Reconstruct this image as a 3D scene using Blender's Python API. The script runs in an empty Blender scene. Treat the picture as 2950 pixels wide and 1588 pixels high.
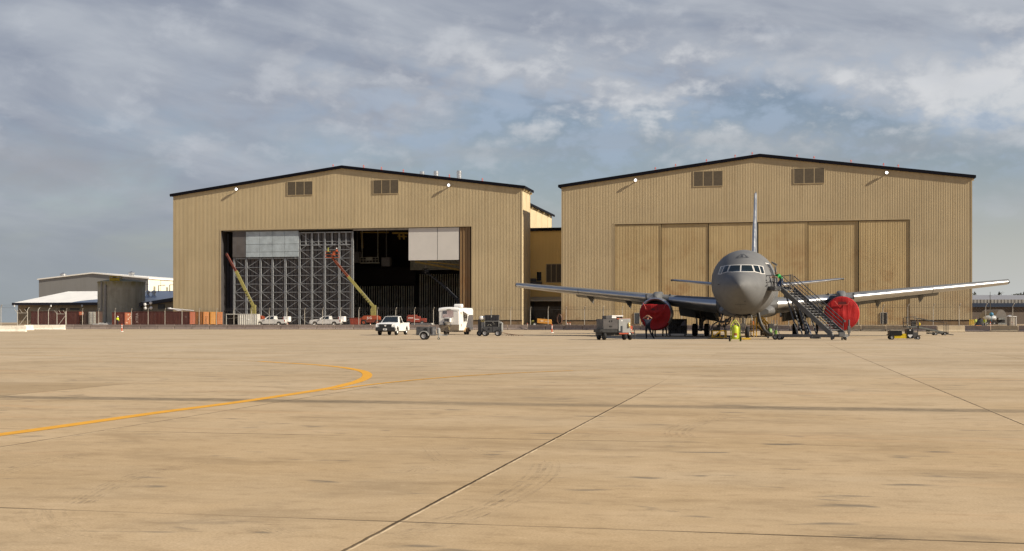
import bpy, bmesh, math, random
import numpy as np
from mathutils import Vector, Matrix
random.seed(7)
rad = math.radians
sc = bpy.context.scene
COL = sc.collection
# photograph geometry: focal length in pixels of the 2950 px wide photo, eye height, horizon row
F, EYE, HOR, CX = 3560.0, 1.3, 928.0, 1475.0
TH = rad(12.0)                     # heading of the apron grid, hangars and aircraft
PX, PY = math.cos(TH), -math.sin(TH)    # grid "right"
DX, DY = math.sin(TH), math.cos(TH)     # grid "away"

def pt(u, v, Y):
    return Vector(((u - CX) / F * Y, Y, EYE + (HOR - v) / F * Y))
def gy(v):
    return EYE * F / (v - HOR)
def gp(u, v):
    Y = gy(v)
    return Vector(((u - CX) / F * Y, Y, 0.0))
def gx(u, Y):
    return Vector(((u - CX) / F * Y, Y, 0.0))

# ------------------------------------------------------------------ mesh builder
class MB:
    def __init__(s):
        s.v = []; s.f = []; s.m = []; s.mi = 0; s.M = None
    def add(s, vs, fs):
        o = len(s.v)
        for p in vs:
            p = Vector(p)
            s.v.append(s.M @ p if s.M is not None else p)
        for f in fs:
            s.f.append([i + o for i in f]); s.m.append(s.mi)
        return s
    def hexa(s, c):
        return s.add(c, [(0,3,2,1),(4,5,6,7),(0,1,5,4),(1,2,6,5),(2,3,7,6),(3,0,4,7)])
    def box(s, x, y, z):
        (a,b),(c,d),(e,f) = x, y, z
        return s.hexa([(a,c,e),(b,c,e),(b,d,e),(a,d,e),(a,c,f),(b,c,f),(b,d,f),(a,d,f)])
    def cbox(s, c, d):
        return s.box((c[0]-d[0]/2, c[0]+d[0]/2), (c[1]-d[1]/2, c[1]+d[1]/2), (c[2]-d[2]/2, c[2]+d[2]/2))
    def quad(s, *p):
        return s.add(p, [tuple(range(len(p)))])
    def tube(s, pts, r, n=8, caps=True):
        pts = [Vector(p) for p in pts]; k = len(pts)
        rs = r if isinstance(r, (list, tuple)) else [r]*k
        vs = []; fs = []; up = None
        for i, p in enumerate(pts):
            t = (pts[min(i+1,k-1)] - pts[max(i-1,0)]).normalized()
            if up is None:
                up = Vector((0,0,1)) if abs(t.z) < .9 else Vector((1,0,0))
            a = t.cross(up).normalized(); b = a.cross(t).normalized(); up = b
            for j in range(n):
                an = 2*math.pi*j/n
                vs.append(p + (a*math.cos(an) + b*math.sin(an))*rs[i])
        for i in range(k-1):
            for j in range(n):
                fs.append((i*n+j, i*n+(j+1)%n, (i+1)*n+(j+1)%n, (i+1)*n+j))
        if caps:
            fs.append(tuple(range(n))); fs.append(tuple(range((k-1)*n, k*n)))
        return s.add(vs, fs)
    def beam(s, a, b, w, h):
        """rectangular bar from a to b"""
        a = Vector(a); b = Vector(b); t = (b-a).normalized()
        up = Vector((0,0,1)) if abs(t.z) < .95 else Vector((0,1,0))
        x = t.cross(up).normalized()*w/2; y = x.cross(t).normalized()*h/2
        return s.hexa([a-x-y, a+x-y, a+x+y, a-x+y, b-x-y, b+x-y, b+x+y, b-x+y])
    def prism(s, poly, ax, t0, t1):
        """poly: 2D outline; ax 'x' -> (y,z), 'y' -> (x,z), 'z' -> (x,y)"""
        n = len(poly)
        def mk(p, t):
            return {'x': (t,p[0],p[1]), 'y': (p[0],t,p[1]), 'z': (p[0],p[1],t)}[ax]
        vs = [mk(p,t0) for p in poly] + [mk(p,t1) for p in poly]
        fs = [tuple(range(n)), tuple(range(n,2*n))] + [(i,(i+1)%n,n+(i+1)%n,n+i) for i in range(n)]
        return s.add(vs, fs)
    def lathe(s, prof, org, ax, n=24):
        """prof: list of (a, r) along axis"""
        org = Vector(org); vs = []; fs = []
        for a, r in prof:
            for j in range(n):
                an = 2*math.pi*j/n; c, d = math.cos(an)*r, math.sin(an)*r
                vs.append(org + Vector({'x': (a,c,d), 'y': (c,a,d), 'z': (c,d,a)}[ax]))
        k = len(prof)
        for i in range(k-1):
            for j in range(n):
                fs.append((i*n+j, i*n+(j+1)%n, (i+1)*n+(j+1)%n, (i+1)*n+j))
        return s.add(vs, fs)
    def sphere(s, c, r, n=12, m=8):
        r = (r,r,r) if not isinstance(r, (tuple,list)) else r
        c = Vector(c); vs = []; fs = []
        for i in range(m+1):
            th = math.pi*i/m
            for j in range(n):
                an = 2*math.pi*j/n
                vs.append(c + Vector((r[0]*math.sin(th)*math.cos(an), r[1]*math.sin(th)*math.sin(an), r[2]*math.cos(th))))
        for i in range(m):
            for j in range(n):
                fs.append((i*n+j, i*n+(j+1)%n, (i+1)*n+(j+1)%n, (i+1)*n+j))
        return s.add(vs, fs)
    def loft(s, rings, caps=True, closed=True):
        n = len(rings[0]); k = len(rings); vs = [p for r in rings for p in r]; fs = []
        for i in range(k-1):
            for j in range(n if closed else n-1):
                fs.append((i*n+j, i*n+(j+1)%n, (i+1)*n+(j+1)%n, (i+1)*n+j))
        if caps:
            fs.append(tuple(range(n))); fs.append(tuple(range((k-1)*n, k*n)))
        return s.add(vs, fs)
    def build(s, name, mats, parent=None, loc=None, rz=0.0, bevel=0.0, smooth=35, fix=True):
        me = bpy.data.meshes.new(name)
        me.from_pydata([tuple(p) for p in s.v], [], s.f)
        if not isinstance(mats, (list, tuple)): mats = [mats]
        for m in mats: me.materials.append(m)
        for i, p in enumerate(me.polygons): p.material_index = s.m[i]
        bm = bmesh.new(); bm.from_mesh(me)
        bmesh.ops.remove_doubles(bm, verts=bm.verts, dist=1e-5)
        bmesh.ops.delete(bm, geom=[v for v in bm.verts if not v.link_faces], context='VERTS')
        if fix: bmesh.ops.recalc_face_normals(bm, faces=bm.faces)
        bm.to_mesh(me); bm.free()
        if smooth:
            for p in me.polygons: p.use_smooth = True
            me.set_sharp_from_angle(angle=rad(smooth))
        o = bpy.data.objects.new(name, me); COL.objects.link(o)
        if parent is not None: o.parent = parent
        if loc is not None: o.location = loc
        o.rotation_euler = (0,0,rz)
        if bevel:
            b = o.modifiers.new('Bevel', 'BEVEL'); b.width = bevel; b.segments = 2; b.limit_method = 'ANGLE'; b.angle_limit = rad(40)
        return o

def tag(o, label, cat, group=None, kind=None):
    o['label'] = label; o['category'] = cat
    if group: o['group'] = group
    if kind: o['kind'] = kind
    return o
def thing(name, label, cat, loc=(0,0,0), rz=0.0, group=None):
    o = bpy.data.objects.new(name, None); COL.objects.link(o)
    o.location = loc; o.rotation_euler = (0,0,rz); o.empty_display_size = .3
    return tag(o, label, cat, group)
def struct(o, label=None):
    o['kind'] = 'structure'
    if label: o['label'] = label
    return o
def copy_tree(o, parent=None):
    c = o.copy(); COL.objects.link(c); c.parent = parent
    for ch in list(o.children): copy_tree(ch, c)
    return c
def text_mesh(body, size, mat, name, parent, M, depth=.004):
    cu = bpy.data.curves.new(name, 'FONT'); cu.body = body; cu.size = size; cu.extrude = depth
    cu.align_x = 'CENTER'; cu.align_y = 'CENTER'
    t = bpy.data.objects.new(name, cu); COL.objects.link(t)
    bpy.context.view_layer.update()
    me = bpy.data.meshes.new_from_object(t.evaluated_get(bpy.context.evaluated_depsgraph_get()))
    bpy.data.objects.remove(t); bpy.data.curves.remove(cu)
    me.materials.clear(); me.materials.append(mat)
    o = bpy.data.objects.new(name, me); COL.objects.link(o); o.parent = parent; o.matrix_local = M
    return o

# ------------------------------------------------------------------ node helpers
class NT:
    def __init__(s, tree): s.t = tree; s.n = tree.nodes; s.l = tree.links
    def node(s, ty, **kw):
        n = s.n.new(ty)
        for k, v in kw.items(): setattr(n, k, v)
        return n
    def put(s, sock, val):
        if isinstance(val, bpy.types.NodeSocket): s.l.new(val, sock)
        else: sock.default_value = val
    def m(s, op, a, b=0.0, c=0.0, clamp=False):
        n = s.node('ShaderNodeMath', operation=op, use_clamp=clamp)
        s.put(n.inputs[0], a); s.put(n.inputs[1], b); s.put(n.inputs[2], c)
        return n.outputs[0]
    def ramp(s, x, a, b, lo=0.0, hi=1.0, smooth=True):
        n = s.node('ShaderNodeMapRange', interpolation_type='SMOOTHSTEP' if smooth else 'LINEAR')
        s.put(n.inputs[0], x); n.inputs[1].default_value = a; n.inputs[2].default_value = b
        n.inputs[3].default_value = lo; n.inputs[4].default_value = hi
        return n.outputs[0]
    def mix(s, f, a, b, mode='MIX'):
        n = s.node('ShaderNodeMix', data_type='RGBA', blend_type=mode)
        s.put(n.inputs[0], f)
        for sock, val in ((n.inputs[6], a), (n.inputs[7], b)):
            s.put(sock, val if isinstance(val, bpy.types.NodeSocket) else (val[0],val[1],val[2],1))
        return n.outputs[2]
    def noise(s, vec, scale, detail=4, rough=.55, dist=0.0):
        n = s.node('ShaderNodeTexNoise'); s.put(n.inputs['Vector'], vec)
        n.inputs['Scale'].default_value = scale; n.inputs['Detail'].default_value = detail
        n.inputs['Roughness'].default_value = rough; n.inputs['Distortion'].default_value = dist
        return n.outputs[0]
    def vec(s, x, y, z=0.0):
        n = s.node('ShaderNodeCombineXYZ')
        s.put(n.inputs[0], x); s.put(n.inputs[1], y); s.put(n.inputs[2], z); return n.outputs[0]
    def sep(s, v):
        n = s.node('ShaderNodeSeparateXYZ'); s.l.new(v, n.inputs[0]); return n.outputs
    def obj(s): return s.node('ShaderNodeTexCoord').outputs['Object']
    def pos(s): return s.node('ShaderNodeNewGeometry').outputs['Position']
    def mapping(s, v, scale=(1,1,1), rot=(0,0,0), loc=(0,0,0)):
        n = s.node('ShaderNodeMapping'); s.l.new(v, n.inputs[0])
        n.inputs['Scale'].default_value = scale; n.inputs['Rotation'].default_value = rot; n.inputs['Location'].default_value = loc
        return n.outputs[0]
    def bump(s, h, strength=.3, dist=.02):
        n = s.node('ShaderNodeBump'); n.inputs['Strength'].default_value = strength; n.inputs['Distance'].default_value = dist
        s.l.new(h, n.inputs['Height']); return n.outputs[0]

def new_mat(name):
    m = bpy.data.materials.new(name); m.use_nodes = True
    t = NT(m.node_tree); b = m.node_tree.nodes['Principled BSDF']
    return m, t, b
MATS = {}
def mat(name, col, rough=.6, metal=0.0, var=.12, scale=3.0, spec=.4, streak=0.0, bump=0.0, dirt=0.0, dirtcol=(.12,.09,.06), emit=0.0):
    """painted / plain surface with tonal variation, optional rain streaks and dirt"""
    if name in MATS: return MATS[name]
    m, t, b = new_mat(name)
    o = t.obj()
    f = t.noise(o, scale, 5, .6)
    c = t.mix(t.ramp(f, .3, .7), tuple(x*(1-var) for x in col), tuple(min(1,x*(1+var)) for x in col))
    if streak:
        g = t.noise(t.mapping(o, (2.2, 2.2, .12)), 1.6, 4, .6)
        c = t.mix(t.ramp(g, .45, .75, 0, streak), c, dirtcol)
    if dirt:
        g = t.noise(o, scale*.7+.4, 6, .7)
        c = t.mix(t.ramp(g, .5, .75, 0, dirt), c, dirtcol)
    t.l.new(c, b.inputs['Base Color'])
    r = t.ramp(t.noise(o, scale*2, 3), .3, .7, max(.02, rough-.08), min(1, rough+.08))
    t.l.new(r, b.inputs['Roughness'])
    b.inputs['Metallic'].default_value = metal
    b.inputs['Specular IOR Level'].default_value = spec
    if bump:
        t.l.new(t.bump(t.noise(o, 30, 4), bump, .01), b.inputs['Normal'])
    if emit:
        b.inputs['Emission Color'].default_value = (1,1,1,1); b.inputs['Emission Strength'].default_value = emit
    MATS[name] = m
    return m
# ------------------------------------------------------------------ camera, light, sky
cam = bpy.data.cameras.new('camera'); co = bpy.data.objects.new('camera', cam); COL.objects.link(co)
co.location = (0,0,EYE); co.rotation_euler = (rad(90),0,0)
cam.sensor_width = 36; cam.lens = F/2950*36; cam.shift_y = (HOR-794)/2950
cam.clip_start = .1; cam.clip_end = 6000
sc.camera = co
SUN_EL, SUN_AZ = rad(31), rad(-25)     # azimuth measured from +X towards +Y
sl = bpy.data.lights.new('sun', 'SUN'); so = bpy.data.objects.new('sun', sl); COL.objects.link(so)
sl.energy = 5.0; sl.angle = rad(.55); sl.color = (1.0,.89,.72)
sd = Vector((math.cos(SUN_EL)*math.cos(SUN_AZ), math.cos(SUN_EL)*math.sin(SUN_AZ), math.sin(SUN_EL)))
so.rotation_euler = sd.to_track_quat('Z','Y').to_euler()
so.location = (60,0,60)
w = bpy.data.worlds.new('World'); sc.world = w; w.use_nodes = True
T = NT(w.node_tree); bg = w.node_tree.nodes['Background']
sky = T.node('ShaderNodeTexSky', sky_type='NISHITA', sun_disc=False)
sky.sun_elevation = SUN_EL; sky.sun_rotation = rad(90) - SUN_AZ
sky.air_density = 1.0; sky.dust_density = 1.6; sky.ozone_density = 1.0
D = T.node('ShaderNodeTexCoord').outputs['Generated']
nrm = T.node('ShaderNodeVectorMath', operation='NORMALIZE'); T.l.new(D, nrm.inputs[0])
dx, dy, dz = T.sep(nrm.outputs[0])
el = T.m('MAXIMUM', dz, 0.0)
den = T.m('ADD', el, .045)
cx = T.m('DIVIDE', dx, den); cy = T.m('DIVIDE', dy, den)
az = T.m('ARCTAN2', dx, dy)
P2 = T.vec(cx, cy)
base = T.mix(1.0, sky.outputs[0], (.074,.068,.068), 'MULTIPLY')        # clear blue between the clouds
# clouds laid out by compass bearing and height above the horizon
A = T.vec(az, T.m('MULTIPLY', el, 1.75))
Ar = T.mapping(A, (1,1,1), (0,0,rad(20)))
warp = T.noise(A, 5.0, 3, .5)
n_soft = T.noise(T.mapping(Ar, (2.6,7.5,1), loc=(.7,.2,0)), 1.0, 6, .52, .8)
n_mid = T.noise(T.mapping(Ar, (7.0,13,1), loc=(2.7,.9,0)), 1.0, 7, .56, .5)
tone = T.m('ADD', T.m('MULTIPLY', n_soft, .62), T.m('MULTIPLY', n_mid, .38))
tone = T.m('ADD', tone, T.ramp(az, -.45, .45, -.02, .05))
grey = T.mix(T.ramp(tone, .36, .64), (.190,.213,.267), (.335,.356,.392))
# openings: blue shows through in the middle heights, mostly right of centre
cov = T.m('ADD', T.m('MULTIPLY', n_soft, .5), T.m('MULTIPLY', T.noise(T.mapping(A, (6,8,1), loc=(4.2,1.1,0)), 1.0, 6, .55, .4), .5))
cov = T.m('ADD', cov, T.ramp(el, .135, .215, -.10, .17))
cov = T.m('ADD', cov, T.ramp(az, -.30, .12, .15, -.03))
c = T.mix(T.m('MULTIPLY', T.ramp(cov, .40, .60), .93), base, grey)
# broken white puffs lit by the sun
n_p = T.noise(T.mapping(A, (21,20,1), (0,0,rad(8)), (.6,2.4,0)), 1.0, 9, .57, .12)
n_pz = T.noise(T.mapping(A, (4.5,5.5,1), loc=(1.9,3.3,0)), 1.0, 3, .5)
zone = T.m('MULTIPLY', T.ramp(el, .115, .165), T.ramp(el, .262, .19))
zone = T.m('MULTIPLY', zone, T.ramp(az, -.34, .12))
zone = T.m('MULTIPLY', zone, T.ramp(n_pz, .34, .54))
gap = T.m('MULTIPLY', T.ramp(n_p, .53, .38), T.m('MULTIPLY', T.ramp(el, .09, .14), T.m('MULTIPLY', T.ramp(el, .235, .165), T.ramp(az, -.36, .02))))
c = T.mix(T.m('MULTIPLY', gap, .60), c, (.272,.335,.425))
n_p2 = T.noise(T.mapping(A, (9,9,1), loc=(5.1,.7,0)), 1.0, 5, .55, .1)
puff = T.m('MULTIPLY', T.ramp(T.m('ADD', T.m('MULTIPLY', n_p, .6), T.m('MULTIPLY', n_p2, .4)), .45, .61), zone)
c = T.mix(T.m('MULTIPLY', puff, .66), c, (.56,.56,.56))
wisp = T.m('MULTIPLY', T.ramp(n_p, .52, .72), T.ramp(el, .07, .12))
c = T.mix(T.m('MULTIPLY', wisp, .35), c, (.42,.44,.475))
# low grey cloud bank and pale haze at the horizon
n_l = T.noise(T.mapping(A, (3.6,8.0,1), (0,0,rad(-16)), (2.2,.35,0)), 1.0, 6, .55, .5)
bank = T.m('MULTIPLY', T.ramp(n_l, .47, .66), T.m('MULTIPLY', T.ramp(el, .02, .07), T.ramp(el, .165, .115)))
c = T.mix(T.m('MULTIPLY', bank, .70), c, (.245,.252,.268))
haze = T.mix(T.ramp(az, -.38, .40), (.222,.246,.262), (.405,.417,.410))
c = T.mix(T.ramp(el, .125, .0, 0, .92), c, haze)
# overhead and behind the camera: deeper clear sky
c = T.mix(T.ramp(el, .28, .60), c, (.085,.115,.190))
back = T.ramp(dy, .30, -.4)
c = T.mix(T.m('MULTIPLY', back, .92), c, T.mix(T.ramp(el, .60, .05), (.085,.115,.19), (.36,.38,.41)))
c = T.mix(T.ramp(dz, .0, -.06), c, (.30,.24,.16))
T.l.new(c, bg.inputs['Color']); bg.inputs['Strength'].default_value = 1.0
vs = sc.view_settings; vs.view_transform = 'Standard'; vs.look = 'None'; vs.exposure = 0.48; vs.gamma = 1.0
sc.cycles.max_bounces = 6; sc.cycles.diffuse_bounces = 3; sc.cycles.glossy_bounces = 3; sc.cycles.transparent_max_bounces = 12
sc.cycles.caustics_reflective = False; sc.cycles.caustics_refractive = False; sc.cycles.sample_clamp_indirect = 3
sc.cycles.use_denoising = True
sc.cycles.pixel_filter_type = 'BLACKMAN_HARRIS'; sc.cycles.filter_width = 1.5
# ------------------------------------------------------------------ concrete apron
def ground_mat():
    m, t, b = new_mat('apron_concrete')
    p = t.mapping(t.pos(), (1,1,1), (0,0,TH))       # grid aligned metres
    x, y, z = t.sep(p)
    SX, OX, SY, OY = 5.48, 3.08, 5.72, 7.72
    gxx = t.m('DIVIDE', t.m('SUBTRACT', x, OX), SX); gyy = t.m('DIVIDE', t.m('SUBTRACT', y, OY), SY)
    cell = t.node('ShaderNodeTexWhiteNoise', noise_dimensions='2D')
    t.l.new(t.vec(t.m('FLOOR', gxx), t.m('FLOOR', gyy)), cell.inputs['Vector'])
    tone = cell.outputs['Value']
    col = t.mix(tone, (.405,.312,.198), (.52,.408,.268))
    # broad weathering, streaks across the slabs, fine grain
    n1 = t.noise(p, .16, 5, .6); n2 = t.noise(t.mapping(p, (.50,1.05,1)), 1.0, 7, .64, .5)
    n3 = t.noise(t.mapping(p, (1.3,2.0,1)), 3.0, 6, .72); n4 = t.noise(p, 55, 3, .7)
    col = t.mix(t.ramp(n1, .34, .66, 0, .80), col, (.54,.435,.305))
    col = t.mix(t.ramp(n2, .46, .70, 0, .60), col, (.29,.222,.142))
    col = t.mix(t.ramp(n2, .46, .26, 0, .40), col, (.62,.50,.36))
    col = t.mix(t.ramp(n3, .50, .68, 0, .42), col, (.26,.195,.122))
    col = t.mix(t.ramp(n3, .47, .28, 0, .42), col, (.64,.52,.37))
    col = t.mix(t.ramp(n4, .30, .70, .34, 0), col, (.20,.14,.08))
    n5 = t.noise(t.mapping(p, (.10,.55,1), loc=(9,3,0)), 1.0, 4, .6)
    far = t.ramp(y, 24, 70)
    col = t.mix(t.m('MULTIPLY', t.ramp(n5, .42, .66), t.m('ADD', t.m('MULTIPLY', far, .45), .18)), col, (.475,.39,.28))
    # warmer tint, strongest on the nearest slabs and fading towards the hangars
    ochre_tint = t.m('MULTIPLY', t.ramp(y, 46, 7), t.ramp(t.noise(p, .22, 5, .6, .4), .25, .62, .35, 1))
    col = t.mix(t.m('MULTIPLY', ochre_tint, .60), col, t.mix(1.0, col, (1.0,.885,.70), 'MULTIPLY'))
    # rust-tinted blush
    n6 = t.noise(t.mapping(p, (.13,.8,1), loc=(2,8,0)), 1.0, 4, .6)
    col = t.mix(t.ramp(n6, .55, .75, 0, .45), col, (.50,.315,.17))
    # oil spots and scuffs
    n7 = t.noise(t.mapping(p, (.5,1.2,1), loc=(4,4,0)), 1.1, 5, .65, .3)
    col = t.mix(t.ramp(n7, .61, .72, 0, .50), col, (.17,.135,.095))
    n8 = t.noise(t.mapping(p, (1.2,3.2,1), loc=(14,4,0)), .8, 3, .55, .2)
    col = t.mix(t.ramp(n8, .63, .71, 0, .68), col, (.13,.115,.09))
    # darker repair slabs and the long sealed strip
    pl = t.m('MULTIPLY', t.m('LESS_THAN', x, -13.3), t.m('MULTIPLY', t.m('GREATER_THAN', y, 19.5), t.m('LESS_THAN', y, 23.9)))
    col = t.mix(t.m('MULTIPLY', pl, .42), col, (.25,.18,.10))
    wob = t.m('MULTIPLY', t.m('SUBTRACT', t.noise(p, .5, 4), .5), .35)
    band = t.ramp(t.m('ABSOLUTE', t.m('SUBTRACT', t.m('ADD', y, wob), 19.15)), .52, .22)
    col = t.mix(t.m('MULTIPLY', t.m('MULTIPLY', band, t.ramp(n1, .36, .58, .55, 1)), t.ramp(n3, .3, .6, .40, .85)), col, (.165,.130,.085))
    b2 = t.m('MULTIPLY', t.ramp(t.m('ABSOLUTE', t.m('SUBTRACT', y, 24.2)), .22, .05), t.ramp(x, -17, -19))
    col = t.mix(t.m('MULTIPLY', b2, .75), col, (.12,.09,.06))
    # joints
    fx = t.m('SUBTRACT', gxx, t.m('ROUND', gxx)); fy = t.m('SUBTRACT', gyy, t.m('ROUND', gyy))
    wx = t.m('ADD', t.m('MULTIPLY', fx, SX), t.m('MULTIPLY', t.m('SUBTRACT', t.noise(p, 6, 3), .5), .02))
    wy = t.m('ADD', t.m('MULTIPLY', fy, SY), t.m('MULTIPLY', t.m('SUBTRACT', t.noise(p, 5, 3), .5), .02))
    jx = t.m('MULTIPLY', t.ramp(t.m('ABSOLUTE', wx), .018, .008), t.m('MAXIMUM', t.ramp(y, 30, 21), t.m('MULTIPLY', t.m('GREATER_THAN', x, 0.5), t.ramp(y, 90, 60)))); jy = t.ramp(t.m('ABSOLUTE', wy), .022, .010)
    worn = t.ramp(t.noise(t.mapping(p, (.35,.35,1), loc=(1,6,0)), 1.0, 3), .34, .58)
    rim = t.m('MULTIPLY', t.ramp(t.m('ABSOLUTE', t.m('SUBTRACT', wx, .028)), .013, .005), t.ramp(t.noise(p, 1.7, 4, .7), .38, .58))  # pale edge on one side: sealant plus a sunlit lip painted in
    near = t.ramp(y, 24, 12)
    col = t.mix(t.m('MULTIPLY', t.m('MULTIPLY', rim, .6), near), col, (.80,.64,.42))
    col = t.mix(t.m('MULTIPLY', jx, t.m('ADD', t.m('MULTIPLY', worn, .30), .66)), col, (.055,.036,.018))
    col = t.mix(t.m('MULTIPLY', jy, t.m('ADD', t.m('MULTIPLY', worn, .70), .22)), col, (.06,.045,.026))
    t.l.new(col, b.inputs['Base Color'])
    b.inputs['Roughness'].default_value = .9; b.inputs['Specular IOR Level'].default_value = .18
    h = t.m('SUBTRACT', t.m('ADD', t.m('MULTIPLY', n4, .25), t.m('MULTIPLY', n3, .5)), t.m('MAXIMUM', jx, jy))
    t.l.new(t.bump(h, .22, .012), b.inputs['Normal'])
    return m
g = MB(); S = 3000
g.quad((-S,-S,0),(S,-S,0),(S,S,0),(-S,S,0))
struct(g.build('apron_ground', ground_mat(), smooth=0), 'weathered tan concrete apron of large slabs')

def paint_mat(name, col, wear):
    m, t, b = new_mat(name)
    p = t.pos()
    n = t.noise(t.mapping(p, (1,2.5,1)), 2.5, 7, .7)
    c = t.mix(t.ramp(n, .35, .65), tuple(x*.82 for x in col), col)
    t.l.new(c, b.inputs['Base Color']); b.inputs['Roughness'].default_value = .7
    a = t.ramp(n, wear-.05, wear+.22, 1, .15)
    t.l.new(a, b.inputs['Alpha'])
    return m
def strip(name, pts, w, m, label, z=.004, into=None):
    pts = [Vector((p.x,p.y,0)) for p in pts]
    # smooth by Catmull-Rom
    out = []
    for i in range(len(pts)-1):
        p0 = pts[max(i-1,0)]; p1 = pts[i]; p2 = pts[i+1]; p3 = pts[min(i+2,len(pts)-1)]
        for k in range(6):
            s = k/6
            out.append(.5*((2*p1)+(p2-p0)*s+(2*p0-5*p1+4*p2-p3)*s*s+(3*p1-p0-3*p2+p3)*s**3))
    out.append(pts[-1]); mb = into if into is not None else MB(); L = []
    for i, p in enumerate(out):
        t = (out[min(i+1,len(out)-1)]-out[max(i-1,0)]); t = t.normalized() if t.length > 1e-6 else Vector((1,0,0))
        n = Vector((-t.y,t.x,0))*w/2
        L.append((p+n+Vector((0,0,z)), p-n+Vector((0,0,z))))
    for a, c in zip(L, L[1:]): mb.quad(a[0], a[1], c[1], c[0])
    if into is not None: return mb
    return struct(mb.build(name, m, smooth=0), label)
YEL = paint_mat('yellow_paint', (.76,.37,.015), .66)
FAD = paint_mat('faded_yellow_paint', (.66,.42,.14), .36)
c1 = [(-160,1272),(0,1253),(219.6,1222.7),(467,1187.7),(701,1157),(888,1129),(960,1117),(1000,1107.5),(1030,1099.5),(1051,1090),(1058,1083),(1056,1076),(1046,1070.5),(1029,1066),(987,1059),(940,1054),(888,1049.8),(818,1045.8),(748,1041.6)]
strip('taxi_line', [gp(*p) for p in c1], .24, YEL, 'bold yellow taxi line curving round in a hairpin')
c1b = [(748,1041.6),(654,1037.6),(514,1034.4),(327,1029),(150,1025),(-40,1021)]
strip('taxi_line', [gp(*p) for p in c1b], .22, FAD, 'far faded end of the yellow taxi line', .003)
c2 = [(955,1124),(1050,1111),(1137,1101),(1250,1090.5),(1370.6,1081.6),(1500,1074.5),(1651,1068.5)]
strip('taxi_line', [gp(*p) for p in c2], .12, YEL, 'thin yellow lead line branching towards the aircraft', .006)
c2b = [(1651,1068.5),(1838,1061.5),(2010,1056),(2250,1049)]
strip('taxi_line', [gp(*p) for p in c2b], .12, FAD, 'faded far end of the yellow lead line', .006)
strip('taxi_line', [gp(2160,984), gp(2260,990.5), gp(2420,998), gp(2700,1008)], .10, FAD, 'faint yellow line in front of the aircraft nose', .003)

def rubber_mat():
    m, t, b = new_mat('tyre_rubber_trace')
    p = t.pos(); n = t.noise(t.mapping(p,(1,1.6,1)), 5.0, 7, .7)
    b.inputs['Base Color'].default_value = (.10,.08,.06,1); b.inputs['Roughness'].default_value = .85
    t.l.new(t.ramp(n, .42, .80, .0, .42), b.inputs['Alpha'])
    return m
RUB = rubber_mat()
# turning scuffs and skid arcs left by tyres
marks = [([(1110,1545),(1260,1512),(1400,1467),(1500,1415),(1560,1370),(1578,1335)], .16),
         ([(1140,1552),(1300,1512),(1430,1465),(1530,1412),(1588,1365),(1590,1330)], .05),
         ([(100,1472),(108,1498),(130,1525),(170,1545),(240,1562)], .10),
         ([(150,1470),(160,1495),(185,1520),(230,1540),(300,1556)], .09),
         ([(55,1445),(160,1437),(280,1452)], .06),
         ([(1010,1003),(1090,998),(1145,1003),(1130,1009),(1060,1013)], .35),
         ([(-40,975),(60,971),(150,970)], .5), ([(350,977),(260,973),(190,971),(165,974),(215,978)], .3),
         ([(0,1366),(140,1330),(250,1308)], .12), ([(230,1452),(330,1398),(430,1366),(600,1335)], .13),
         ([(1680,1262),(1750,1252),(1810,1256)], .12), ([(1170,1362),(1210,1350),(1235,1362),(1180,1366)], .10),
         ([(1960,1262),(1950,1245),(1985,1225),(2050,1208),(2110,1197)], .2),
         ([(2500,1560),(2570,1548),(2650,1560)], .12), ([(2430,1560),(2520,1553),(2600,1565)], .07),
         ([(700,1530),(760,1526),(815,1544)], .10), ([(680,1535),(745,1530),(800,1548)], .05), ([(715,1524),(770,1521),(830,1545)], .04),
         ([(1230,1290),(1270,1330),(1340,1352)], .07), ([(1350,1290),(1400,1312),(1520,1335)], .06)]
for pts, wd in marks:
    # a tyre leaves a handful of thin parallel traces
    P_ = [gp(*p) for p in pts]; nl = 2 if wd < .06 else 3 if wd < .12 else 5
    tm = MB()
    for k in range(nl):
        dv = (k/(nl-1)-.5)*max(wd, .08)*1.5
        Q_ = []
        for i, p in enumerate(P_):
            t_ = (P_[min(i+1,len(P_)-1)]-P_[max(i-1,0)]).normalized(); Q_.append(p + Vector((-t_.y,t_.x,0))*(dv + random.uniform(-.015,.015)))
        strip('tyre_mark', Q_, max(.012, wd*.16)*random.uniform(.6,1.5), RUB, '', .008 + random.random()*.003, tm)
    struct(tm.build('tyre_mark', RUB, smooth=0), 'dark tyre scuff curving over the concrete')
# ------------------------------------------------------------------ hangars
def siding(name, col, rust=0.0, rust_z=6.0, streak=.35, var=.07):
    m, t, b = new_mat(name)
    o = t.obj(); x, y, z = t.sep(o)
    f = t.noise(t.mapping(o, (.10,.10,.10)), 1.0, 5, .6)
    c = t.mix(t.ramp(f, .3, .7), tuple(v*(1-var) for v in col), tuple(v*(1+var) for v in col))
    g = t.noise(t.mapping(o, (1.3,1.3,.05)), 1.0, 5, .65)
    c = t.mix(t.ramp(g, .45, .78, 0, streak), c, (col[0]*.62, col[1]*.52, col[2]*.40))
    pan = t.node('ShaderNodeTexWhiteNoise', noise_dimensions='1D')
    t.l.new(t.m('FLOOR', t.m('DIVIDE', x, .9)), pan.inputs['W'])
    c = t.mix(t.m('MULTIPLY', pan.outputs['Value'], .10), c, (col[0]*.6, col[1]*.6, col[2]*.6))
    if rust:
        n = t.noise(t.mapping(o, (.14,.14,.16), loc=(rust*7.1,0,2)), 1.0, 5, .65)
        k = t.m('MULTIPLY', t.ramp(n, .47, .70), t.ramp(z, rust_z, .6))
        c = t.mix(t.m('MULTIPLY', k, .75), c, (.25,.115,.035))
    # each panel width differs a little in tone at random
    t.l.new(c, b.inputs['Base Color']); b.inputs['Roughness'].default_value = .55; b.inputs['Specular IOR Level'].default_value = .35
    return m
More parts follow.
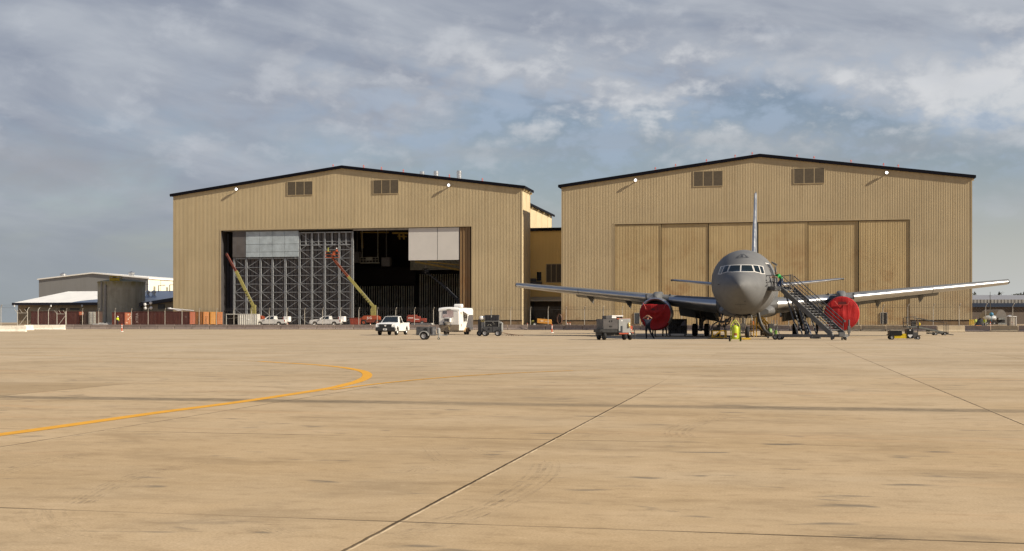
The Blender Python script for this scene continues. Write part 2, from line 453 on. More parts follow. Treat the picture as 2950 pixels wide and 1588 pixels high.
TAN = siding('tan_ribbed_siding', (.475,.382,.232), rust=1.0)
TAN2 = siding('tan_ribbed_siding_dusty', (.44,.350,.212), rust=2.0, rust_z=9)
DOORTAN = siding('ochre_ribbed_door', (.445,.338,.178), rust=3.0, rust_z=26, streak=.4)
FLATTAN = mat('tan_flat_siding', (.58,.475,.30), .55, var=.06, scale=.3, streak=.25)
FASCIA = mat('dark_navy_fascia', (.006,.006,.010), .8, var=.2, spec=.1)
ROOFW = mat('pale_metal_roof', (.62,.62,.60), .45, var=.06, scale=.4, streak=.15)
STEM = mat('brown_stem_wall', (.20,.135,.075), .85, var=.2, scale=1.2, dirt=.4)
BLACK = mat('black_paint', (.012,.012,.013), .5)
INT = mat('shaded_interior', (.030,.027,.028), .8, var=.25, scale=.4)  # darkness of the hall put into near-black wall colours
INT2 = mat('shaded_interior_cladding', (.06,.054,.055), .75, var=.15, scale=.3)
GALV = mat('galvanised_steel', (.27,.285,.30), .5, .1, var=.14, scale=2)
GALVD = mat('dull_grey_cladding', (.105,.098,.098), .7, var=.2, scale=.6, streak=.4)
BLUEPANEL = mat('pale_blue_insulation', (.40,.465,.505), .6, var=.14, scale=.7, dirt=.25, dirtcol=(.14,.14,.15))
WHITEPANEL = mat('off_white_panel', (.62,.60,.57), .55, var=.03, scale=.4)
LOUVRE = mat('brown_louvre', (.20,.158,.108), .6, var=.15)
LOUVRE2 = mat('olive_louvre', (.22,.185,.115), .6, var=.35, scale=1.4)
WHITE = mat('white_paint', (.80,.79,.77), .4, var=.04)
REDP = mat('red_paint', (.55,.05,.03), .45)
STEELP = mat('bright_steel', (.55,.55,.55), .3, .9)
YELP = mat('yellow_paint_gloss', (.62,.36,.03), .45, var=.2, dirt=.3)
LAMPW = mat('lit_floodlight_lens', (.9,.9,.9), .3, emit=2.5)

def ribbed(mb, x0, x1, bot, top, y=0.0, pitch=.30, d=.022, ax='x'):
    """trapezoidal sheeting between x0 and x1; bot/top functions of x"""
    cuts = [0.0, .155, .185, .265, .30]; offs = [0.0, 0.0, -d, -d, 0.0]
    xs = []; n0 = math.floor(x0/pitch)
    for k in range(n0, math.ceil(x1/pitch)+1):
        for c, q in zip(cuts[:-1], offs[:-1]): xs.append((k*pitch + c*pitch/.30, q))
    xs = [(x, q) for x, q in xs if x0 < x < x1]
    xs = [(x0, 0.0)] + xs + [(x1, 0.0)]
    for (a, qa), (b, qb) in zip(xs, xs[1:]):
        if ax == 'x': mb.quad((a,y+qa,bot(a)), (b,y+qb,bot(b)), (b,y+qb,top(b)), (a,y+qa,top(a)))
        else: mb.quad((y-qa,a,bot(a)), (y-qb,b,bot(b)), (y-qb,b,top(b)), (y-qa,a,top(a)))

class Frame:
    """a grid-aligned building: local x along the front, y away from the camera"""
    def __init__(s, X0, Y0): s.X0, s.Y0 = X0, Y0
    def x(s, u, q=0.0):
        r = (u-CX)/F
        return (r*(s.Y0 + PX*q) - s.X0 - DX*q)/(PX + DX*r)
    def z(s, v, x, q=0.0):
        return EYE + (HOR-v)/F*(s.Y0 + PY*x + DY*q)
    def xz(s, u, v, q=0.0):
        x = s.x(u, q); return x, s.z(v, x, q)
K = 2950/2576
EAVE, APEX, DEPTH = 28.1, 33.0, 66.0

def hangar_shell(t, W, xo0, xo1, zd, tan, side_in, front_d):
    """front wall with door opening, stepped side walls, two-pitch roof"""
    top = lambda x: EAVE-.30 + (APEX-EAVE)*(1-abs(x-W/2)/(W/2))
    base = 1.6
    mb = MB()
    ribbed(mb, 0, xo0, lambda x: base, top); ribbed(mb, xo1, W, lambda x: base, top)
    ribbed(mb, xo0, W/2, lambda x: zd, top); ribbed(mb, W/2, xo1, lambda x: zd, top)
    wall = mb.build('front_wall', tan, t, smooth=0, fix=False)
    mb = MB()                                   # solid core of the front wall, just behind the sheeting
    mb.box((0,xo0),(.06,.55),(0,EAVE-.5)); mb.box((xo1,W),(.06,.55),(0,EAVE-.5))
    mb.prism([(xo0,zd+.05),(xo1,zd+.05),(xo1,top(xo1)-.3),(W/2,top(W/2)-.4),(xo0,top(xo0)-.3)], 'y', .06, .55)
    mb.build('wall_core', INT2, t, smooth=0)
    for a_, b_ in ((-.05,xo0-.02),(xo1+.02,W+.05)):      # concrete stem wall, 3 cm proud, with a dark drip edge
        mb = MB(); mb.box((a_,b_),(-.03,.05),(0,1.58)); mb.build('stem_wall', STEM, t, smooth=0)
    for a_, b_ in ((-.08,xo0),(xo1,W+.08)):
        mb = MB(); mb.box((a_,b_),(-.09,-.035),(1.56,1.68)); mb.build('base_flashing', FASCIA, t, smooth=0)
    # corner trims and the reveal round the opening
    mb = MB(); mb.box((-.10,.10),(-.052,-.036),(1.7,EAVE-.2)); mb.box((W-.10,W+.10),(-.052,-.036),(1.7,EAVE-.2))
    mb.box((xo0-.22,xo0),(-.050,-.034),(1.7,zd)); mb.box((xo1,xo1+.22),(-.050,-.034),(1.7,zd)); mb.box((xo0-.22,xo1+.22),(-.055,-.036),(zd,zd+.22))
    mb.build('wall_trim', tan, t, smooth=0)
    # side walls (flat panels with standing seams)
    for s in (0, 1):
        xa = W if s else 0.0; xb = W-side_in if s else side_in; dr = -1 if s else 1
        mb = MB()
        mb.box((min(xa,xa+dr*.3),max(xa,xa+dr*.3)),(.56,front_d),(0,EAVE-.35))
        mb.box((min(xa+dr*.3,xb),max(xa+dr*.3,xb)),(front_d-.3,front_d),(0,EAVE-.35))
        mb.box((min(xb,xb+dr*.3),max(xb,xb+dr*.3)),(front_d,DEPTH),(0,EAVE-.35))
        for yy in (.56, front_d*.52, front_d-.12):
            mb.box((min(xa,xa-dr*.05),max(xa,xa-dr*.05)),(yy,yy+.16),(0,EAVE-.4))
        for k in range(1,8):
            yy = front_d+.2 + k*7.3
            mb.box((min(xb,xb-dr*.05),max(xb,xb-dr*.05)),(yy,yy+.16),(0,EAVE-.4))
        mb.build('side_wall', FLATTAN, t, smooth=0)
    mb = MB(); mb.box((side_in,W-side_in),(DEPTH,DEPTH+.3),(0,EAVE-.35))
    mb.prism([(side_in,EAVE-.35),(W-side_in,EAVE-.35),(W/2,APEX-.8)], 'y', DEPTH, DEPTH+.3)
    mb.build('back_wall', INT2, t, smooth=0)
    # roofs: wide front bay, slightly narrower main hall
    def roof(name, a, b, y0, y1, e, ap, th=.28):
        mb = MB(); o = .55; sl = (ap-e)/(b-a)*2
        mb.prism([(a-o,e-o*sl),(W/2,ap),(b+o,e-o*sl),(b+o,e-o*sl-th),(W/2,ap-th),(a-o,e-o*sl-th)], 'y', y0, y1)
        return mb.build(name, ROOFW, t, smooth=0)
    roof('roof', 0, W, -.28, front_d+.4, EAVE, APEX)
    roof('roof', side_in, W-side_in, front_d+.4, DEPTH+.6, EAVE, APEX-.45)
    # dark fascia along the gable and gutters down the sides
    mb = MB(); o = .6; sl = (APEX-EAVE)/W*2; h = .62
    mb.prism([(-o,EAVE+.06-o*sl),(W/2,APEX+.06),(W+o,EAVE+.06-o*sl),(W+o,EAVE+.06-o*sl-h),(W/2,APEX+.06-h),(-o,EAVE+.06-o*sl-h)], 'y', -.40, -.285)
    e = EAVE-o*sl
    mb.box((-o-.12,-o+.06),(-.40,front_d+.4),(e-.42,e+.05)); mb.box((W+o-.06,W+o+.12),(-.40,front_d+.4),(e-.42,e+.05))
    mb.box((W-side_in+.5,W-side_in+.7),(front_d+.4,DEPTH+.6),(EAVE-.5,EAVE))
    mb.build('fascia', FASCIA, t, smooth=0)
    for k in range(4):
        yy = .6 + k*(front_d-1)/3.0
        MB().box((W+.02,W+.5),(yy,yy+.12),(EAVE-.95,EAVE-.45)).build('gutter_bracket', FLATTAN, t, smooth=0)
    for k in range(8):
        yy = front_d+1 + k*7.3
        MB().box((W-side_in+.02,W-side_in+.5),(yy,yy+.14),(EAVE-.95,EAVE-.5)).build('gutter_bracket', FLATTAN, t, smooth=0)

def vent(t, fr, u0, u1, v0, v1, m):
    x0 = fr.x(u0); x1 = fr.x(u1); zb = fr.z(v1, (x0+x1)/2); zt = fr.z(v0, (x0+x1)/2)
    mb = MB(); mb.box((x0,x1),(-.10,-.06),(zb,zt)); o = mb.build('wall_vent', mat('louvre_shadow', (.10,.08,.055), .8), t, smooth=0)
    mb = MB(); n = 18
    for k in range(n):
        z = zb + (zt-zb)*(k+.15)/n
        mb.add([(x0,-.065,z),(x1,-.065,z),(x1,-.095,z-.09),(x0,-.095,z-.09)], [(0,1,2,3)])
    mb.build('louvre_blade', m, o, smooth=0)
    mb = MB()
    for k in range(4):
        x = x0 + (x1-x0)*k/3; mb.box((x-.06,x+.06),(-.11,-.062),(zb,zt))
    mb.box((x0-.08,x1+.08),(-.115,-.05),(zt,zt+.10)); mb.box((x0-.08,x1+.08),(-.115,-.05),(zb-.10,zb))
    mb.build('vent_frame', TAN2, o, smooth=0)
def floodlight(t, fr, u, v):
    x, z = fr.xz(u, v)
    mb = MB(); mb.box((x-.1,x+.1),(-.55,-.06),(z-.25,z-.10)); mb.tube([(x,-.35,z-.25),(x,-.62,z+.05)], .09, 8); mb.lathe([(-.74,.27),(-.5,.24),(-.38,.12)], (x,0,z), 'y', 14)
    o = mb.build('wall_light', mat('lamp_housing', (.16,.15,.15), .4, .5), t)
    mb = MB(); mb.sphere((x,-.76,z), (.25,.12,.25), 14, 8); mb.build('lamp_lens', LAMPW, o)
def beacon(t, fr, u, W, q=0.0):
    x = fr.x(u*K); z = EAVE + (APEX-EAVE)*(1-abs(x-W/2)/(W/2))
    mb = MB(); mb.tube([(x,.4,z),(x,.4,z+.62)], .035, 6); mb.cbox((x,.4,z+.12), (.35,.25,.10))
    mb.sphere((x,.4,z+.55), (.10,.10,.14), 8, 6); mb.tube([(x-.22,.4,z+.42),(x+.22,.4,z+.42)], .03, 6)
    mb.build('roof_beacon', mat('red_beacon', (.62,.10,.05), .5), t)

# ---- left hangar, doors open and half re-clad
CX2, CY2 = .00772*243, 243.0
W1 = 74.25
LF = Frame(CX2 - W1*PX, CY2 - W1*PY)
H1 = thing('hangar', 'tan ribbed hangar with its great door standing open on a dark hall', 'hangar', (LF.X0,LF.Y0,0), -TH)
xo0, xo1 = LF.x(556*K), LF.x(1186*K); ZD = 20.25
hangar_shell(H1, W1, xo0, xo1, ZD, TAN, 5.8, 8.6)
for a in ((723,787,457.5,490.5),(939,1003,453.5,487)): vent(H1, LF, *[q*K for q in a], LOUVRE2)
for a in ((598,477),(1131,467)): floodlight(H1, LF, a[0]*K, a[1]*K)
for u in (836,913,958,1013,1129,1212): beacon(H1, LF, u, W1)
for u, v0, v1 in ((1062,432,450),(1097,431,452),(1155,430,456)):
    q = 12.0; x = LF.x(u*K, q); zt = LF.z(v0*K, x, q); zb = EAVE + (APEX-EAVE)*(1-abs(x-W1/2)/(W1/2))-.4
    mb = MB(); mb.lathe([(zb,.5),(zt-.5,.5),(zt-.5,.58),(zt-.38,.58),(zt-.38,.5),(zt,.5),(zt,.38)], (x,q,0), 'z', 16)
    mb.build('exhaust_stack', STEELP, H1)
# jamb lining and top track
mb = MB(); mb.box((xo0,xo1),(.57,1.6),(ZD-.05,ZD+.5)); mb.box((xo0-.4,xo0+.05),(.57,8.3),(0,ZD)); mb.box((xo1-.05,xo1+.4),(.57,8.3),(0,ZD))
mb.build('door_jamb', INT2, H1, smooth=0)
mb = MB(); xa = LF.x(886*K); xb = LF.x(1030*K)
mb.box((xa,xb),(.50,.7),(ZD-.42,ZD-.06)); mb.box((xo0+.3,xa),(.40,.55),(ZD-.16,ZD-.06))
mb.build('door_track', mat('grimy_track', (.30,.27,.23), .6, var=.2), H1, smooth=0)
# unclad sliding door: galvanised truss frame with dark back sheeting
q = .78
px_ = [674.7,710,751,785.7,822.5,863,899,936,977.5,1016]
xs = [LF.x(u, q) for u in px_]
low, high = LF.z(743, xs[3], q), 19.7
d = MB(); d.box((xs[0]-.3,xs[-1]),(q+.55,q+.75),(.15,high))
door = d.build('sliding_door', GALVD, H1, smooth=0)
fm = MB(); bm_ = MB(); dg = MB()
for i, x in enumerate(xs):
    zt = high if i >= 5 else low
    fm.prism([(x-.17,q-.14),(x-.13,q-.14),(x-.13,q-.09),(x+.13,q-.09),(x+.13,q-.14),(x+.17,q-.14),(x+.17,q+.14),(x+.13,q+.14),(x+.13,q+.12),(x-.13,q+.12),(x-.13,q+.14),(x-.17,q+.14)], 'z', .2, zt)
    fm.build('door_post', GALV, door, smooth=0); fm = MB()
step = 1.72
for i, (a, b) in enumerate(zip(xs, xs[1:])):
    zt = high if i >= 5 else low; k = 0
    z = .55
    while z < zt-.3:
        MB().box((a+.25,b-.25),(q-.02,q+.10),(z-.05,z+.05)).build('door_girt', GALV, door, smooth=0)
        if z+step < zt+.3 and not (i >= 6 and z > high-3.1):
            z2 = min(z+step, zt)
            p0, p1 = ((a+.25,z+.08),(b-.25,z2-.08)) if (k+i) % 2 == 0 else ((b-.25,z+.08),(a+.25,z2-.08))
            MB().beam((p0[0],q+.03,p0[1]),(p1[0],q+.03,p1[1]),.05,.08).build('door_brace', GALV, door, smooth=0)
        z += step; k += 1
    bm_.box((a+.25,b-.25),(q-.04,q+.12),(zt-.22,zt))
    if i < 5: bm_.build('door_head', GALV, door, smooth=0); bm_ = MB()
    if i >= 5:
        m_ = (a+b)/2; bm_.box((m_-.12,m_+.12),(q-.03,q+.1),(high-2.6,high-.2)); bm_.box((a+.25,b-.25),(q-.03,q+.10),(high-2.75,high-2.55))
    bm_.build('door_head', GALV, door, smooth=0); bm_ = MB()

sh = MB()
x = xs[0]
while x < xs[-1]-.2:
    sh.box((x-.025,x+.025),(q+.40,q+.548),(.2,high-.1)); x += .86
sh.build('sheeting_seam', BLACK, door, smooth=0)
bp = MB(); x0p, x1p = LF.x(710,q), LF.x(862,q); z0p, z1p = LF.z(742,x0p,q), LF.z(668,x0p,q)
gx_ = [LF.x(u,q) for u in (710,750,786,822,862)]; gz_ = [z0p, z0p+(z1p-z0p)*.20, z0p+(z1p-z0p)*.5, z1p]
for a, b in zip(gx_, gx_[1:]):
    for c_, e_ in zip(gz_, gz_[1:]): bp.box((a+.03,b-.03),(q-.34,q-.26),(c_+.03,e_-.03))
bp.build('insulation_panel', BLUEPANEL, door, smooth=0)
mb = MB(); mb.box((xs[0]-.2,x0p-.05),(q-.32,q-.2),(z0p,z1p+.9)); mb.box((x0p,x1p),(q-.30,q-.22),(z1p+.02,z1p+.9)); mb.build('dark_board', GALVD, door, smooth=0)
# narrow dark leaves stacked at the left jamb
mb = MB()
for k, (a, b) in enumerate(((559,566),(568,575),(577,588))):
    mb.box((LF.x(a*K,2.4+k*.5),LF.x(b*K,2.4+k*.5)),(2.4+k*.5,2.7+k*.5),(.15,19.9 if k < 2 else 13.0))
mb.build('stacked_door_leaf', mat('slate_leaf', (.055,.055,.068), .55, var=.2), H1, smooth=0)
# white hanging panels on the right, brown folded leaves at the right jamb
mb = MB(); zb = LF.z(750, LF.x(1250,1.0), 1.0)
for a, b in ((1180,1262),(1263.5,1325)): mb.box((LF.x(a,1.0),LF.x(b,1.0)),(.30,.44),(zb,ZD-.1))
mb.build('hanging_panel', WHITEPANEL, H1, smooth=0)
mb = MB(); xa, xb = LF.x(1326,.8), LF.x(1357,.8)
ribbed(mb, xa, xb, lambda x: .15, lambda x: ZD-.1, y=.42, pitch=.62, d=.20)
mb.build('folded_door', siding('brown_folded_leaf', (.26,.17,.085), rust=4.0, rust_z=30, streak=.6), H1, smooth=0, fix=False)
mb = MB(); mb.box((xa-.1,xb),(.5,.9),(.15,ZD-.1)); mb.build('folded_door_back', INT2, H1, smooth=0)
# inside the hall: ribbed rear wall, hanging walkway, crane rails, boxes
q = 44.0
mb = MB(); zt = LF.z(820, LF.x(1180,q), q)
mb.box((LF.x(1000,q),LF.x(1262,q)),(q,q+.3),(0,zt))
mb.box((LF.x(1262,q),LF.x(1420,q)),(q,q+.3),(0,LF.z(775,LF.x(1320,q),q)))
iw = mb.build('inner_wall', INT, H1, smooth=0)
mb = MB(); u = 1006
while u < 1330:
    x = LF.x(u,q); w_ = .08+.05*random.random(); zz = (zt if u < 1196 else LF.z(786,x,q))
    if not 1192 < u < 1208: mb.box((x-w_,x+w_),(q-.14,q-.01),(.4,zz-.3))
    u += 6.6
mb.build('wall_stud', mat('pale_stud', (.80,.74,.62), .7, var=.30, scale=.6), iw, smooth=0)
mb = MB(); mb.box((LF.x(1012,q-2),LF.x(1198,q-2)),(q-2.2,q-2),(zt+.1,LF.z(772,LF.x(1100,q-2),q-2)))
mb.build('inner_screen', mat('charcoal_screen', (.035,.030,.031), .8, var=.2, scale=.3), H1, smooth=0)
q2 = 24.0
mb = MB(); z0, z1 = LF.z(775,LF.x(1183,q2),q2), LF.z(752,LF.x(1183,q2),q2)
xa, xb = LF.x(1183,q2), LF.x(1182,q2)+26
mb.box((xa,xa+.3),(q2-.3,q2),(z0,z1)); mb.box((xa,xb),(q2+.0,q2+.2),(z0,z1)); mb.box((xa,xb),(q2-.3,q2+.2),(z0-.25,z0))
for k in range(40): mb.box((xa+.5+k*.65,xa+.62+k*.65),(q2-.14,q2-.01),(z0+.05,z1))
mb.build('walkway', mat('cream_steel', (.34,.33,.27), .5, var=.2), H1, smooth=0)
mb = MB()
def ibar(u0, v0, u1, v1, q, h, dq=0.0):
    a = LF.xz(u0,v0,q); b = LF.xz(u1,v1,q+dq); MB().beam((a[0],q,a[1]),(b[0],q+dq,b[1]),.35,h).build('crane_rail', mat('dull_crane_yellow', (.36,.25,.06), .55, var=.2), H1, smooth=0)
ibar(1196,754,1330,779,14,.40); ibar(1232,754,1330,765,11,.22); ibar(1130,672,1178,672,16,.35); ibar(1145,681,1172,682,16,.25); ibar(1038,670,1120,670,20,.28)
for u in (1042,1150,1162): ibar(u,672,u+2,690 if u > 1100 else 716,18,.30)
mb = MB(); q3 = 16.0
za, zb = LF.z(756,LF.x(1060,q3),q3), LF.z(742,LF.x(1060,q3),q3)
xa, xb = LF.x(1037,q3), LF.x(1090,q3)
mb.box((xa,xb),(q3,q3+1.2),(za-.18,za)); 
for zz in (zb, (za+zb)/2): mb.box((xa,xb),(q3,q3+.07),(zz-.05,zz+.05))
for k in range(7): x = xa+(xb-xa)*k/6; mb.box((x-.04,x+.04),(q3,q3+.07),(za,zb))
mb.box((LF.x(1054,q3),LF.x(1071,q3)),(q3-.06,q3-.02),(LF.z(751,xa,q3),LF.z(741,xa,q3)))
for x in (xa+.3, xb-.3): mb.box((x-.06,x+.06),(q3+.5,q3+.62),(zb,EAVE))
mb.build('hung_platform', mat('pale_platform', (.42,.42,.36), .5), H1, smooth=0)
mb = MB()
for a, b, c_, e_ in ((1099,1122,742,767),(1018,1034,726,757)):
    x0, x1 = LF.x(a,q3), LF.x(b,q3); mb.box((x0,x1),(q3,q3+1.4),(LF.z(e_,x0,q3),LF.z(c_,x0,q3)))
    mb.box(((x0+x1)/2-.08,(x0+x1)/2+.08),(q3+.6,q3+.76),(LF.z(c_,x0,q3),EAVE))
mb.build('ceiling_unit', mat('grey_ceiling_unit', (.14,.135,.135), .6, var=.2), H1, smooth=0)
# roof trusses in the hall
mb = MB()
for yy in (10, 22, 34, 46):
    mb.box((8,W1-8),(yy,yy+.3),(24.2,24.6))
    for k in range(20):
        a = 8+k*(W1-16)/20; b = a+(W1-16)/20; mb.beam((a,yy+.15,24.4 if k%2 else 27.6),(b,yy+.15,27.6 if k%2 else 24.4),.15,.15)
    mb.box((8,W1-8),(yy,yy+.3),(27.4,27.7))
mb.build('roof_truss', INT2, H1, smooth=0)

# ---- right hangar, doors shut
RX0, RY0 = .04045*241.3, 241.3
W2 = 75.78
RF = Frame(RX0, RY0)
H2 = thing('hangar', 'tan ribbed hangar with six closed sliding doors behind the grey aircraft', 'hangar', (RX0,RY0,0), -TH)
ro0, ro1 = RF.x(1546*K), RF.x(2289*K)
hangar_shell(H2, W2, ro0, ro1, 20.2, TAN2, 5.8, 8.6)
for a in ((1998,2082,494,536),(2287,2375,485.5,528)): vent(H2, RF, *a, LOUVRE)
for a in ((1832,520.5),(2553.5,499)): floodlight(H2, RF, a[0], a[1])
for u in (1648,1699,1777,1849,1892,2005,2048,2141,2223,2260): beacon(H2, RF, u, W2)
seams = [1546,1663,1782.5,1905,2032.5,2160,2289]
for i, (a, b) in enumerate(zip(seams, seams[1:])):
    yy = .12 if i in (0,3,5) else .26 if i in (1,4) else .19
    x0 = RF.x(a*K) + (.22 if i == 3 else .07); x1 = RF.x(b*K) - (.22 if i == 2 else .07)
    mb = MB(); ribbed(mb, x0, x1, lambda x: .12, lambda x: 20.1, y=yy)
    o = mb.build('sliding_door', DOORTAN, H2, smooth=0, fix=False)
    mb = MB(); mb.box((x0,x1),(yy+.04,yy+.14),(.12,20.1)); mb.build('door_back', INT2, o, smooth=0)
    mb = MB(); mb.box((x0,x0+.14),(yy-.07,yy-.05),(.12,20.1)); mb.box((x1-.14,x1),(yy-.07,yy-.05),(.12,20.1)); mb.build('door_stile', DOORTAN, o, smooth=0)
    if i in (0, 5):
        u0, u1 = (1828,1842) if i == 0 else (2538,2555)
        xa, xb = RF.x(u0), RF.x(u1)
        mb = MB(); mb.box((xa,xb),(yy-.10,yy-.06),(.95,3.0)); dd = mb.build('access_door', mat('slate_grey_door', (.055,.06,.068), .5) if i == 0 else mat('dark_doorway', (.02,.018,.018), .6), o, smooth=0)
        mb = MB(); mb.box((xa-.08,xa),(yy-.13,yy-.06),(.95,3.08)); mb.box((xb,xb+.08),(yy-.13,yy-.06),(.95,3.08)); mb.box((xa-.08,xb+.08),(yy-.13,yy-.06),(3.0,3.08))
        if i: mb.box((xa+.30,xa+.37),(yy-.14,yy-.11),(.95,3.0))
        mb.build('door_frame', mat('grey_door_frame', (.42,.40,.36), .5), dd, smooth=0)
mb = MB(); mb.box((RF.x(1905*K)-.6,RF.x(1905*K)+.6),(1.1,1.2),(.1,20.1)); mb.box((ro0,ro1),(1.25,1.4),(.1,20.2)); mb.build('door_gap_backing', BLACK, H2, smooth=0)
mb = MB(); mb.box((ro0,ro1),(.07,.11),(20.06,20.19)); mb.build('door_track', mat('rusty_track', (.10,.065,.03), .7), H2, smooth=0)

# ---- link building between the two
q = 13.0
LX0 = LF.x(1333*K, q)
B3 = thing('link_building', 'golden-lit ribbed link building squeezed between the two tan hangars', 'building', (LF.X0+DX*q+PX*(W1-5.6), LF.Y0+DY*q+PY*(W1-5.6), 0), -TH)
WL = 19.0
LK = Frame(B3.location.x, B3.location.y)
GLOW = siding('glow_tinted_siding', (.78,.54,.20), streak=.15)  # golden bounced light put into a brightened siding colour
zt = LK.z(577*K, 9.0)
mb = MB(); ribbed(mb, 0, WL, lambda x: 6.2, lambda x: zt); mb.build('front_wall', GLOW, B3, smooth=0, fix=False)
mb = MB(); mb.box((0,WL),(.06,14),(5.9,zt)); mb.build('wall_core', FLATTAN, B3, smooth=0)
mb = MB(); mb.box((-.1,WL+.1),(-.35,14),(zt,zt+.25)); mb.build('roof', ROOFW, B3, smooth=0)
mb = MB(); mb.box((-.1,WL+.1),(-.5,-.36),(zt-.35,zt+.3)); mb.build('fascia', FASCIA, B3, smooth=0)
vent(B3, LK, 1574, 1617, 762, 813, mat('golden_louvre', (.22,.145,.055), .6))
x0, x1 = LK.x(1547), LK.x(1560)
mb = MB(); mb.box((x0,x1),(-.10,-.06),(LK.z(809,x0),LK.z(784,x0))); mb.build('window', mat('dark_glass', (.012,.013,.016), .12, spec=.6), B3, smooth=0)
mb = MB(); xa, xb = LK.x(1528), LK.x(1562); mb.box((xa,xb),(-1.3,-.07),(LK.z(819,xa),LK.z(812,xa))); mb.box((xa+.2,xb-1.2),(-1.0,-.07),(LK.z(811,xa),LK.z(803,xa))); mb.build('roof_unit', mat('grey_duct', (.09,.085,.08), .6, var=.2), B3, smooth=0)
mb = MB(); mb.add([(0,-.1,6.5),(WL,-.1,6.5),(WL,-2.6,5.75),(0,-2.6,5.75),(0,-.1,6.2),(WL,-.1,6.2),(WL,-2.6,5.55),(0,-2.6,5.55)], [(0,1,2,3),(4,7,6,5),(0,3,7,4),(1,5,6,2),(3,2,6,7),(0,4,5,1)]); mb.build('canopy', mat('cream_canopy', (.55,.48,.36), .5), B3, smooth=0)
mb = MB(); ribbed(mb, 0, WL, lambda x: 0, lambda x: 5.9, y=1.2); mb.build('roller_door', siding('brown_roller', (.11,.075,.042)), B3, smooth=0, fix=False)
mb = MB(); mb.box((0,WL),(1.3,1.5),(0,5.9)); mb.box((5.1,5.4),(.6,1.1),(0,5.9)); mb.build('door_frame', INT2, B3, smooth=0)
# ------------------------------------------------------------------ grey tanker aircraft
AG = mat('aircraft_grey', (.125,.127,.130), .55, var=.05, scale=.5, spec=.3)
AGD = mat('aircraft_grey_shaded', (.09,.092,.095), .5, var=.08, scale=.8)  # darker copy of the grey, underside shade put into the colour
AGW = mat('wing_grey', (.145,.147,.150), .75, var=.05, scale=.4, spec=.15)
POL = mat('polished_leading_edge', (.50,.505,.515), .42, 1.0, var=.03, scale=.6)
WFRAME = mat('cream_window_frame', (.66,.64,.60), .45, var=.03)
GLASS = mat('cockpit_glass', (.010,.016,.017), .10, spec=.35, var=.2)
MARK = mat('dark_grey_marking', (.045,.047,.052), .55)
TYRE = mat('tyre_rubber', (.014,.014,.015), .8, var=.25)
STRUT = mat('white_gear_strut', (.42,.41,.39), .4, var=.1)
RIM = mat('grey_rim', (.30,.30,.31), .45, var=.1)
REDC = None
A0 = (16.57, 90.0)
AH = rad(12.6)
AC = thing('tanker_aircraft', 'grey twin-engine tanker aircraft parked nose-on before the right hangar', 'aircraft', (A0[0],A0[1],0), -AH)

def interp(tab, s):
    xs = [p[0] for p in tab]; ys = [p[1] for p in tab]
    # monotone-ish cubic
    if s <= xs[0]: return ys[0]
    if s >= xs[-1]: return ys[-1]
    i = max(k for k in range(len(xs)-1) if xs[k] <= s)
    h = xs[i+1]-xs[i]; t = (s-xs[i])/h
    def sl(k):
        if k <= 0 or k >= len(xs)-1:
            k2 = min(max(k,1),len(xs)-1); return (ys[k2]-ys[k2-1])/(xs[k2]-xs[k2-1])
        a = (ys[k]-ys[k-1])/(xs[k]-xs[k-1]); b = (ys[k+1]-ys[k])/(xs[k+1]-xs[k])
        return 0 if a*b <= 0 else 2*a*b/(a+b)
    m0, m1 = sl(i)*h, sl(i+1)*h
    return (2*t**3-3*t**2+1)*ys[i] + (t**3-2*t**2+t)*m0 + (-2*t**3+3*t**2)*ys[i+1] + (t**3-t**2)*m1
TOP = [(0,3.95),(.06,4.12),(.25,4.34),(.6,4.60),(1.1,4.84),(1.7,5.02),(2.25,5.16),(2.9,5.52),(3.6,5.90),(4.5,6.27),(5.6,6.60),(7,6.88),(8.5,7.04),(10,7.10),(34,7.10),(42,7.0),(47,6.5),(49.5,5.8)]
BOT = [(0,3.95),(.06,3.78),(.25,3.55),(.6,3.24),(1.1,2.92),(1.8,2.60),(2.6,2.35),(3.6,2.12),(5,1.94),(7,1.84),(9,1.80),(30,1.80),(34,2.0),(38,2.7),(43,3.9),(47,4.7),(49.5,5.2)]
WID = [(0,0),(.06,.17),(.25,.41),(.6,.72),(1.1,1.03),(1.8,1.37),(2.6,1.68),(3.6,1.97),(5,2.24),(7,2.46),(8.6,2.54),(10,2.56),(32,2.56),(36,2.35),(40,1.8),(44,1.2),(47,.7),(49.5,.35)]
MID = [(0,3.95),(.6,3.95),(2,3.98),(4,4.15),(7,4.38),(10,4.47),(34,4.5),(42,4.9),(49.5,5.5)]
def nexp(s):
    return interp([(0,2.0),(.25,1.9),(.8,1.74),(2.4,1.70),(3.6,1.78),(5.5,1.93),(7.5,2.0),(50,2.0)], s)
def fus(s, a):
    """point on the fuselage: a = 0 at +x side, pi/2 at top"""
    w = interp(WID, s); zc = interp(MID, s); c, d = math.cos(a), math.sin(a)
    h = interp(TOP, s)-zc if d >= 0 else zc-interp(BOT, s)
    n = nexp(s) if d >= 0 else 2.0
    r = (abs(c)**n + abs(d)**n)**(-1/n)
    return Vector((w*c*r, s, zc + h*d*r))
st = [0,.02,.06,.12,.2,.35,.55,.8,1.1,1.4,1.75,2.1,2.35,2.6,2.9,3.25,3.6,4,4.5,5,5.6,6.3,7,8,9,10,14,18,22,26,30,33,36,39,42,44.5,47,48.5,49.5]
NR = 72
mb = MB(); mb.loft([[fus(s, 2*math.pi*(j+.0)/NR) for j in range(NR)] for s in st], caps=True)
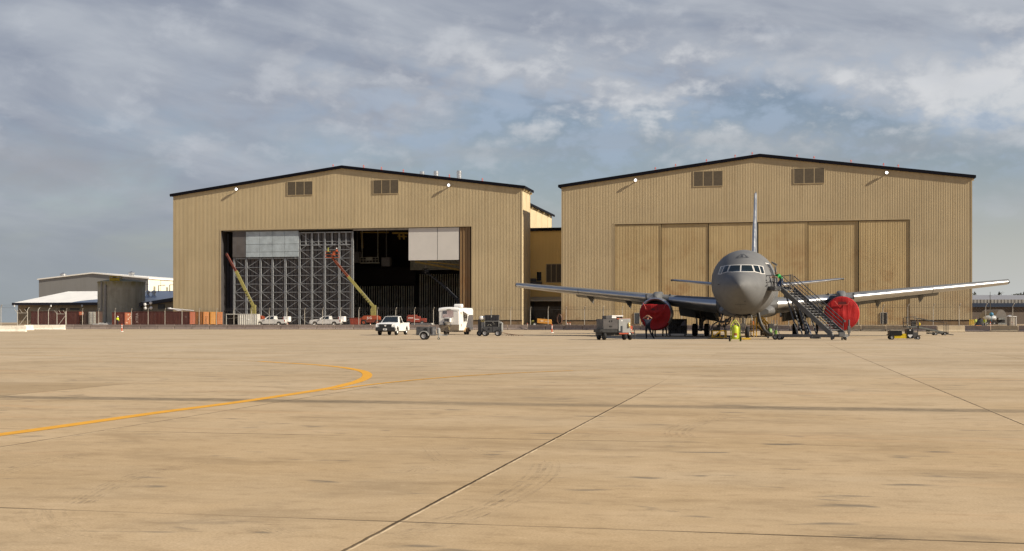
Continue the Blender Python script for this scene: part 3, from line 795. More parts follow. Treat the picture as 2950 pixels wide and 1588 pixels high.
def fuselage_mat():
    m, t, b = new_mat('aircraft_fuselage_paint')
    o = t.obj(); x, y, z = t.sep(o)
    n = t.noise(o, .6, 5, .6); n2 = t.noise(t.mapping(o, (1,.25,1)), 2.2, 5, .65)
    c = t.mix(t.ramp(n, .3, .7), (.130,.132,.135), (.156,.158,.160))
    c = t.mix(t.ramp(n2, .5, .78, 0, .30), c, (.082,.082,.082))
    # panel joints: nose radome ring and frames
    j = None
    for yy in (1.55, 4.9, 7.4, 10.2, 13.5, 17):
        k = t.ramp(t.m('ABSOLUTE', t.m('SUBTRACT', y, yy)), .014, .006)
        j = k if j is None else t.m('MAXIMUM', j, k)
    c = t.mix(t.m('MULTIPLY', j, .45), c, (.12,.12,.12))
    # brownish streaks, stronger towards the belly
    k = t.m('MULTIPLY', t.ramp(z, 2.5, 1.9), t.ramp(n2, .4, .65, 0, .5))
    c = t.mix(k, c, (.10,.085,.065))
    t.l.new(c, b.inputs['Base Color']); b.inputs['Roughness'].default_value = .66; b.inputs['Specular IOR Level'].default_value = .22
    return m
FUS = mb.build('fuselage', fuselage_mat(), AC, smooth=60)

def solve(yl, z):
    """s where the fuselage skin passes front-view point (yl, z)"""
    lo, hi = 0.0, 10.0
    for _ in range(40):
        s = (lo+hi)/2; w = interp(WID, s); zc = interp(MID, s)
        h = interp(TOP, s)-zc if z >= zc else zc-interp(BOT, s)
        inside = w > 1e-6 and h > 1e-6 and abs(yl/w)**(nexp(s) if z >= zc else 2) + abs((z-zc)/h)**(nexp(s) if z >= zc else 2) < 1
        if inside: hi = s
        else: lo = s
    return hi
def skin_patch(mb, quad, off, n=10):
    """quad: 4 front-view corners (x,z) -> sheet lying on the skin"""
    g = []
    for i in range(n+1):
        r = []
        for j in range(n+1):
            u, v = i/n, j/n
            x = (1-u)*(1-v)*quad[0][0]+u*(1-v)*quad[1][0]+u*v*quad[2][0]+(1-u)*v*quad[3][0]
            z = (1-u)*(1-v)*quad[0][1]+u*(1-v)*quad[1][1]+u*v*quad[2][1]+(1-u)*v*quad[3][1]
            s = solve(x, z); w = interp(WID, s); zc = interp(MID, s)
            nrm = Vector((x/max(w,.2)*.8, -.75, (z-zc)/2.5)).normalized()
            r.append(Vector((x, s, z)) + nrm*off)
        g.append(r)
    for i in range(n):
        for j in range(n): mb.quad(g[i][j], g[i+1][j], g[i+1][j+1], g[i][j+1])
def grow(q, d):
    cx_ = sum(p[0] for p in q)/4; cz_ = sum(p[1] for p in q)/4; out = []
    for x, z in q:
        out.append((x + math.copysign(d, x-cx_), z + math.copysign(d, z-cz_)))
    return out
wins = [[(.06,5.56),(.765,5.56),(.925,5.08),(.055,5.06)], [(.885,5.565),(1.24,5.54),(1.42,4.99),(1.05,5.085)], [(1.32,5.535),(1.54,5.49),(1.70,4.97),(1.50,4.955)]]
for sg in (1, -1):
    for q in wins:
        q = [(sg*x, z) for x, z in q]
        mb = MB(); skin_patch(mb, grow(q, .052), .016)
        fr_ = mb.build('cockpit_window', WFRAME, FUS, smooth=40)
        mb = MB(); skin_patch(mb, grow(q, -.006), .028); mb.build('glass', GLASS, fr_, smooth=40)
# receptacle markings above the windows
mb = MB()
for q in ([(-.03,6.52),(.05,6.52),(.06,6.30),(-.04,6.30)], [(-.48,6.20),(-.40,6.17),(.52,6.20),(.56,6.235)], [(-.46,6.21),(-.40,6.20),(-.02,6.53),(-.06,6.55)], [(.54,6.21),(.48,6.20),(.08,6.53),(.10,6.55)],
          [(-.34,6.24),(-.26,6.24),(-.18,6.36),(-.22,6.37)], [(.36,6.24),(.44,6.24),(.28,6.36),(.24,6.37)], [(-.06,6.40),(.08,6.40),(.12,6.27),(-.10,6.27)]):
    skin_patch(mb, q, .012, 6)
mb.build('receptacle_marking', MARK, FUS, smooth=0)
# probes, drain mast, pitot marks low on the nose
mb = MB()
for x, z in ((1.86,4.45),(1.88,4.30),(1.84,4.02),(-1.62,4.12)):
    s = solve(x, z); mb.cbox((x*1.01, s-.03, z), (.10,.10,.05)); mb.tube([(x*1.01,s,z),(x*1.03,s-.22,z)], .02, 6)
mb.build('pitot_probe', MARK, FUS)
mb = MB()
skin_patch(mb, [(-.42,2.62),(.42,2.62),(.40,2.59),(-.40,2.59)], .01, 6); skin_patch(mb, [(.28,2.86),(.42,2.88),(.40,2.82),(.30,2.80)], .01, 4); skin_patch(mb, [(-.01,2.59),(.01,2.59),(.01,2.20),(-.01,2.20)], .01, 6)
mb.build('belly_seam', MARK, FUS, smooth=0)
# open passenger door on the aircraft's left side
def side_patch(s0, s1, z0, z1, off, sg=1, n=10):
    mb = MB(); g = []
    for i in range(n+1):
        r = []
        for j in range(n+1):
            s = s0+(s1-s0)*i/n; z = z0+(z1-z0)*j/n; w = interp(WID,s); zc = interp(MID,s)
            h = interp(TOP,s)-zc if z >= zc else zc-interp(BOT,s)
            x = w*math.sqrt(max(0,1-((z-zc)/h)**2)); nn = Vector((x/w/w,0,(z-zc)/h/h)).normalized()
            p = Vector((x,s,z)) + nn*off; r.append(Vector((p.x*sg,p.y,p.z)))
        g.append(r)
    for i in range(n):
        for j in range(n): mb.quad(g[i][j], g[i+1][j], g[i+1][j+1], g[i][j+1])
    return mb
o = side_patch(5.62,6.86,3.72,5.86,.012).build('door_surround', WFRAME, FUS, smooth=50)
side_patch(5.72,6.76,3.80,5.78,.024).build('door_dark_patch', BLACK, o, smooth=50)  # flat black patch painted for the unlit inside of the doorway
mb = MB(); mb.hexa([(2.20,5.60,5.84),(2.56,5.55,5.60),(2.60,5.70,5.60),(2.24,5.75,5.84),(2.20,5.60,5.96),(2.62,5.55,5.74),(2.66,5.70,5.74),(2.24,5.75,5.96)])
mb.hexa([(2.42,5.50,5.55),(2.60,5.40,3.85),(2.66,5.50,3.85),(2.48,5.62,5.55),(2.50,5.48,5.58),(2.72,5.40,3.9),(2.76,5.52,3.9),(2.54,5.62,5.58)])
mb.build('passenger_door', AG, FUS)
mb = MB(); mb.tube([(2.66,5.30,4.60),(2.68,5.30,4.95)], .03, 6); mb.build('door_handle', STEELP, FUS)
# wing-to-body fairing
mb = MB(); rings = []
for s, w, zt, zb in ((12.5,1.9,2.5,1.82),(14.5,2.25,2.8,1.76),(18,2.5,3.0,1.70),(24,2.55,3.0,1.68),(28,2.4,2.8,1.72),(31,2.0,2.5,1.9)):
    rings.append([Vector((w*math.copysign(abs(math.cos(a))**.6, math.cos(a)), s, (zt+zb)/2+(zt-zb)/2*math.copysign(abs(math.sin(a))**.8, math.sin(a)))) for a in [2*math.pi*j/28 for j in range(28)]])
mb.loft(rings); mb.build('belly_fairing', AG, FUS, smooth=60)

def airfoil(n=14, tc=.12, camber=.015):
    xs = [.5*(1-math.cos(math.pi*i/n)) for i in range(n+1)]
    th = lambda x: 5*tc*(.2969*math.sqrt(x)-.126*x-.3516*x*x+.2843*x**3-.1015*x**4)
    cb = lambda x: camber*4*x*(1-x)
    up = [(x, cb(x)+th(x)) for x in reversed(xs)]; lo = [(x, cb(x)-th(x)) for x in xs[1:]]
    return up + lo[:-1]            # TE -> upper -> LE -> lower
def wing_ring(y, sle, ch, z, tc, inc, sg, cut=None):
    r = []
    for x, t in airfoil(tc=tc):
        c, d = math.cos(inc), math.sin(inc)
        r.append(Vector((sg*y, sle + (x*c + t*d)*ch, z + (t*c - x*d)*ch)))
    return r
WS = [(1.9,15.6,9.6,2.75,.15,rad(3.4)),(4.9,17.5,7.9,3.05,.145,rad(2.8)),(7.9,19.4,6.4,3.38,.14,rad(2.2)),(12,22.4,5.3,3.82,.145,rad(1.6)),(16,25.4,4.3,4.24,.155,rad(1.0)),(20,28.4,3.35,4.66,.17,rad(.4)),(23.6,31.2,2.45,5.06,.19,rad(0))]
def at_y(y):
    for a, b in zip(WS, WS[1:]):
        if a[0] <= y <= b[0]:
            t = (y-a[0])/(b[0]-a[0]); return [a[k]+(b[k]-a[k])*t for k in range(6)]
    return WS[-1]
for sg in (1, -1):
    mb = MB(); mb.loft([wing_ring(*w_, sg) for w_ in WS])
    wing = mb.build('wing', AGW, AC, smooth=40)
    # polished slats wrapped round the leading edge, in three spans
    for ya, yb in ((2.6,6.9),(8.9,16.2),(16.25,23.5)):
        mb = MB(); rings = []
        for y in sorted(set([ya+(yb-ya)*k/8 for k in range(9)]+[w_[0] for w_ in WS if ya < w_[0] < yb])):
            q = at_y(y); ring = wing_ring(*q, sg)
            n = 14; sel = ring[n-2:n+8]
            c_ = Vector((sg*y, q[1]+.3*q[2], q[3]))
            rings.append([p + (p-c_).normalized()*.035 for p in sel])
        mb.loft(rings, caps=False, closed=False); mb.build('slat', POL, wing, smooth=50)
    # flaps drooped behind the inner wing, and outer flap
    for ya, yb, dz, nm in ((2.9,6.6,.95,'flap'),(8.6,17.2,.42,'flap')):
        mb = MB(); rings = []
        for y in (ya, yb):
            q = at_y(y); te = Vector((sg*y, q[1]+q[2]*math.cos(q[5]), q[3]-q[2]*math.sin(q[5]))); c_ = q[2]*.20
            rings.append([te+Vector((0,-.55,.02)), te+Vector((0,.1,.02)), te+Vector((0,c_,-dz)), te+Vector((0,c_-.12,-dz-.07)), te+Vector((0,-.2,-.28))])
        mb.loft(rings); mb.build(nm, AGD, wing, smooth=30)
    for y in (3.1,11.6,15.6):
        q = at_y(y); te = Vector((sg*y, q[1]+q[2], q[3]-q[2]*math.sin(q[5]))); mb = MB()
        L = 3.2 if y > 4 else 2.5
        mb.loft([[te+Vector((dx_*w_, yy, zz+dz_*h_)) for dx_, dz_ in ((-1,.6),(0,.9),(1,.6),(.8,-.3),(0,-1),(-.8,-.3))] for yy, zz, w_, h_ in ((-L,-.12,.05,.05),(-L*.55,-.20,.22,.22),(-.3,-.34,.30,.32),(.9,-.66,.20,.22),(1.7,-.98,.03,.04))])
        mb.build('flap_fairing', AGW, wing, smooth=50)
    # nacelle, pylon
    ey, ez, es = 7.92, 2.03, 16.9
    mb = MB()
    prof = [(1.3,1.10),(.5,1.13),(.12,1.20),(0.02,1.27),(0,1.31),(.03,1.345),(.2,1.40),(.7,1.445),(1.6,1.45),(2.6,1.38),(3.6,1.22),(4.4,1.05),(4.4,.80),(5.8,.60),(6.6,.42),(7.0,.12)]
    mb.lathe([(a,r) for a,r in prof], (sg*ey,es,ez), 'y', 48)
    en = mb.build('engine', AG, AC, smooth=40)
    mb = MB(); mb.lathe([(.30,1.17),(.12,1.205),(.018,1.275),(-.004,1.312),(.026,1.352),(.20,1.406),(.33,1.424)], (sg*ey,es,ez), 'y', 48); mb.build('inlet_lip', POL, en, smooth=60)
    mb = MB(); mb.lathe([(1.28,1.10),(1.29,.30),(.8,.16),(.55,.02)], (sg*ey,es,ez), 'y', 24); mb.build('fan', BLACK, en, smooth=30)
    mb = MB(); rings = []
    for s, w_, zb_, zt_ in ((es+.55,.16,ez+1.30,ez+1.50),(es+1.1,.34,ez+1.25,ez+1.80),(es+2.2,.42,ez+1.2,ez+1.98),(es+4.0,.36,ez+.9,ez+2.02),(es+6.5,.2,ez+.8,ez+1.5),(es+8.2,.06,ez+1.0,ez+1.25)):
        rings.append([Vector((sg*ey-w_,s,zb_)),Vector((sg*ey+w_,s,zb_)),Vector((sg*ey+w_*.9,s,zt_-.1)),Vector((sg*ey+w_*.5,s,zt_)),Vector((sg*ey-w_*.5,s,zt_)),Vector((sg*ey-w_*.9,s,zt_-.1))])
    mb.loft(rings); mb.build('pylon', AG, en, smooth=40)
    # slat cut-out collar above the pylon
    q = at_y(ey)
    mb = MB(); mb.box((sg*ey-1.0,sg*ey+1.0),(q[1]-.05,q[1]+.6),(q[3]+.02,q[3]+.30)); o = mb.build('pylon_slat', POL, en, smooth=30)
    mb = MB(); mb.box((sg*ey-1.12,sg*ey-1.0),(q[1]-.1,q[1]+.7),(q[3]-.1,q[3]+.42)); mb.box((sg*ey+1.0,sg*ey+1.12),(q[1]-.1,q[1]+.7),(q[3]-.1,q[3]+.42)); mb.build('slat_bracket', MARK, o, smooth=0)
    mb = MB(); mb.box((sg*(23.62)-.05,sg*23.62+.05),(31.4,33.5),(4.98,5.10)); mb.sphere((sg*23.66,31.6,5.02), (.06,.25,.08)); mb.build('wing_tip', AGD, wing, smooth=40)
    # tailplane
    mb = MB(); mb.loft([wing_ring(y,s,c_,z,.10,0,sg) for y,s,c_,z in ((.6,40.6,5.4,4.95),(4.8,43.7,3.8,5.42),(9.3,47.0,2.0,5.98))])
    tp = mb.build('tailplane', AGW, AC, smooth=40)
    mb = MB(); rings = []
    for y,s,c_,z in ((1.6,41.3,5.0,5.06),(4.8,43.7,3.8,5.42),(9.0,46.8,2.1,5.95)):
        ring = wing_ring(y,s,c_,z,.10,0,sg)[10:19]; c_ = Vector((sg*y, s+.25*c_, z)); rings.append([p + (p-c_).normalized()*.022 for p in ring])
    mb.loft(rings, caps=False, closed=False); mb.build('tailplane_leading_edge', POL, tp, smooth=50)
    mb = MB(); mb.sphere((sg*9.34,48.1,5.98), (.12,.8,.12)); mb.build('tailplane_tip', AGD, tp)
# fin
mb = MB(); rings = []
for z, s, c_, tc in ((6.6,35.6,8.9,.075),(8,37.3,7.9,.075),(11.5,41.0,5.9,.075),(15.25,44.9,3.6,.075),(15.45,45.4,2.9,.04)):
    rings.append([Vector((t*c_, s+x*c_, z)) for x, t in airfoil(tc=tc, camber=0)])
mb.loft(rings); FIN = mb.build('tail_fin', AGW, AC, smooth=40)
mb = MB(); mb.loft([[p+Vector((math.copysign(.014,p.x) if abs(p.x) > .01 else 0,-.02,0)) for p in r[10:19]] for r in rings[1:4]], caps=False, closed=False); mb.build('fin_leading_edge', POL, FIN, smooth=50)

def wheel(parent, c, r, w, hub, ax='x', name='wheel', n=24):
    """tyre with a rim child"""
    mb = MB(); h = w/2
    mb.lathe([(-h*.7,r*.55),(-h,r*.72),(-h*.92,r*.90),(-h*.6,r*.985),(0,r),(h*.6,r*.985),(h*.92,r*.90),(h,r*.72),(h*.7,r*.55)], c, ax, n)
    o = mb.build(name, TYRE, parent, smooth=50)
    mb = MB(); mb.lathe([(-h*.55,.001),(-h*.62,r*.18),(-h*.45,r*.25),(-h*.5,r*.48),(-h*.75,r*.56),(h*.75,r*.56),(h*.5,r*.48),(h*.45,r*.25),(h*.62,r*.18),(h*.55,.001)], c, ax, n)
    mb.build('rim', hub, o, smooth=40)
    return o
# nose gear
gs = 7.2
mb = MB(); mb.tube([(0,gs,.55),(0,gs,1.0)], .075, 10); mb.tube([(0,gs,.9),(0,gs-.05,2.1)], .11, 12); mb.tube([(-.42,gs,.47),(.42,gs,.47)], .07, 8)
mb.tube([(0,gs,1.2),(0,gs+1.0,2.0)], .06, 8); mb.cbox((0,gs-.05,1.08),(.5,.25,.22)); mb.tube([(-.2,gs-.1,1.25),(-.28,gs-.1,1.9)], .035, 6); mb.tube([(.2,gs-.1,1.25),(.28,gs-.1,1.9)], .035, 6)
NG = mb.build('nose_gear', STRUT, AC)
for x in (-.34, .34): wheel(NG, (x,gs,.47), .47, .30, RIM)
for x in (-.25, .25):
    mb = MB(); mb.lathe([(-.22,.12),(-.20,.135),(-.05,.12),(.05,.05)], (x,gs-.08,1.72), 'y', 16); o = mb.build('landing_light', mat('lamp_glass', (.62,.58,.52), .25), NG)
for sg in (1, -1):
    mb = MB(); mb.hexa([(sg*.62,gs-1.0,1.86),(sg*.66,gs-1.0,1.86),(sg*.66,gs+.9,1.86),(sg*.62,gs+.9,1.86),(sg*.74,gs-1.0,1.22),(sg*.78,gs-1.0,1.22),(sg*.78,gs+.9,1.25),(sg*.74,gs+.9,1.25)])
    mb.build('gear_door', AG, NG, smooth=0)
mb = MB(); mb.box((-.58,.58),(gs-1.0,gs+1.2),(1.78,1.86)); mb.build('wheel_well', BLACK, NG, smooth=0)
mb = MB(); mb.hexa([(.80,gs-1.1,1.10),(.90,gs-1.1,1.10),(.90,gs-1.08,1.10),(.80,gs-1.08,1.10),(.76,gs-1.1,1.38),(.86,gs-1.1,1.38),(.86,gs-1.08,1.38),(.76,gs-1.08,1.38)]); mb.build('streamer', mat('orange_streamer', (.65,.20,.05), .7), NG, smooth=0)
# main gear
for sg in (1, -1):
    y0, s0 = sg*4.6, 26.6
    mb = MB(); mb.tube([(y0,s0,.55),(y0,s0,2.9)], .19, 14); mb.tube([(y0,s0-1.0,.57),(y0,s0+1.0,.57)], .14, 10)
    for s in (-.72,.72): mb.tube([(y0-.75,s0+s,.57),(y0+.75,s0+s,.57)], .09, 8)
    mb.tube([(y0,s0,1.25),(y0-sg*1.5,s0+.2,2.4)], .09, 8); mb.tube([(y0,s0,1.4),(y0,s0-1.6,2.6)], .08, 8); mb.tube([(y0-sg*.15,s0-.2,.7),(y0-sg*.35,s0-.35,2.5)], .05, 6)
    MG = mb.build('main_gear', mat('dark_gear_strut', (.16,.155,.15), .5), AC)
    for s in (-.72,.72):
        for x in (-.56,.56): wheel(MG, (y0+x,s0+s,.58), .58, .42, RIM)
    mb = MB(); mb.hexa([(y0+sg*.35,s0-.9,1.05),(y0+sg*.40,s0-.9,1.05),(y0+sg*.40,s0+.7,1.05),(y0+sg*.35,s0+.7,1.05),(y0+sg*.55,s0-.9,2.9),(y0+sg*.60,s0-.9,2.9),(y0+sg*.60,s0+.7,2.9),(y0+sg*.55,s0+.7,2.9)]); mb.hexa([(y0-sg*1.9,s0-.6,1.75),(y0-sg*.5,s0-.6,1.95),(y0-sg*.5,s0-.55,1.95),(y0-sg*1.9,s0-.55,1.75),(y0-sg*1.9,s0-.3,2.7),(y0-sg*.5,s0-.3,2.8),(y0-sg*.5,s0-.25,2.8),(y0-sg*1.9,s0-.25,2.7)]); mb.beam((y0-sg*.5,s0-.4,2.3),(y0+sg*.5,s0-.4,2.3),.1,.1); mb.build('gear_door', AGD, MG, smooth=0)

# red engine covers: separate things hung over the inlets
def red_mat():
    m, t, b = new_mat('red_cover_fabric')
    o = t.obj(); x, y, z = t.sep(o)
    n = t.noise(t.mapping(o, (3.2,1,.7)), 1.0, 5, .6, .6); n2 = t.noise(o, 1.2, 4, .6)
    c = t.mix(t.ramp(n2, .3, .7), (.27,.007,.008), (.40,.012,.012))
    t.l.new(c, b.inputs['Base Color']); b.inputs['Roughness'].default_value = .62; b.inputs['Specular IOR Level'].default_value = .3
    t.l.new(t.bump(t.m('ADD', n, t.m('MULTIPLY', n2, .5)), .5, .10), b.inputs['Normal'])
    return m
REDC = red_mat()
AM = Matrix.Translation((A0[0],A0[1],0)) @ Matrix.Rotation(-AH,4,'Z')
def cover(sg, label):
    c = AM @ Vector((sg*7.92,16.9,2.03))
    t = thing('engine_cover', label, 'engine cover', c, -AH, 'red fabric covers over the engine inlets')
    mb = MB(); R = 1.36; n = 40; m = 14; slip = sg < 0
    chord = .82 if slip else 9
    g = []
    rs = random.Random(3+sg)
    ph = [rs.uniform(0,6.28) for _ in range(5)]
    def dep(x, z):
        f = .022*math.sin(7*x+ph[0]+1.2*z)*max(0,.4-z*.5) + .012*math.sin(13*x+ph[1]) * (1-abs(z)/1.6) + .03*math.sin(3.2*z+2.2*x+ph[2])
        if slip:   # swags hanging between two top corners
            f += .10*math.cos(2.2*x)*math.exp(-((z-.82+.75*(1-(x/1.05)**2))**2)/.02) + .06*math.exp(-((z-.82+1.25*(1-(x/1.05)**2))**2)/.03)
        return f
    for i in range(m+1):
        r = []
        for j in range(n):
            an = 2*math.pi*j/n; rr = R*i/m
            x = rr*math.cos(an); z = rr*math.sin(an)
            z = min(z, chord - (.02*math.sin(3*x) if slip else 0))
            bulge = -.16*(1-(i/m)**2) - .05 - (.24*(z/R) if slip else 0)*(1-(i/m)**4)
            r.append(Vector((x, bulge - dep(x,z)*(1-(i/m)**6), z)))
        g.append(r)
    vs = [p for r in g for p in r]; fs = []
    for i in range(m):
        for j in range(n): fs.append((i*n+j, i*n+(j+1)%n, (i+1)*n+(j+1)%n, (i+1)*n+j))
    mb.add(vs, fs); face = mb.build('cover_face', REDC, t, smooth=70)
    mb = MB(); k = n; vs = []; fs = []
    for yy, q in ((-.05,1.360),(.02,1.40),(.25,1.445),(.62,1.468),(.66,1.46)):
        for j in range(n):
            an = 2*math.pi*j/n; x, z = q*math.cos(an), q*math.sin(an)
            vs.append(Vector((x, yy+.02*math.sin(5*an+ph[3]), z)))
    for i in range(4):
        for j in range(n):
            an = 2*math.pi*(j+.5)/n
            if slip and math.sin(an) > -.55: continue
            fs.append((i*n+j, i*n+(j+1)%n, (i+1)*n+(j+1)%n, (i+1)*n+j))
    mb.add(vs, fs); mb.build('cover_skirt', REDC, t, smooth=70)
    mb = MB(); zc = .42 if slip else .88
    ww = .30 if slip else .34
    for x in range(8):
        xa = -ww+2*ww*x/8; xb = xa+2*ww/8
        mb.quad((xa,-.30,zc-.11),(xb,-.30,zc-.11),(xb,-.29,zc+.11),(xa,-.29,zc+.11))
    o = mb.build('cover_vent', mat('dark_red_patch', (.10,.008,.01), .6), t, smooth=0)
    if not slip:
        mb = MB()
        for a, b in (((-.62,1.06),(-.38,.72)),((.62,1.06),(.38,.72)),((-.38,.72),(.38,.72))):
            mb.tube([(a[0],-.26,a[1]),(b[0],-.275,b[1])], .025, 6)
        mb.build('cover_strap', mat('faded_red_strap', (.50,.10,.08), .7), t)
    else:
        mb = MB()
        for x in (-.98,.98): mb.tube([(x,-.16,.84),(x*.86,-.2,.62),(x*.8,-.24,.40)], .03, 6); mb.tube([(x,-.14,.84),(x*1.08,.05,.96)], .02, 6)
        mb.build('cover_strap', mat('faded_red_strap', (.50,.10,.08), .7), t)
    return t
cover(-1, 'red fabric cover slipped down from the engine inlet, leaving a dark gap above')
cover(1, 'bright sunlit red fabric cover fitted tightly over the engine inlet beside the stairs')
# ------------------------------------------------------------------ vehicles and ground equipment
TRUCKW = mat('white_car_paint', (.78,.78,.77), .22, var=.02, spec=.6)
TRUCKS = mat('silver_white_car_paint', (.60,.59,.57), .25, var=.03, spec=.6)
AUTOGL = mat('tinted_auto_glass', (.015,.02,.023), .06, spec=.8)
PLAST = mat('black_plastic', (.02,.02,.021), .55, var=.2)
CHROME = mat('steel_wheel', (.62,.60,.56), .3, .6)
HEADL = mat('headlamp', (.68,.68,.66), .12, spec=.8)
REDL = mat('tail_lamp', (.35,.02,.015), .25)
PLATE = mat('plate_white', (.75,.75,.74), .5)
def patch4(mb, a, b, c, d, off, inset=(0,0,0,0)):
    a, b, c, d = map(Vector, (a,b,c,d))
    P = lambda u, v: (a*(1-u)+b*u)*(1-v) + (d*(1-u)+c*u)*v
    n = (b-a).cross(d-a).normalized()*off
    l, r, bo, to = inset
    mb.quad(P(l,bo)+n, P(1-r,bo)+n, P(1-r,1-to)+n, P(l,1-to)+n)
def pickup(label, loc, rz, paint, crew=False, black_face=True, group=None):
    """local: x across, y backwards (front at -y), z up"""
    t = thing('pickup_truck', label, 'pickup truck', loc, rz, group)
    L = 2.92; yf, yr = -1.93, 1.78; R = .40; ar = .50
    cab0, cab1 = (-1.25, .95) if crew else (-1.30, .45)
    def arch(yc):
        return [(yc + ar*math.cos(a), .40 + ar*math.sin(a)) for a in [math.pi*(k/10) for k in range(11)]]
    side = [(-L+.02,.42),(-L-.06,.72),(-L,1.02),(-2.72,1.14),(-1.30,1.24),(cab1+.1,1.27),(cab1+.16,1.24),(L-.05,1.24),(L+.02,1.18),(L,.62),(L-.10,.50)]
    low = [p for p in reversed(arch(yr)[::-1])]
    outline = side + [(yr+ar,.46)] + [p for p in arch(yr)] + [(yr-ar,.42),(yf+ar,.42)] + [p for p in arch(yf)] + [(yf-ar,.42)]
    mb = MB()
    for s in (1,-1):
        mb.prism(outline, 'x', s*.80, s*.98)
    mb.prism([(-L+.02,.45),(-L-.04,.72),(-L+.01,1.02),(-2.70,1.15),(-1.30,1.27),(cab1+.1,1.28),(cab1+.12,.80),(L-.06,.80),(L-.06,.55)], 'x', -.80, .80)
    mb.box((-.80,.80),(L-.06,L+.01),(.62,1.23))
    body = mb.build('body', paint, t, bevel=.035)
    # hood bulge
    mb = MB(); mb.loft([[Vector((x*w_,y,z+h*(1-abs(x)**3))) for x in (-1,-.8,-.4,0,.4,.8,1)] for y,w_,z,h in ((-2.84,.80,1.02,.05),(-2.5,.84,1.13,.08),(-1.9,.86,1.19,.08),(-1.32,.84,1.235,.06))], caps=False, closed=False); mb.build('hood', paint, body, smooth=40)
    # cab
    b0 = [(-.93,cab0,1.22),(.93,cab0,1.22),(.95,cab1,1.26),(-.95,cab1,1.26)]
    tp = [(-.70,cab0+.80,1.86),(.70,cab0+.80,1.86),(.73,cab1-.10,1.88),(-.73,cab1-.10,1.88)]
    mb = MB(); mb.hexa(b0+tp); mb.loft([[Vector((x*w_,y,z+.045*(1-x*x))) for x in (-1,-.6,0,.6,1)] for y,w_,z in ((cab0+.78,.70,1.855),(cab0+1.1,.71,1.875),(cab1-.1,.73,1.875))], caps=False, closed=False)
    cabo = mb.build('cab', paint, t, bevel=.03)
    mb = MB(); patch4(mb, b0[0], b0[1], tp[1], tp[0], .012, (.05,.05,.06,.05)); mb.build('windscreen', AUTOGL, cabo, smooth=0)
    for s in (1, -1):
        i, j = (1,2) if s > 0 else (0,3)
        A_, B_, C_, D_ = b0[i], b0[j], tp[j], tp[i]
        if s < 0: A_, B_, C_, D_ = b0[j], b0[i], tp[i], tp[j]
        spans = ((.07,.55,),(.0,.0)) 
        mb = MB()
        if crew:
            if s > 0: patch4(mb, A_, B_, C_, D_, .012, (.20,.54,.06,.10)); patch4(mb, A_, B_, C_, D_, .012, (.50,.10,.06,.10))
            else: patch4(mb, A_, B_, C_, D_, .012, (.54,.20,.06,.10)); patch4(mb, A_, B_, C_, D_, .012, (.10,.50,.06,.10))
        else:
            patch4(mb, A_, B_, C_, D_, .012, (.22,.16,.06,.10) if s > 0 else (.16,.22,.06,.10))
        mb.build('side_window', AUTOGL, cabo, smooth=0)
        mb = MB(); mb.cbox((s*1.10, cab0+.42, 1.32), (.20,.10,.26)); mb.cbox((s*.98, cab0+.42, 1.24), (.14,.06,.06)); mb.build('mirror', PLAST if black_face else paint, cabo, bevel=.02)
        mb = MB()
        for yy in ((cab1-.15,) if not crew else (cab0+1.25, cab1-.12)): mb.box((min(s*.975,s*1.0),max(s*.975,s*1.0)),(yy-.22,yy-.04),(1.09,1.13))
        mb.build('door_handle', PLAST, body, smooth=0)
        mb = MB()
        for yy in ((cab0+.15, cab1+.05) if not crew else (cab0+.15, cab0+1.15, cab1+.05)): mb.box((min(s*.978,s*.984),max(s*.978,s*.984)),(yy-.008,yy+.008),(.55,1.24))
        mb.build('door_seam', PLAST, body, smooth=0)
        mb = MB(); mb.hexa([(s*.62,-L-.075,.86),(s*.95,-L+.02,.86),(s*.95,-L+.12,.86),(s*.62,-L+.05,.86),(s*.66,-L-.05,1.08),(s*.97,-L+.10,1.08),(s*.97,-L+.2,1.08),(s*.66,-L+.07,1.08)]); mb.build('headlight', HEADL, body)
        mb = MB(); mb.box((min(s*.86,s*1.0),max(s*.86,s*1.0)),(L-.08,L+.03),(.82,1.16)); mb.build('tail_light', REDL, body, bevel=.02)
        for yy in (yf, yr): wheel(t, (s*.84,yy,R), R, .27, CHROME)
        mb = MB(); mb.prism(arch(yf)+[(yf+ar-.05,.40)]+[(yf+(ar-.05)*math.cos(a),.40+(ar-.05)*math.sin(a)) for a in [math.pi*(k/10) for k in range(11)]][1:], 'x', s*.60, s*.79); 
    mb = MB(); mb.box((-.78,.78),(-2.6,2.6),(.34,.46)); mb.box((-.74,.74),(yf-.5,yf+.5),(.42,.90)); mb.box((-.74,.74),(yr-.5,yr+.5),(.42,.80)); mb.build('chassis', BLACK, t, smooth=0)
    mb = MB(); mb.hexa([(-.98,-L-.20,.42),(.98,-L-.20,.42),(1.0,-L+.15,.42),(-1.0,-L+.15,.42),(-.97,-L-.16,.80),(.97,-L-.16,.80),(.99,-L+.2,.80),(-.99,-L+.2,.80)]); mb.build('front_bumper', PLAST if black_face else CHROME, t, bevel=.05)
    mb = MB(); mb.hexa([(-.60,-L-.10,.80),(.60,-L-.10,.80),(.60,-L+.05,.80),(-.60,-L+.05,.80),(-.66,-L-.055,1.10),(.66,-L-.055,1.10),(.66,-L+.1,1.10),(-.66,-L+.1,1.10)]); gr = mb.build('grille', PLAST, t, bevel=.03)
    mb = MB(); mb.prism([(-.08,1.02),(.08,1.02),(.10,.95),(.04,.86),(-.04,.86),(-.10,.95)], 'y', -L-.115, -L-.085); mb.build('badge', HEADL, gr, smooth=0)
    mb = MB(); mb.box((-.19,.19),(-L-.225,-L-.205),(.50,.66)); o = mb.build('number_plate', PLATE, t, smooth=0)
    mb = MB(); mb.box((-.12,.12),(-L-.232,-L-.227),(.555,.60)); mb.build('plate_marking', MARK, o, smooth=0)
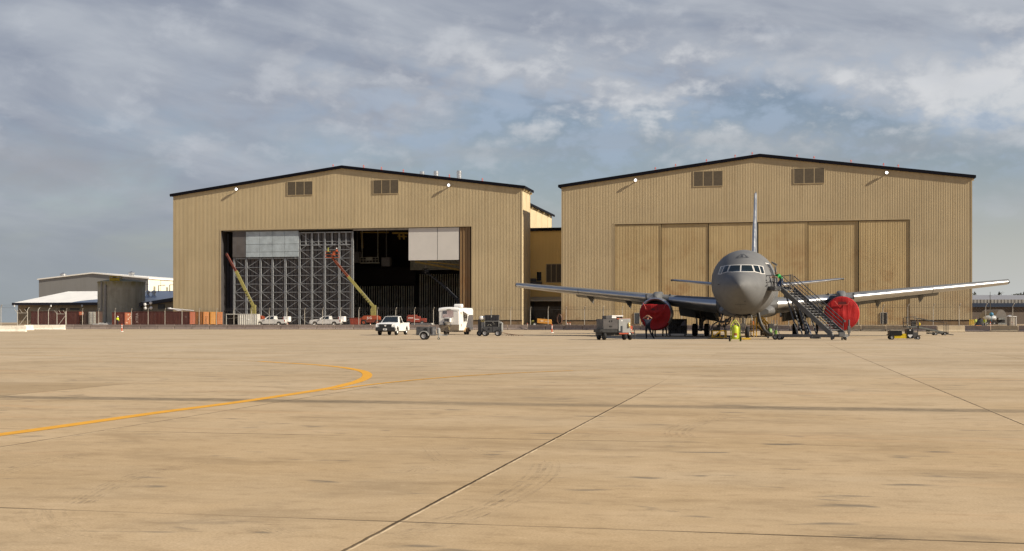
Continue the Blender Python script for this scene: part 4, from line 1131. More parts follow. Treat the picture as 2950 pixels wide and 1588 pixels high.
    mb = MB(); mb.box((-.96,.96),(L,L+.22),(.46,.66)); mb.build('rear_bumper', CHROME, t, bevel=.03)
    mb = MB(); mb.tube([(-.5,cab0+.9,1.9),(-.5,cab0+.95,1.97)], .02, 6); mb.tube([(.88,cab0-.15,1.2),(.90,cab0-.05,1.9)], .008, 5); mb.build('aerial', PLAST, cabo)
    return t
def face_cam(p, off): 
    return off
p = gp(1112, 966.3)
pickup('plain white pickup truck with a black grille and bumper, standing on the open apron', (p.x+.41,p.y+2.9,0), rad(-9), TRUCKW)
# two crew-cab pickups behind the barriers, seen side-on
for u, Yd, lab in ((940,232,'silver-white crew pickup facing left behind the barriers, in full view'),(782,234,'silver-white crew pickup half hidden by the white open container')):
    q = pickup(lab, gx(u,Yd)+Vector((0,0,.55)), rad(-90), TRUCKS, crew=True, black_face=False, group='pickups parked behind the barriers')
    q.rotation_euler = (0,0,rad(-90)+rad(-8))
    # white service box hitched at the tailgate
    p = gx(u+47 if u > 900 else 828, Yd+.5)+Vector((0,0,.55)); t = thing('utility_trailer', 'small white box trailer behind the left-facing pickup' if u > 900 else 'small white box trailer behind the half hidden pickup', 'trailer', p, rad(-8), 'small trailers behind pickups')
    mb = MB(); mb.box((-.55,.50),(-.7,.7),(.80,1.80)); mb.build('box_body', WHITE, t, bevel=.05)
    mb = MB(); mb.tube([(-.5,0,.55),(-1.6,0,.55)], .05, 6); mb.box((-.55,.5),(-.65,.65),(.5,.80)); mb.build('frame', BLACK, t)
    mb = MB(); mb.box((-.66,-.56),(-.7,-.5),(.95,1.7)); mb.build('tail_lamp', REDL, t)
    for s in (-1,1): wheel(t, (0,s*.72,.33), .33, .2, RIM, ax='y')

# ---- white concession-style trailer with a flag
TRW = mat('trailer_white', (.74,.72,.69), .35, var=.04, dirt=.18, dirtcol=(.42,.36,.28), scale=1.2)
TRB = mat('stone_guard_brown', (.25,.20,.145), .6, var=.15, dirt=.3)
p = gp(1297, 965)
TL = thing('office_trailer', 'white box trailer with a flag on its front, roof air conditioner and side awning', 'trailer', (p.x-.12,p.y,0), rad(-15))
W_, L_, z0, z1 = 1.08, 4.9, .42, 2.66
mb = MB()
prof = [(0,z0),(-.03,z1-.35),(.0,z1-.12),(.12,z1+.02),(.35,z1+.09),(L_-.2,z1+.09),(L_,z1-.1),(L_,z0)]
mb.prism(prof, 'x', -W_, W_); body = mb.build('body', TRW, TL, bevel=.07)
mb = MB(); mb.box((-W_+.01,W_-.01),(-.045,-.005),(z0,z0+.62)); mb.build('stone_guard', TRB, TL, smooth=0)
mb = MB(); mb.loft([[Vector((x*(W_+.015),y,z-.10*(abs(x)**2.5))) for x in (-1,-.8,-.5,0,.5,.8,1)] for y,z in ((-.05,z1-.18),(-.07,z1-.02),(.02,z1+.10),(.25,z1+.16),(1.0,z1+.14))], caps=False, closed=False); mb.build('front_cap', WHITE, TL, smooth=60)
mb = MB(); mb.quad((-.28,-.075,z1-.13),(.28,-.075,z1-.13),(.20,-.078,z1-.06),(-.20,-.078,z1-.06)); mb.build('cap_marking', mat('olive_badge', (.22,.20,.13), .6), TL, smooth=0)
# flag
fx0, fx1, fz0, fz1 = -.66, .47, z1-.86, z1-.22
FR = mat('flag_red', (.19,.012,.016), .55); FW = mat('flag_white', (.72,.70,.69), .55); FB = mat('flag_blue', (.018,.024,.055), .55)
mb = MB()
for k in range(13):
    mb.mi = 0 if k % 2 == 0 else 1
    a = fz1-(fz1-fz0)*k/13; b_ = fz1-(fz1-fz0)*(k+1)/13
    xs_ = fx0 if k > 6 else fx0+.40*(fx1-fx0)
    mb.quad((xs_,-.050,b_),(fx1,-.050,b_),(fx1,-.050,a),(xs_,-.050,a))
mb.mi = 2; mb.quad((fx0,-.050,fz1-(fz1-fz0)*7/13),(fx0+.40*(fx1-fx0),-.050,fz1-(fz1-fz0)*7/13),(fx0+.40*(fx1-fx0),-.050,fz1),(fx0,-.050,fz1))
mb.mi = 1
for r in range(9):
    for c_ in range(6 if r % 2 == 0 else 5):
        x = fx0+.40*(fx1-fx0)*((c_+.5 if r%2==0 else c_+1)/6); z = fz1-(fz1-fz0)*7/13*(r+.5)/9
        pts = [(x+.018*(1 if k%2==0 else .42)*math.sin(k*math.pi/5), -.053, z+.018*(1 if k%2==0 else .42)*math.cos(k*math.pi/5)) for k in range(10)]
        mb.quad(*pts)
mb.build('flag', [FR, FW, FB], TL, smooth=0, fix=False)
mb = MB(); mb.box((-.42,.18),(-.30,-.01),(1.32,1.66)); ac = mb.build('window_air_conditioner', mat('ac_grille', (.07,.07,.075), .5), TL, bevel=.02)
mb = MB(); mb.box((.10,.24),(-.34,-.01),(1.28,1.70)); mb.box((-.44,.10),(-.315,-.01),(1.66,1.70)); mb.box((-.44,.10),(-.315,-.01),(1.28,1.32)); mb.build('ac_frame', WHITE, ac, bevel=.02)
mb = MB(); mb.tube([(-.40,-.28,1.30),(-.38,-.05,.95)], .03, 6); mb.tube([(.18,-.30,1.28),(.22,-.05,.88)], .03, 6); mb.box((-.55,-.38),(-.32,-.18),(1.18,1.32)); mb.hexa([(-.50,-.18,.92),(-.44,-.18,.92),(-.44,-.12,.92),(-.50,-.12,.92),(-.56,-.2,1.24),(-.38,-.2,1.24),(-.38,-.1,1.24),(-.56,-.1,1.24)]); mb.build('ac_bracket', mat('slate_bracket', (.06,.065,.08), .6), ac)
mb = MB(); mb.prism([(-.30,0),(.30,0),(.36,.10),(.32,.30),(.20,.36),(-.26,.36),(-.36,.26),(-.38,.08)], 'x', .12, .92)
o = mb.build('roof_air_conditioner', WHITE, TL, bevel=.06); o.location = (0,1.6,z1+.12)
wy0, wy1, wz0, wz1 = 1.35, 2.55, 1.34, 2.02
mb = MB(); mb.box((W_-.005,W_+.012),(wy0,wy1),(wz0,wz1)); wn = mb.build('serving_window', mat('dark_window', (.03,.026,.018), .3), TL, smooth=0)
mb = MB()
for a in (wy0-.06, (wy0+wy1)/2-.03, wy1): mb.box((W_,W_+.03),(a,a+.06),(wz0-.06,wz1+.06))
mb.box((W_,W_+.05),(wy0-.1,wy1+.1),(wz0-.10,wz0-.02)); mb.build('window_frame', WHITE, wn, smooth=0)
mb = MB(); mb.hexa([(W_,wy0-.15,2.40),(W_,wy1+.2,2.40),(W_+.62,wy1+.2,2.02),(W_+.62,wy0-.15,2.02),(W_,wy0-.15,2.44),(W_,wy1+.2,2.44),(W_+.64,wy1+.2,2.06),(W_+.64,wy0-.15,2.06)]); mb.build('awning', WHITE, TL, smooth=0)
mb = MB(); mb.tube([(W_,wy0,1.8),(W_+.6,wy0-.1,2.03)], .015, 5); mb.tube([(W_,wy1,1.8),(W_+.6,wy1+.1,2.03)], .015, 5); mb.build('awning_strut', STEELP, TL)
mb = MB(); mb.box((W_,W_+.02),(.45,.75),(2.16,2.30)); mb.box((W_,W_+.02),(.55,.68),(2.05,2.12)); mb.box((W_,W_+.02),(.62,.80),(.85,1.1)); mb.build('side_marking', TRB, TL, smooth=0)
mb = MB()
for s in (-1,1):
    for yy in (2.1,2.9):
        a = [(yy+.42*math.cos(math.pi*k/8), .32+.42*math.sin(math.pi*k/8)) for k in range(9)]; b_ = [(yy+.36*math.cos(math.pi*k/8), .32+.36*math.sin(math.pi*k/8)) for k in range(8,-1,-1)]
        mb.prism(a+b_, 'x', s*.98, s*1.22)
mb.build('wheel_arch', mat('rusty_cream', (.50,.33,.17), .55, var=.2, dirt=.5), TL, smooth=30)
for s in (-1,1):
    for yy in (2.1,2.9): wheel(TL, (s*1.09,yy,.33), .33, .2, mat('rusty_rim', (.30,.14,.06), .6, var=.3))
mb = MB(); mb.box((-.9,.9),(.1,L_-.2),(.30,.42)); mb.tube([(-.5,.1,.36),(0,-1.1,.36),(0,-1.35,.40)], .05, 6); mb.tube([(.5,.1,.36),(0,-1.1,.36)], .05, 6); mb.tube([(0,-.95,.02),(0,-.95,.70)], .045, 8); mb.cbox((0,-.95,.03),(.25,.25,.05)); mb.tube([(0,-.95,.66),(.12,-.95,.70)], .02, 5); mb.cbox((0,-.95,.14),(.3,.3,.14))
mb.build('drawbar', mat('oily_black', (.035,.028,.022), .6, var=.3), TL)
mb = MB(); mb.sphere((.0,-.10,.80),.05,8,6); mb.cbox((.05,-.06,.62),(.12,.06,.3)); mb.build('tow_ball', mat('brassy', (.55,.45,.25), .3, .7), TL)

# ---- small grey generator trailer
EQG = mat('equipment_grey', (.060,.060,.063), .5, var=.14, scale=2, dirt=.2)
EQL = mat('equipment_light_grey', (.27,.275,.27), .5, var=.08, scale=2, dirt=.15)
p = gp(1232, 979)
t = thing('generator_trailer', 'low dark grey generator trailer with one pale mudguard and a jockey wheel', 'trailer', (p.x,p.y,0), rad(-2))
mb = MB(); mb.prism([(-.80,.34),(-.78,.90),(-.72,.95),(.12,.95),(.14,.34)], 'y', -.55, .55); bd = mb.build('cabinet', EQG, t, bevel=.02)
mb = MB(); mb.lathe([(-.562,.13),(-.58,.12),(-.575,.02)], (-.10,0,.74), 'y', 16); mb.cbox((-.55,-.56,.87),(.14,.02,.03)); mb.build('air_inlet', BLACK, bd)
mb = MB(); a = [(-.20+.36*math.cos(math.pi*k/10), .30+.36*math.sin(math.pi*k/10)) for k in range(11)]; b_ = [(-.20+.30*math.cos(math.pi*k/10), .30+.30*math.sin(math.pi*k/10)) for k in range(10,-1,-1)]
for s in (-1,1): mb.prism(a+b_, 'y', s*.56, s*.86)
mb.build('mudguard', EQL, t, smooth=30)
for s in (-1,1): wheel(t, (-.20,s*.70,.29), .29, .22, RIM, ax='y')
mb = MB(); mb.box((.14,.18),(-.5,.5),(.40,.95)); mb.box((.14,.80),(-.45,-.38),(.34,.40)); mb.box((.14,.80),(.38,.45),(.34,.40)); mb.tube([(.3,-.3,.40),(.3,-.3,.86),(.62,-.3,.86)], .05, 8); mb.lathe([(-.3,.2),(.3,.2)], (.42,0,.6), 'z', 14); mb.lathe([(-.3,.16),(.3,.16)], (.40,-.3,.62), 'z', 14); mb.cbox((.25,-.2,.95),(.14,.3,.12)); mb.cbox((.5,.1,.93),(.25,.3,.08)); mb.build('engine_block', mat('greasy_grey', (.11,.11,.115), .5, var=.3), t)
mb = MB(); mb.lathe([(-.06,.06),(-.05,.12),(.30,.13),(.36,.06)], (.84,-.35,.50), 'z', 12); mb.tube([(.84,-.35,.12),(.84,-.35,.9)], .04, 8); mb.tube([(.7,-.3,.36),(1.05,0,.34),(1.35,0,.30),(1.5,0,.36)], .04, 6); mb.build('jockey_stand', EQL, t)
wheel(t, (.84,-.35,.09), .09, .07, mat('cream_caster', (.5,.47,.36), .5), ax='y', name='jockey_wheel', n=14)

# ---- floodlight cart beside the office trailer
p = gp(1418, 968.5)
t = thing('light_cart', 'dark grey floodlight cart with two white lamp heads, open ribbed box on top', 'light cart', (p.x,p.y,0), rad(-4))
mb = MB(); mb.prism([(-.90,.30),(-.90,.80),(-.55,.86),(.62,.86),(.62,.30)], 'y', -.55,.55); bd = mb.build('chassis_body', EQG, t, bevel=.03)
mb = MB(); mb.box((-.35,-.18),(-.56,-.55),(.55,.75)); mb.cbox((-.75,-.56,.62),(.1,.03,.12)); mb.box((.05,.10),(-.56,-.55),(.35,.85)); mb.build('hatch', BLACK, bd, smooth=0)
mb = MB(); mb.box((-.62,.62),(-.50,.50),(.86,1.36)); mb.build('engine_bay', BLACK, t, smooth=0)
mb = MB()
for k in range(9): mb.cbox((-.45+.13*random.random()+k*.08,-.51,.95+.35*random.random()),(.05+.05*random.random(),.03,.02+.03*random.random()))
mb.build('hose_fittings', mat('pale_fittings', (.45,.44,.40), .4), t, smooth=0)
mb = MB(); mb.hexa([(-.60,-.50,1.40),(.60,-.50,1.40),(.60,.50,1.40),(-.60,.50,1.40),(-.66,-.55,1.95),(.66,-.55,1.95),(.66,.55,1.95),(-.66,.55,1.95)]); 
for k in range(9): mb.box((-.56+k*.14-.03,-.56+k*.14+.03),(-.575,-.52),(1.42,1.92))
mb.build('ribbed_box', mat('dark_plastic_box', (.035,.035,.042), .5, var=.2), t, smooth=0)
mb = MB(); mb.box((-.68,.68),(-.56,.56),(1.36,1.40)); mb.box((-.67,-.63),(-.56,-.50),(.86,1.36)); mb.box((.63,.67),(-.56,-.50),(.86,1.36)); mb.cbox((-.02,-.585,1.82),(.09,.03,.18)); mb.build('pale_rail', EQL, t, smooth=0)
mb = MB(); mb.prism([(.66,.40),(.66,1.30),(.80,1.34),(.98,1.20),(.98,.40)], 'y', -.45,.40); cab = mb.build('control_cabinet', EQL, t, bevel=.03)
mb = MB(); mb.tube([(.84,-.47,1.15),(.82,-.50,.8),(.86,-.48,.45)], .045, 8); mb.cbox((.82,-.46,1.12),(.16,.04,.12)); mb.build('cable_bundle', PLAST, cab)
mb = MB(); mb.box((-1.30,-1.0),(-.3,.5),(.35,1.55)); mb.build('dark_cabinet', EQG, t, bevel=.03)
mb = MB(); mb.prism([(-.98,.40),(-.98,1.25),(-.86,1.30),(-.70,1.2),(-.68,.40)], 'y', -.42,.45); mb.tube([(-.86,-.2,1.2),(-.84,-.25,1.62)], .04, 8); mb.tube([(-.84,-.45,.5),(-.9,-.5,.8),(-.8,-.48,1.1),(-.72,-.47,.7)], .035, 6); mb.build('mast_base', EQL, t)
for x, y in ((-.98,-.30),(-.74,-.18)):
    mb = MB(); mb.lathe([(-.20,.19),(-.18,.20),(.0,.18),(.14,.10),(.2,.05)], (x,y,1.68), 'y', 18); o = mb.build('lamp_head', WHITE, t, smooth=40)
    mb = MB(); mb.sphere((x,y-.18,1.68), (.175,.07,.175), 14, 8); mb.build('lamp_glass', mat('pale_lamp_glass', (.72,.72,.72), .15, spec=.8), o)
mb = MB(); mb.hexa([(-1.0,-.35,1.30),(-.68,-.35,1.34),(-.68,-.15,1.34),(-1.0,-.15,1.30),(-1.02,-.35,1.42),(-.66,-.35,1.46),(-.66,-.15,1.46),(-1.02,-.15,1.42)]); mb.build('striped_bracket', mat('pale_yellow', (.55,.47,.20), .5), t, smooth=0)
for x in (-.62,.56):
    for s in (-1,1): wheel(t, (x,s*.62,.29), .29, .24, RIM, ax='y')
wheel(t, (-1.22,.35,.26), .26, .2, RIM, ax='y')
mb = MB(); mb.tube([(.95,0,.32),(1.5,-.05,.20),(2.3,-.1,.10)], .035, 6); mb.tube([(2.3,-.1,.10),(2.9,-.12,.06)], .025, 6)
for k in range(6): mb.tube([(1.3+.22*k,-.12+.04*(k%2),.05),(1.45+.22*k,-.2,.14-.02*(k%3))], .03, 5)
mb.build('drawbar', mat('rusty_iron', (.16,.09,.055), .7, var=.3), t)

# ---- ground power unit, seen corner-on
p = gp(1772, 979.5)
t = thing('ground_power_unit', 'grey and dark ground power unit on four wheels with a hose at its right end', 'ground power unit', (p.x,p.y,0), rad(14))
mb = MB(); mb.box((-1.12,.02),(-.62,.95),(.78,1.52)); bd = mb.build('engine_housing', mat('taupe_grey', (.078,.072,.072), .5, var=.08, scale=2), t, bevel=.02)
mb = MB(); mb.cbox((-.62,-.632,1.36),(.06,.03,.10)); mb.cbox((-.46,-.632,1.37),(.06,.03,.12)); mb.prism([(-.64,1.02),(-.42,1.02),(-.46,.94),(-.60,.94)],'y',-.65,-.615); mb.build('latch', BLACK, bd, smooth=0)
mb = MB(); mb.box((.04,.95),(-.66,.95),(.52,1.55)); cb = mb.build('control_housing', EQL, t, bevel=.03)
mb = MB(); mb.box((.20,.34),(-.675,-.655),(.50,1.02)); mb.box((.05,.20),(-.672,-.655),(.52,.66)); mb.build('intake_slot', mat('slate_slot', (.03,.035,.042), .5), cb, smooth=0)
mb = MB(); mb.quad((.24,-.668,1.44),(.34,-.668,1.44),(.34,-.668,1.36),(.27,-.668,1.36)); mb.build('marking', PLATE, cb, smooth=0)
mb = MB(); mb.box((.40,.74),(-.668,-.662),(1.36,1.41)); mb.build('maker_plate', mat('faint_plate', (.24,.245,.25), .5), cb, smooth=0)
mb = MB(); mb.sphere((.82,-.68,1.10),(.10,.07,.17)); mb.sphere((.84,-.70,1.0),(.08,.08,.12)); mb.build('cable_holder', mat('brass_reel', (.55,.42,.16), .35, .5), cb)
mb = MB(); mb.box((-.06,.10),(-.66,.90),(1.50,1.57)); mb.box((.10,.95),(-.64,.90),(1.545,1.56)); mb.build('red_trim', mat('rust_red_trim', (.38,.07,.03), .5), cb, smooth=0)
mb = MB(); mb.box((-.80,-.36),(-.3,.6),(1.52,1.76)); mb.build('exhaust_box', mat('taupe_grey', (.1,.1,.1)), t, bevel=.02)
mb = MB(); mb.box((-.36,.50),(-.35,.6),(1.70,1.78)); mb.box((-.36,-.02),(-.33,.55),(1.58,1.70)); mb.build('roof_panel', WHITE, t, smooth=0)
mb = MB(); mb.box((.05,.46),(-.34,.5),(1.60,1.70)); mb.sphere((.36,-.36,1.62),.09,10,6); mb.build('roof_lamp', BLACK, t)
mb = MB(); mb.box((-1.35,-.06),(-.72,.9),(.55,.78)); mb.box((-1.2,.95),(-.5,.9),(.34,.58)); mb.cbox((-1.2,-.73,.62),(.12,.04,.06)); mb.build('chassis', PLAST, t, smooth=0)
mb = MB(); mb.box((.08,.90),(-.70,-.66),(.42,.52)); mb.cbox((1.06,-.4,.86),(.20,.2,.34)); mb.tube([(1.0,-.4,.52),(1.32,-.4,.52)], .04, 6); mb.build('red_frame', mat('rust_red_trim', (.38,.07,.03)), t, smooth=0)
mb = MB(); mb.tube([(1.06,-.4,1.02),(1.22,-.42,.98),(1.32,-.44,.75),(1.34,-.45,.3),(1.33,-.5,.06)], .03, 8); mb.build('hose', PLAST, t)
mb = MB(); mb.sphere((.86,-.70,.44),.085,10,6); mb.sphere((.98,-.66,.74),.05,8,6); mb.build('lamp', HEADL, t)
for x, y in ((-1.0,-.50),(-1.0,.75),(.55,-.45),(.98,-.45)): wheel(t, (x,y,.29), .29, .22, mat('black_rim', (.05,.05,.05), .5))

# ---- yellow and black servicing cart on the right
p = gp(2604, 978.5)
t = thing('servicing_cart', 'low yellow and black servicing cart with a white marking, on small wheels', 'cart', (p.x,p.y,0), rad(-6))
YC = mat('cart_yellow', (.58,.42,.015), .45, var=.08)
mb = MB(); mb.box((-.80,.15),(-.40,.40),(.09,.30)); mb.box((-.20,.12),(-.40,.40),(.30,.44)); mb.build('yellow_body', YC, t, bevel=.02)
BLK2 = mat('gloss_black', (.008,.008,.009), .35)
mb = MB(); mb.box((-1.10,-.22),(-.45,.45),(.31,.66)); mb.box((-1.12,-1.05),(-.45,-.4),(.05,.72)); mb.build('black_box', BLK2, t, bevel=.02)
mb = MB(); mb.box((.14,.58),(-.44,.44),(.08,.78)); pn = mb.build('control_panel', BLK2, t, bevel=.02)
mb = MB(); mb.prism([(.20,.37),(.52,.37),(.52,.30),(.36,.13),(.20,.30)], 'y', -.455,-.443); mb.cbox((.36,-.447,.70),(.10,.012,.09)); mb.build('white_marking', mat('grey_white_marking', (.55,.55,.56), .5), pn, smooth=0)
mb = MB(); mb.box((.58,.90),(-.38,.38),(.10,.54)); mb.tube([(.60,-.40,.10),(.60,-.40,.80)],.02,6); mb.build('engine_cover', mat('equipment_grey', (.08,.08,.08)), t, bevel=.03)
mb = MB(); mb.tube([(.93,-.35,.18),(.93,-.3,.6),(1.02,-.3,1.02),(1.02,-.3,1.2)], .035, 6); mb.tube([(-1.12,-.2,.36),(-1.30,-.2,.36)], .03, 6); mb.tube([(1.0,-.1,.3),(1.2,-.1,.3)], .03, 6); mb.build('tow_handle', mat('oily_black', (.03,.03,.03)), t)
mb = MB(); mb.sphere((1.06,-.3,1.14),(.07,.06,.12)); mb.build('yellow_grip', YC, t)
for x, r in ((-.93,.17),(.95,.15)):
    for s in (-1,1): wheel(t, (x,s*.40,r), r, .12, RIM, ax='y', n=16)

# ---- low maintenance stand with rails behind it
p = gp(2668, 966)
t = thing('maintenance_stand', 'low dark maintenance stand with a railed platform and a long sloping ramp', 'work stand', (p.x,p.y,0), rad(-4))
DKM = mat('dark_stand_metal', (.055,.052,.05), .55, var=.2)
s_ = p.y/F
X = lambda u: (u-2668)*s_
Z = lambda v: (966-v)*s_
mb = MB(); mb.beam((X(2645),0,Z(943)),(X(2722),0,Z(959)), .9, .16); mb.beam((X(2672),-.1,Z(951)),(X(2672),-.1,Z(956)),.3,.3); mb.box((X(2610),X(2642)),(-.5,.5),(Z(944),Z(943)+.1)); mb.build('ramp', mat('ramp_grey', (.13,.135,.13), .6), t, smooth=0)
mb = MB()
for y in (-.5,.5):
    mb.tube([(X(2608),y,Z(944)),(X(2607),y,Z(918)),(X(2611),y,Z(914)),(X(2636),y,Z(913)),(X(2640),y,Z(920)),(X(2642),y,Z(944))], .035, 6)
    mb.tube([(X(2640),y,Z(917)),(X(2656),y,Z(919)),(X(2690),y,Z(927)),(X(2722),y,Z(929)),(X(2722),y,Z(960))], .03, 6); mb.tube([(X(2608),y,Z(930)),(X(2641),y,Z(929))], .025, 6); mb.tube([(X(2618),y,Z(914)),(X(2619),y,Z(944))], .025, 6); mb.tube([(X(2726),y,Z(935)),(X(2726),y,Z(960))], .025, 6)
    mb.tube([(X(2626),y,Z(944)),(X(2630),y,Z(964))], .05, 6)
mb.build('guard_rail', DKM, t)
mb = MB(); mb.box((X(2672),X(2728)),(-.45,.45),(Z(962),Z(958))); mb.tube([(X(2722),0,Z(962)),(X(2745),0,Z(965))], .05, 6); mb.cbox((X(2632),0,Z(935)),(.4,.5,.7)); mb.box((X(2612),X(2640)),(-.4,.4),(.15,.3)); mb.build('base', DKM, t, smooth=0)
for u in (2616,2692,2718):
    for y in (-.45,.45): wheel(t, (X(u),y,.16), .16, .10, RIM, ax='y', n=14)

# ---- boarding stairs
SG = mat('stair_grey', (.10,.102,.106), .5, var=.15, scale=2, dirt=.2, dirtcol=(.03,.03,.03))
T0, B0 = Vector((20.75,93.0,3.76)), Vector((23.35,88.6,.42))
ax = (Vector((B0.x,B0.y,0))-Vector((T0.x,T0.y,0))).normalized(); sd_ = Vector((-ax.y,ax.x,0))*1.0     # sd_: to the right seen from the camera
ST = thing('boarding_stairs', 'grey wheeled boarding stairs with handrails leading up to the aircraft door', 'stairs', (B0.x,B0.y,0), 0)
o0 = Vector((B0.x,B0.y,0)); hw = .62
def L(p): return Vector(p)-o0
mb = MB()
for s in (-1,1):
    mb.beam(L(T0+sd_*s*hw), L(B0+sd_*s*hw), .08, .36)
mb.build('stringer', SG, ST, smooth=0)
n = 17; mb = MB()
for k in range(n):
    c = T0.lerp(B0,(k+.5)/n); c = L(c); a = ax*.13; b_ = sd_*(hw-.04)
    mb.hexa([c-a-b_, c+a-b_, c+a+b_, c-a+b_] + [q+Vector((0,0,.035)) for q in (c-a-b_, c+a-b_, c+a+b_, c-a+b_)])
mb.build('tread', mat('tread_grey', (.19,.19,.19), .5, var=.2), ST, smooth=0)
# platform
pc = T0 - ax*.85 + Vector((-.25,0,0)); mb = MB()
plat = [pc-ax*1.0-sd_*.95, pc+ax*.85-sd_*.95, pc+ax*.85+sd_*.62, pc-ax*1.0+sd_*.62]
mb.hexa([L(q)+Vector((0,0,-.10)) for q in plat]+[L(q)+Vector((0,0,.02)) for q in plat]); pf = mb.build('platform', SG, ST, smooth=0)
mb = MB()
for a, b_ in ((plat[1],plat[2]),(plat[0],plat[1]),(plat[2],plat[3])):
    if a is plat[1]: b_ = plat[1].lerp(plat[2], .35)
    mb.beam(L(a)+Vector((0,0,.12)), L(b_)+Vector((0,0,.12)), .03, .20)
mb.build('kick_plate', SG, pf, smooth=0)
mb = MB()
def rail(a, b_, hs=(1.05,.55), posts=2, r=.032):
    for h in hs: mb.tube([L(a)+Vector((0,0,h)), L(b_)+Vector((0,0,h))], r, 6)
    for k in range(posts):
        q = a.lerp(b_, k/(posts-1)); mb.tube([L(q), L(q)+Vector((0,0,max(hs)))], r, 6)
rail(plat[0], plat[1], posts=3); rail(plat[2], plat[3], posts=3)
for s in (-1,1):
    a, b_ = T0+sd_*s*hw, B0+sd_*s*hw
    for h in (.98,.68,.38): mb.tube([L(a)+Vector((0,0,h+.05)), L(b_-ax*.15)+Vector((0,0,h+.12))], .032, 6)
    for k in (0,.5,.985): q = a.lerp(b_,k); mb.tube([L(q), L(q)+Vector((0,0,1.03))], .028, 6)
    mb.cbox(L(b_)+Vector((.05,0,.95)), (.14,.14,.16))
for dx_ in (-.1,.0,.12): mb.tube([L(plat[2]+Vector((dx_,0,0))), L(plat[2]+Vector((dx_,0,1.15)))], .03, 6)
mb.build('handrail', mat('rail_grey', (.085,.085,.09), .45, var=.15), ST)
# lower frame, jack struts, wheels
fl, fr2 = Vector((19.75,91.3,.30)), Vector((23.75,88.3,.30))
mb = MB()
r0 = Vector((19.3,90.6,.32)); r1 = Vector((23.45,87.9,.32)); r2 = Vector((24.2,89.1,.32)); r3 = Vector((20.05,91.9,.32))
for a, b_ in ((r0,r1),(r1,r2),(r2,r3),(r3,r0)): mb.beam(L(a), L(b_), .14, .18)
mb.beam(L(r0.lerp(r1,.55)), L(r3.lerp(r2,.55)), .12, .12); mb.cbox(L(r0.lerp(r1,.62))+Vector((0,.2,-.12)), (.7,.4,.2))
for s in (-1,1): mb.beam(L(B0+sd_*s*hw), L(B0+sd_*s*hw+ax*.15+Vector((0,0,-.35))), .08, .3)
mb.tube([L(r2)+Vector((.1,0,0)), L(r2)+Vector((.1,0,1.15))], .06, 6); mb.cbox(L(r2)+Vector((.1,0,.45)),(.18,.18,.5)); mb.cbox(L(r1)+Vector((0,0,.1)),(.4,.3,.3))
mb.build('base_frame', SG, ST, smooth=0)
mb = MB()
for s in (-1,1):
    a = T0.lerp(B0,.06)+sd_*s*.5; b_ = r0.lerp(r1,.42)+sd_*(s+1)*.45+Vector((-.25,.3,0)); mb.beam(L(a+Vector((0,0,-.15))), L(b_), .09, .09)
    a = T0.lerp(B0,.30)+sd_*s*.5; b_ = r0.lerp(r1,.52)+sd_*(s+1)*.45+Vector((-.05,.3,0)); mb.beam(L(a+Vector((0,0,-.15))), L(b_), .08, .08)
for s in (-1,1):
    a = T0.lerp(B0,.12)+sd_*s*.3; b_ = r0.lerp(r1,.47)+sd_*(s+1)*.3+Vector((-.1,.6,0)); mb.beam(L(a+Vector((0,0,-.2))), L(b_), .08, .08)
a = T0.lerp(B0,.05); mb.beam(L(a-sd_*.5+Vector((0,0,-.3))), L(a+sd_*.5+Vector((0,0,-.3))), .3, .35)
mb.build('lift_strut', SG, ST, smooth=0)
mb = MB(); a = T0.lerp(B0,.22)+Vector((0,0,-.2)); b_ = r0.lerp(r1,.55)+Vector((.15,.5,0)); mb.tube([L(a), L(b_)], .045, 8); mb.build('sunlit_strut', mat('sunlit_strut_metal', (.75,.74,.70), .2, .9), ST)  # lift strut in sunshine, its brightness put into pale metal
for c, r in ((r0,.20),(r0+Vector((.28,-.15,0)),.20),(r3,.20)):
    wheel(ST, L(Vector((c.x,c.y,r))), r, .14, RIM, ax='y', n=16)
for c in (r1, r1+Vector((.26,.0,0))):
    q = wheel(ST, L(Vector((c.x,c.y-.1,.11))), .11, .08, mat('cream_caster', (.5,.47,.36)), ax='x', name='caster', n=14)

# ---- lime wheeled fire extinguisher in front of the nose wheel
p = gp(2118, 984)
t = thing('fire_extinguisher', 'lime yellow wheeled fire extinguisher standing under the aircraft nose', 'fire extinguisher', (p.x,p.y,0), rad(-4))
LIME = mat('lime_paint', (.42,.50,.03), .35, var=.08, spec=.5)
mb = MB(); mb.lathe([(.20,.02),(.20,.20),(.26,.235),(.92,.235),(1.0,.20),(1.07,.10),(1.10,.06),(1.16,.055),(1.16,.01)], (0,0,0), 'z', 24); tk = mb.build('tank', LIME, t, smooth=45)
mb = MB()
for s in (-1,1): mb.tube([(s*.30,-.06,.02),(s*.30,0,.5),(s*.29,0,1.02),(s*.27,.02,1.12),(s*.05,.05,1.42)], .026, 8)
mb.tube([(-.05,.05,1.42),(.05,.05,1.42)], .026, 8); mb.tube([(-.30,0,1.0),(.30,0,1.0)], .02, 6); mb.tube([(-.30,-.03,.28),(.30,-.03,.28)], .025, 6); mb.tube([(-.30,-.06,.16),(.30,-.06,.16)], .02, 6); mb.cbox((0,0,.17),(.5,.4,.04)); mb.tube([(0,.0,1.1),(.0,.0,1.3)], .03, 6)
mb.build('frame', LIME, t)
mb = MB(); mb.tube([(.05,-.1,1.16),(.16,-.1,1.2),(.2,-.05,1.0),(.18,.2,.7)], .025, 6); mb.cbox((.02,-.05,1.18),(.12,.1,.08)); mb.build('hose', PLAST, t)
mb = MB(); 
for k in range(6):
    a = -math.pi/2-.5+k/6; b_ = a+1/6
    mb.quad(*[(.238*math.cos(q), .238*math.sin(q), z) for q, z in ((a,.40),(b_,.40),(b_,.56),(a,.56))])
mb.build('label_panel', mat('red_brown_label', (.30,.10,.03), .5), tk, smooth=0)
mb = MB()
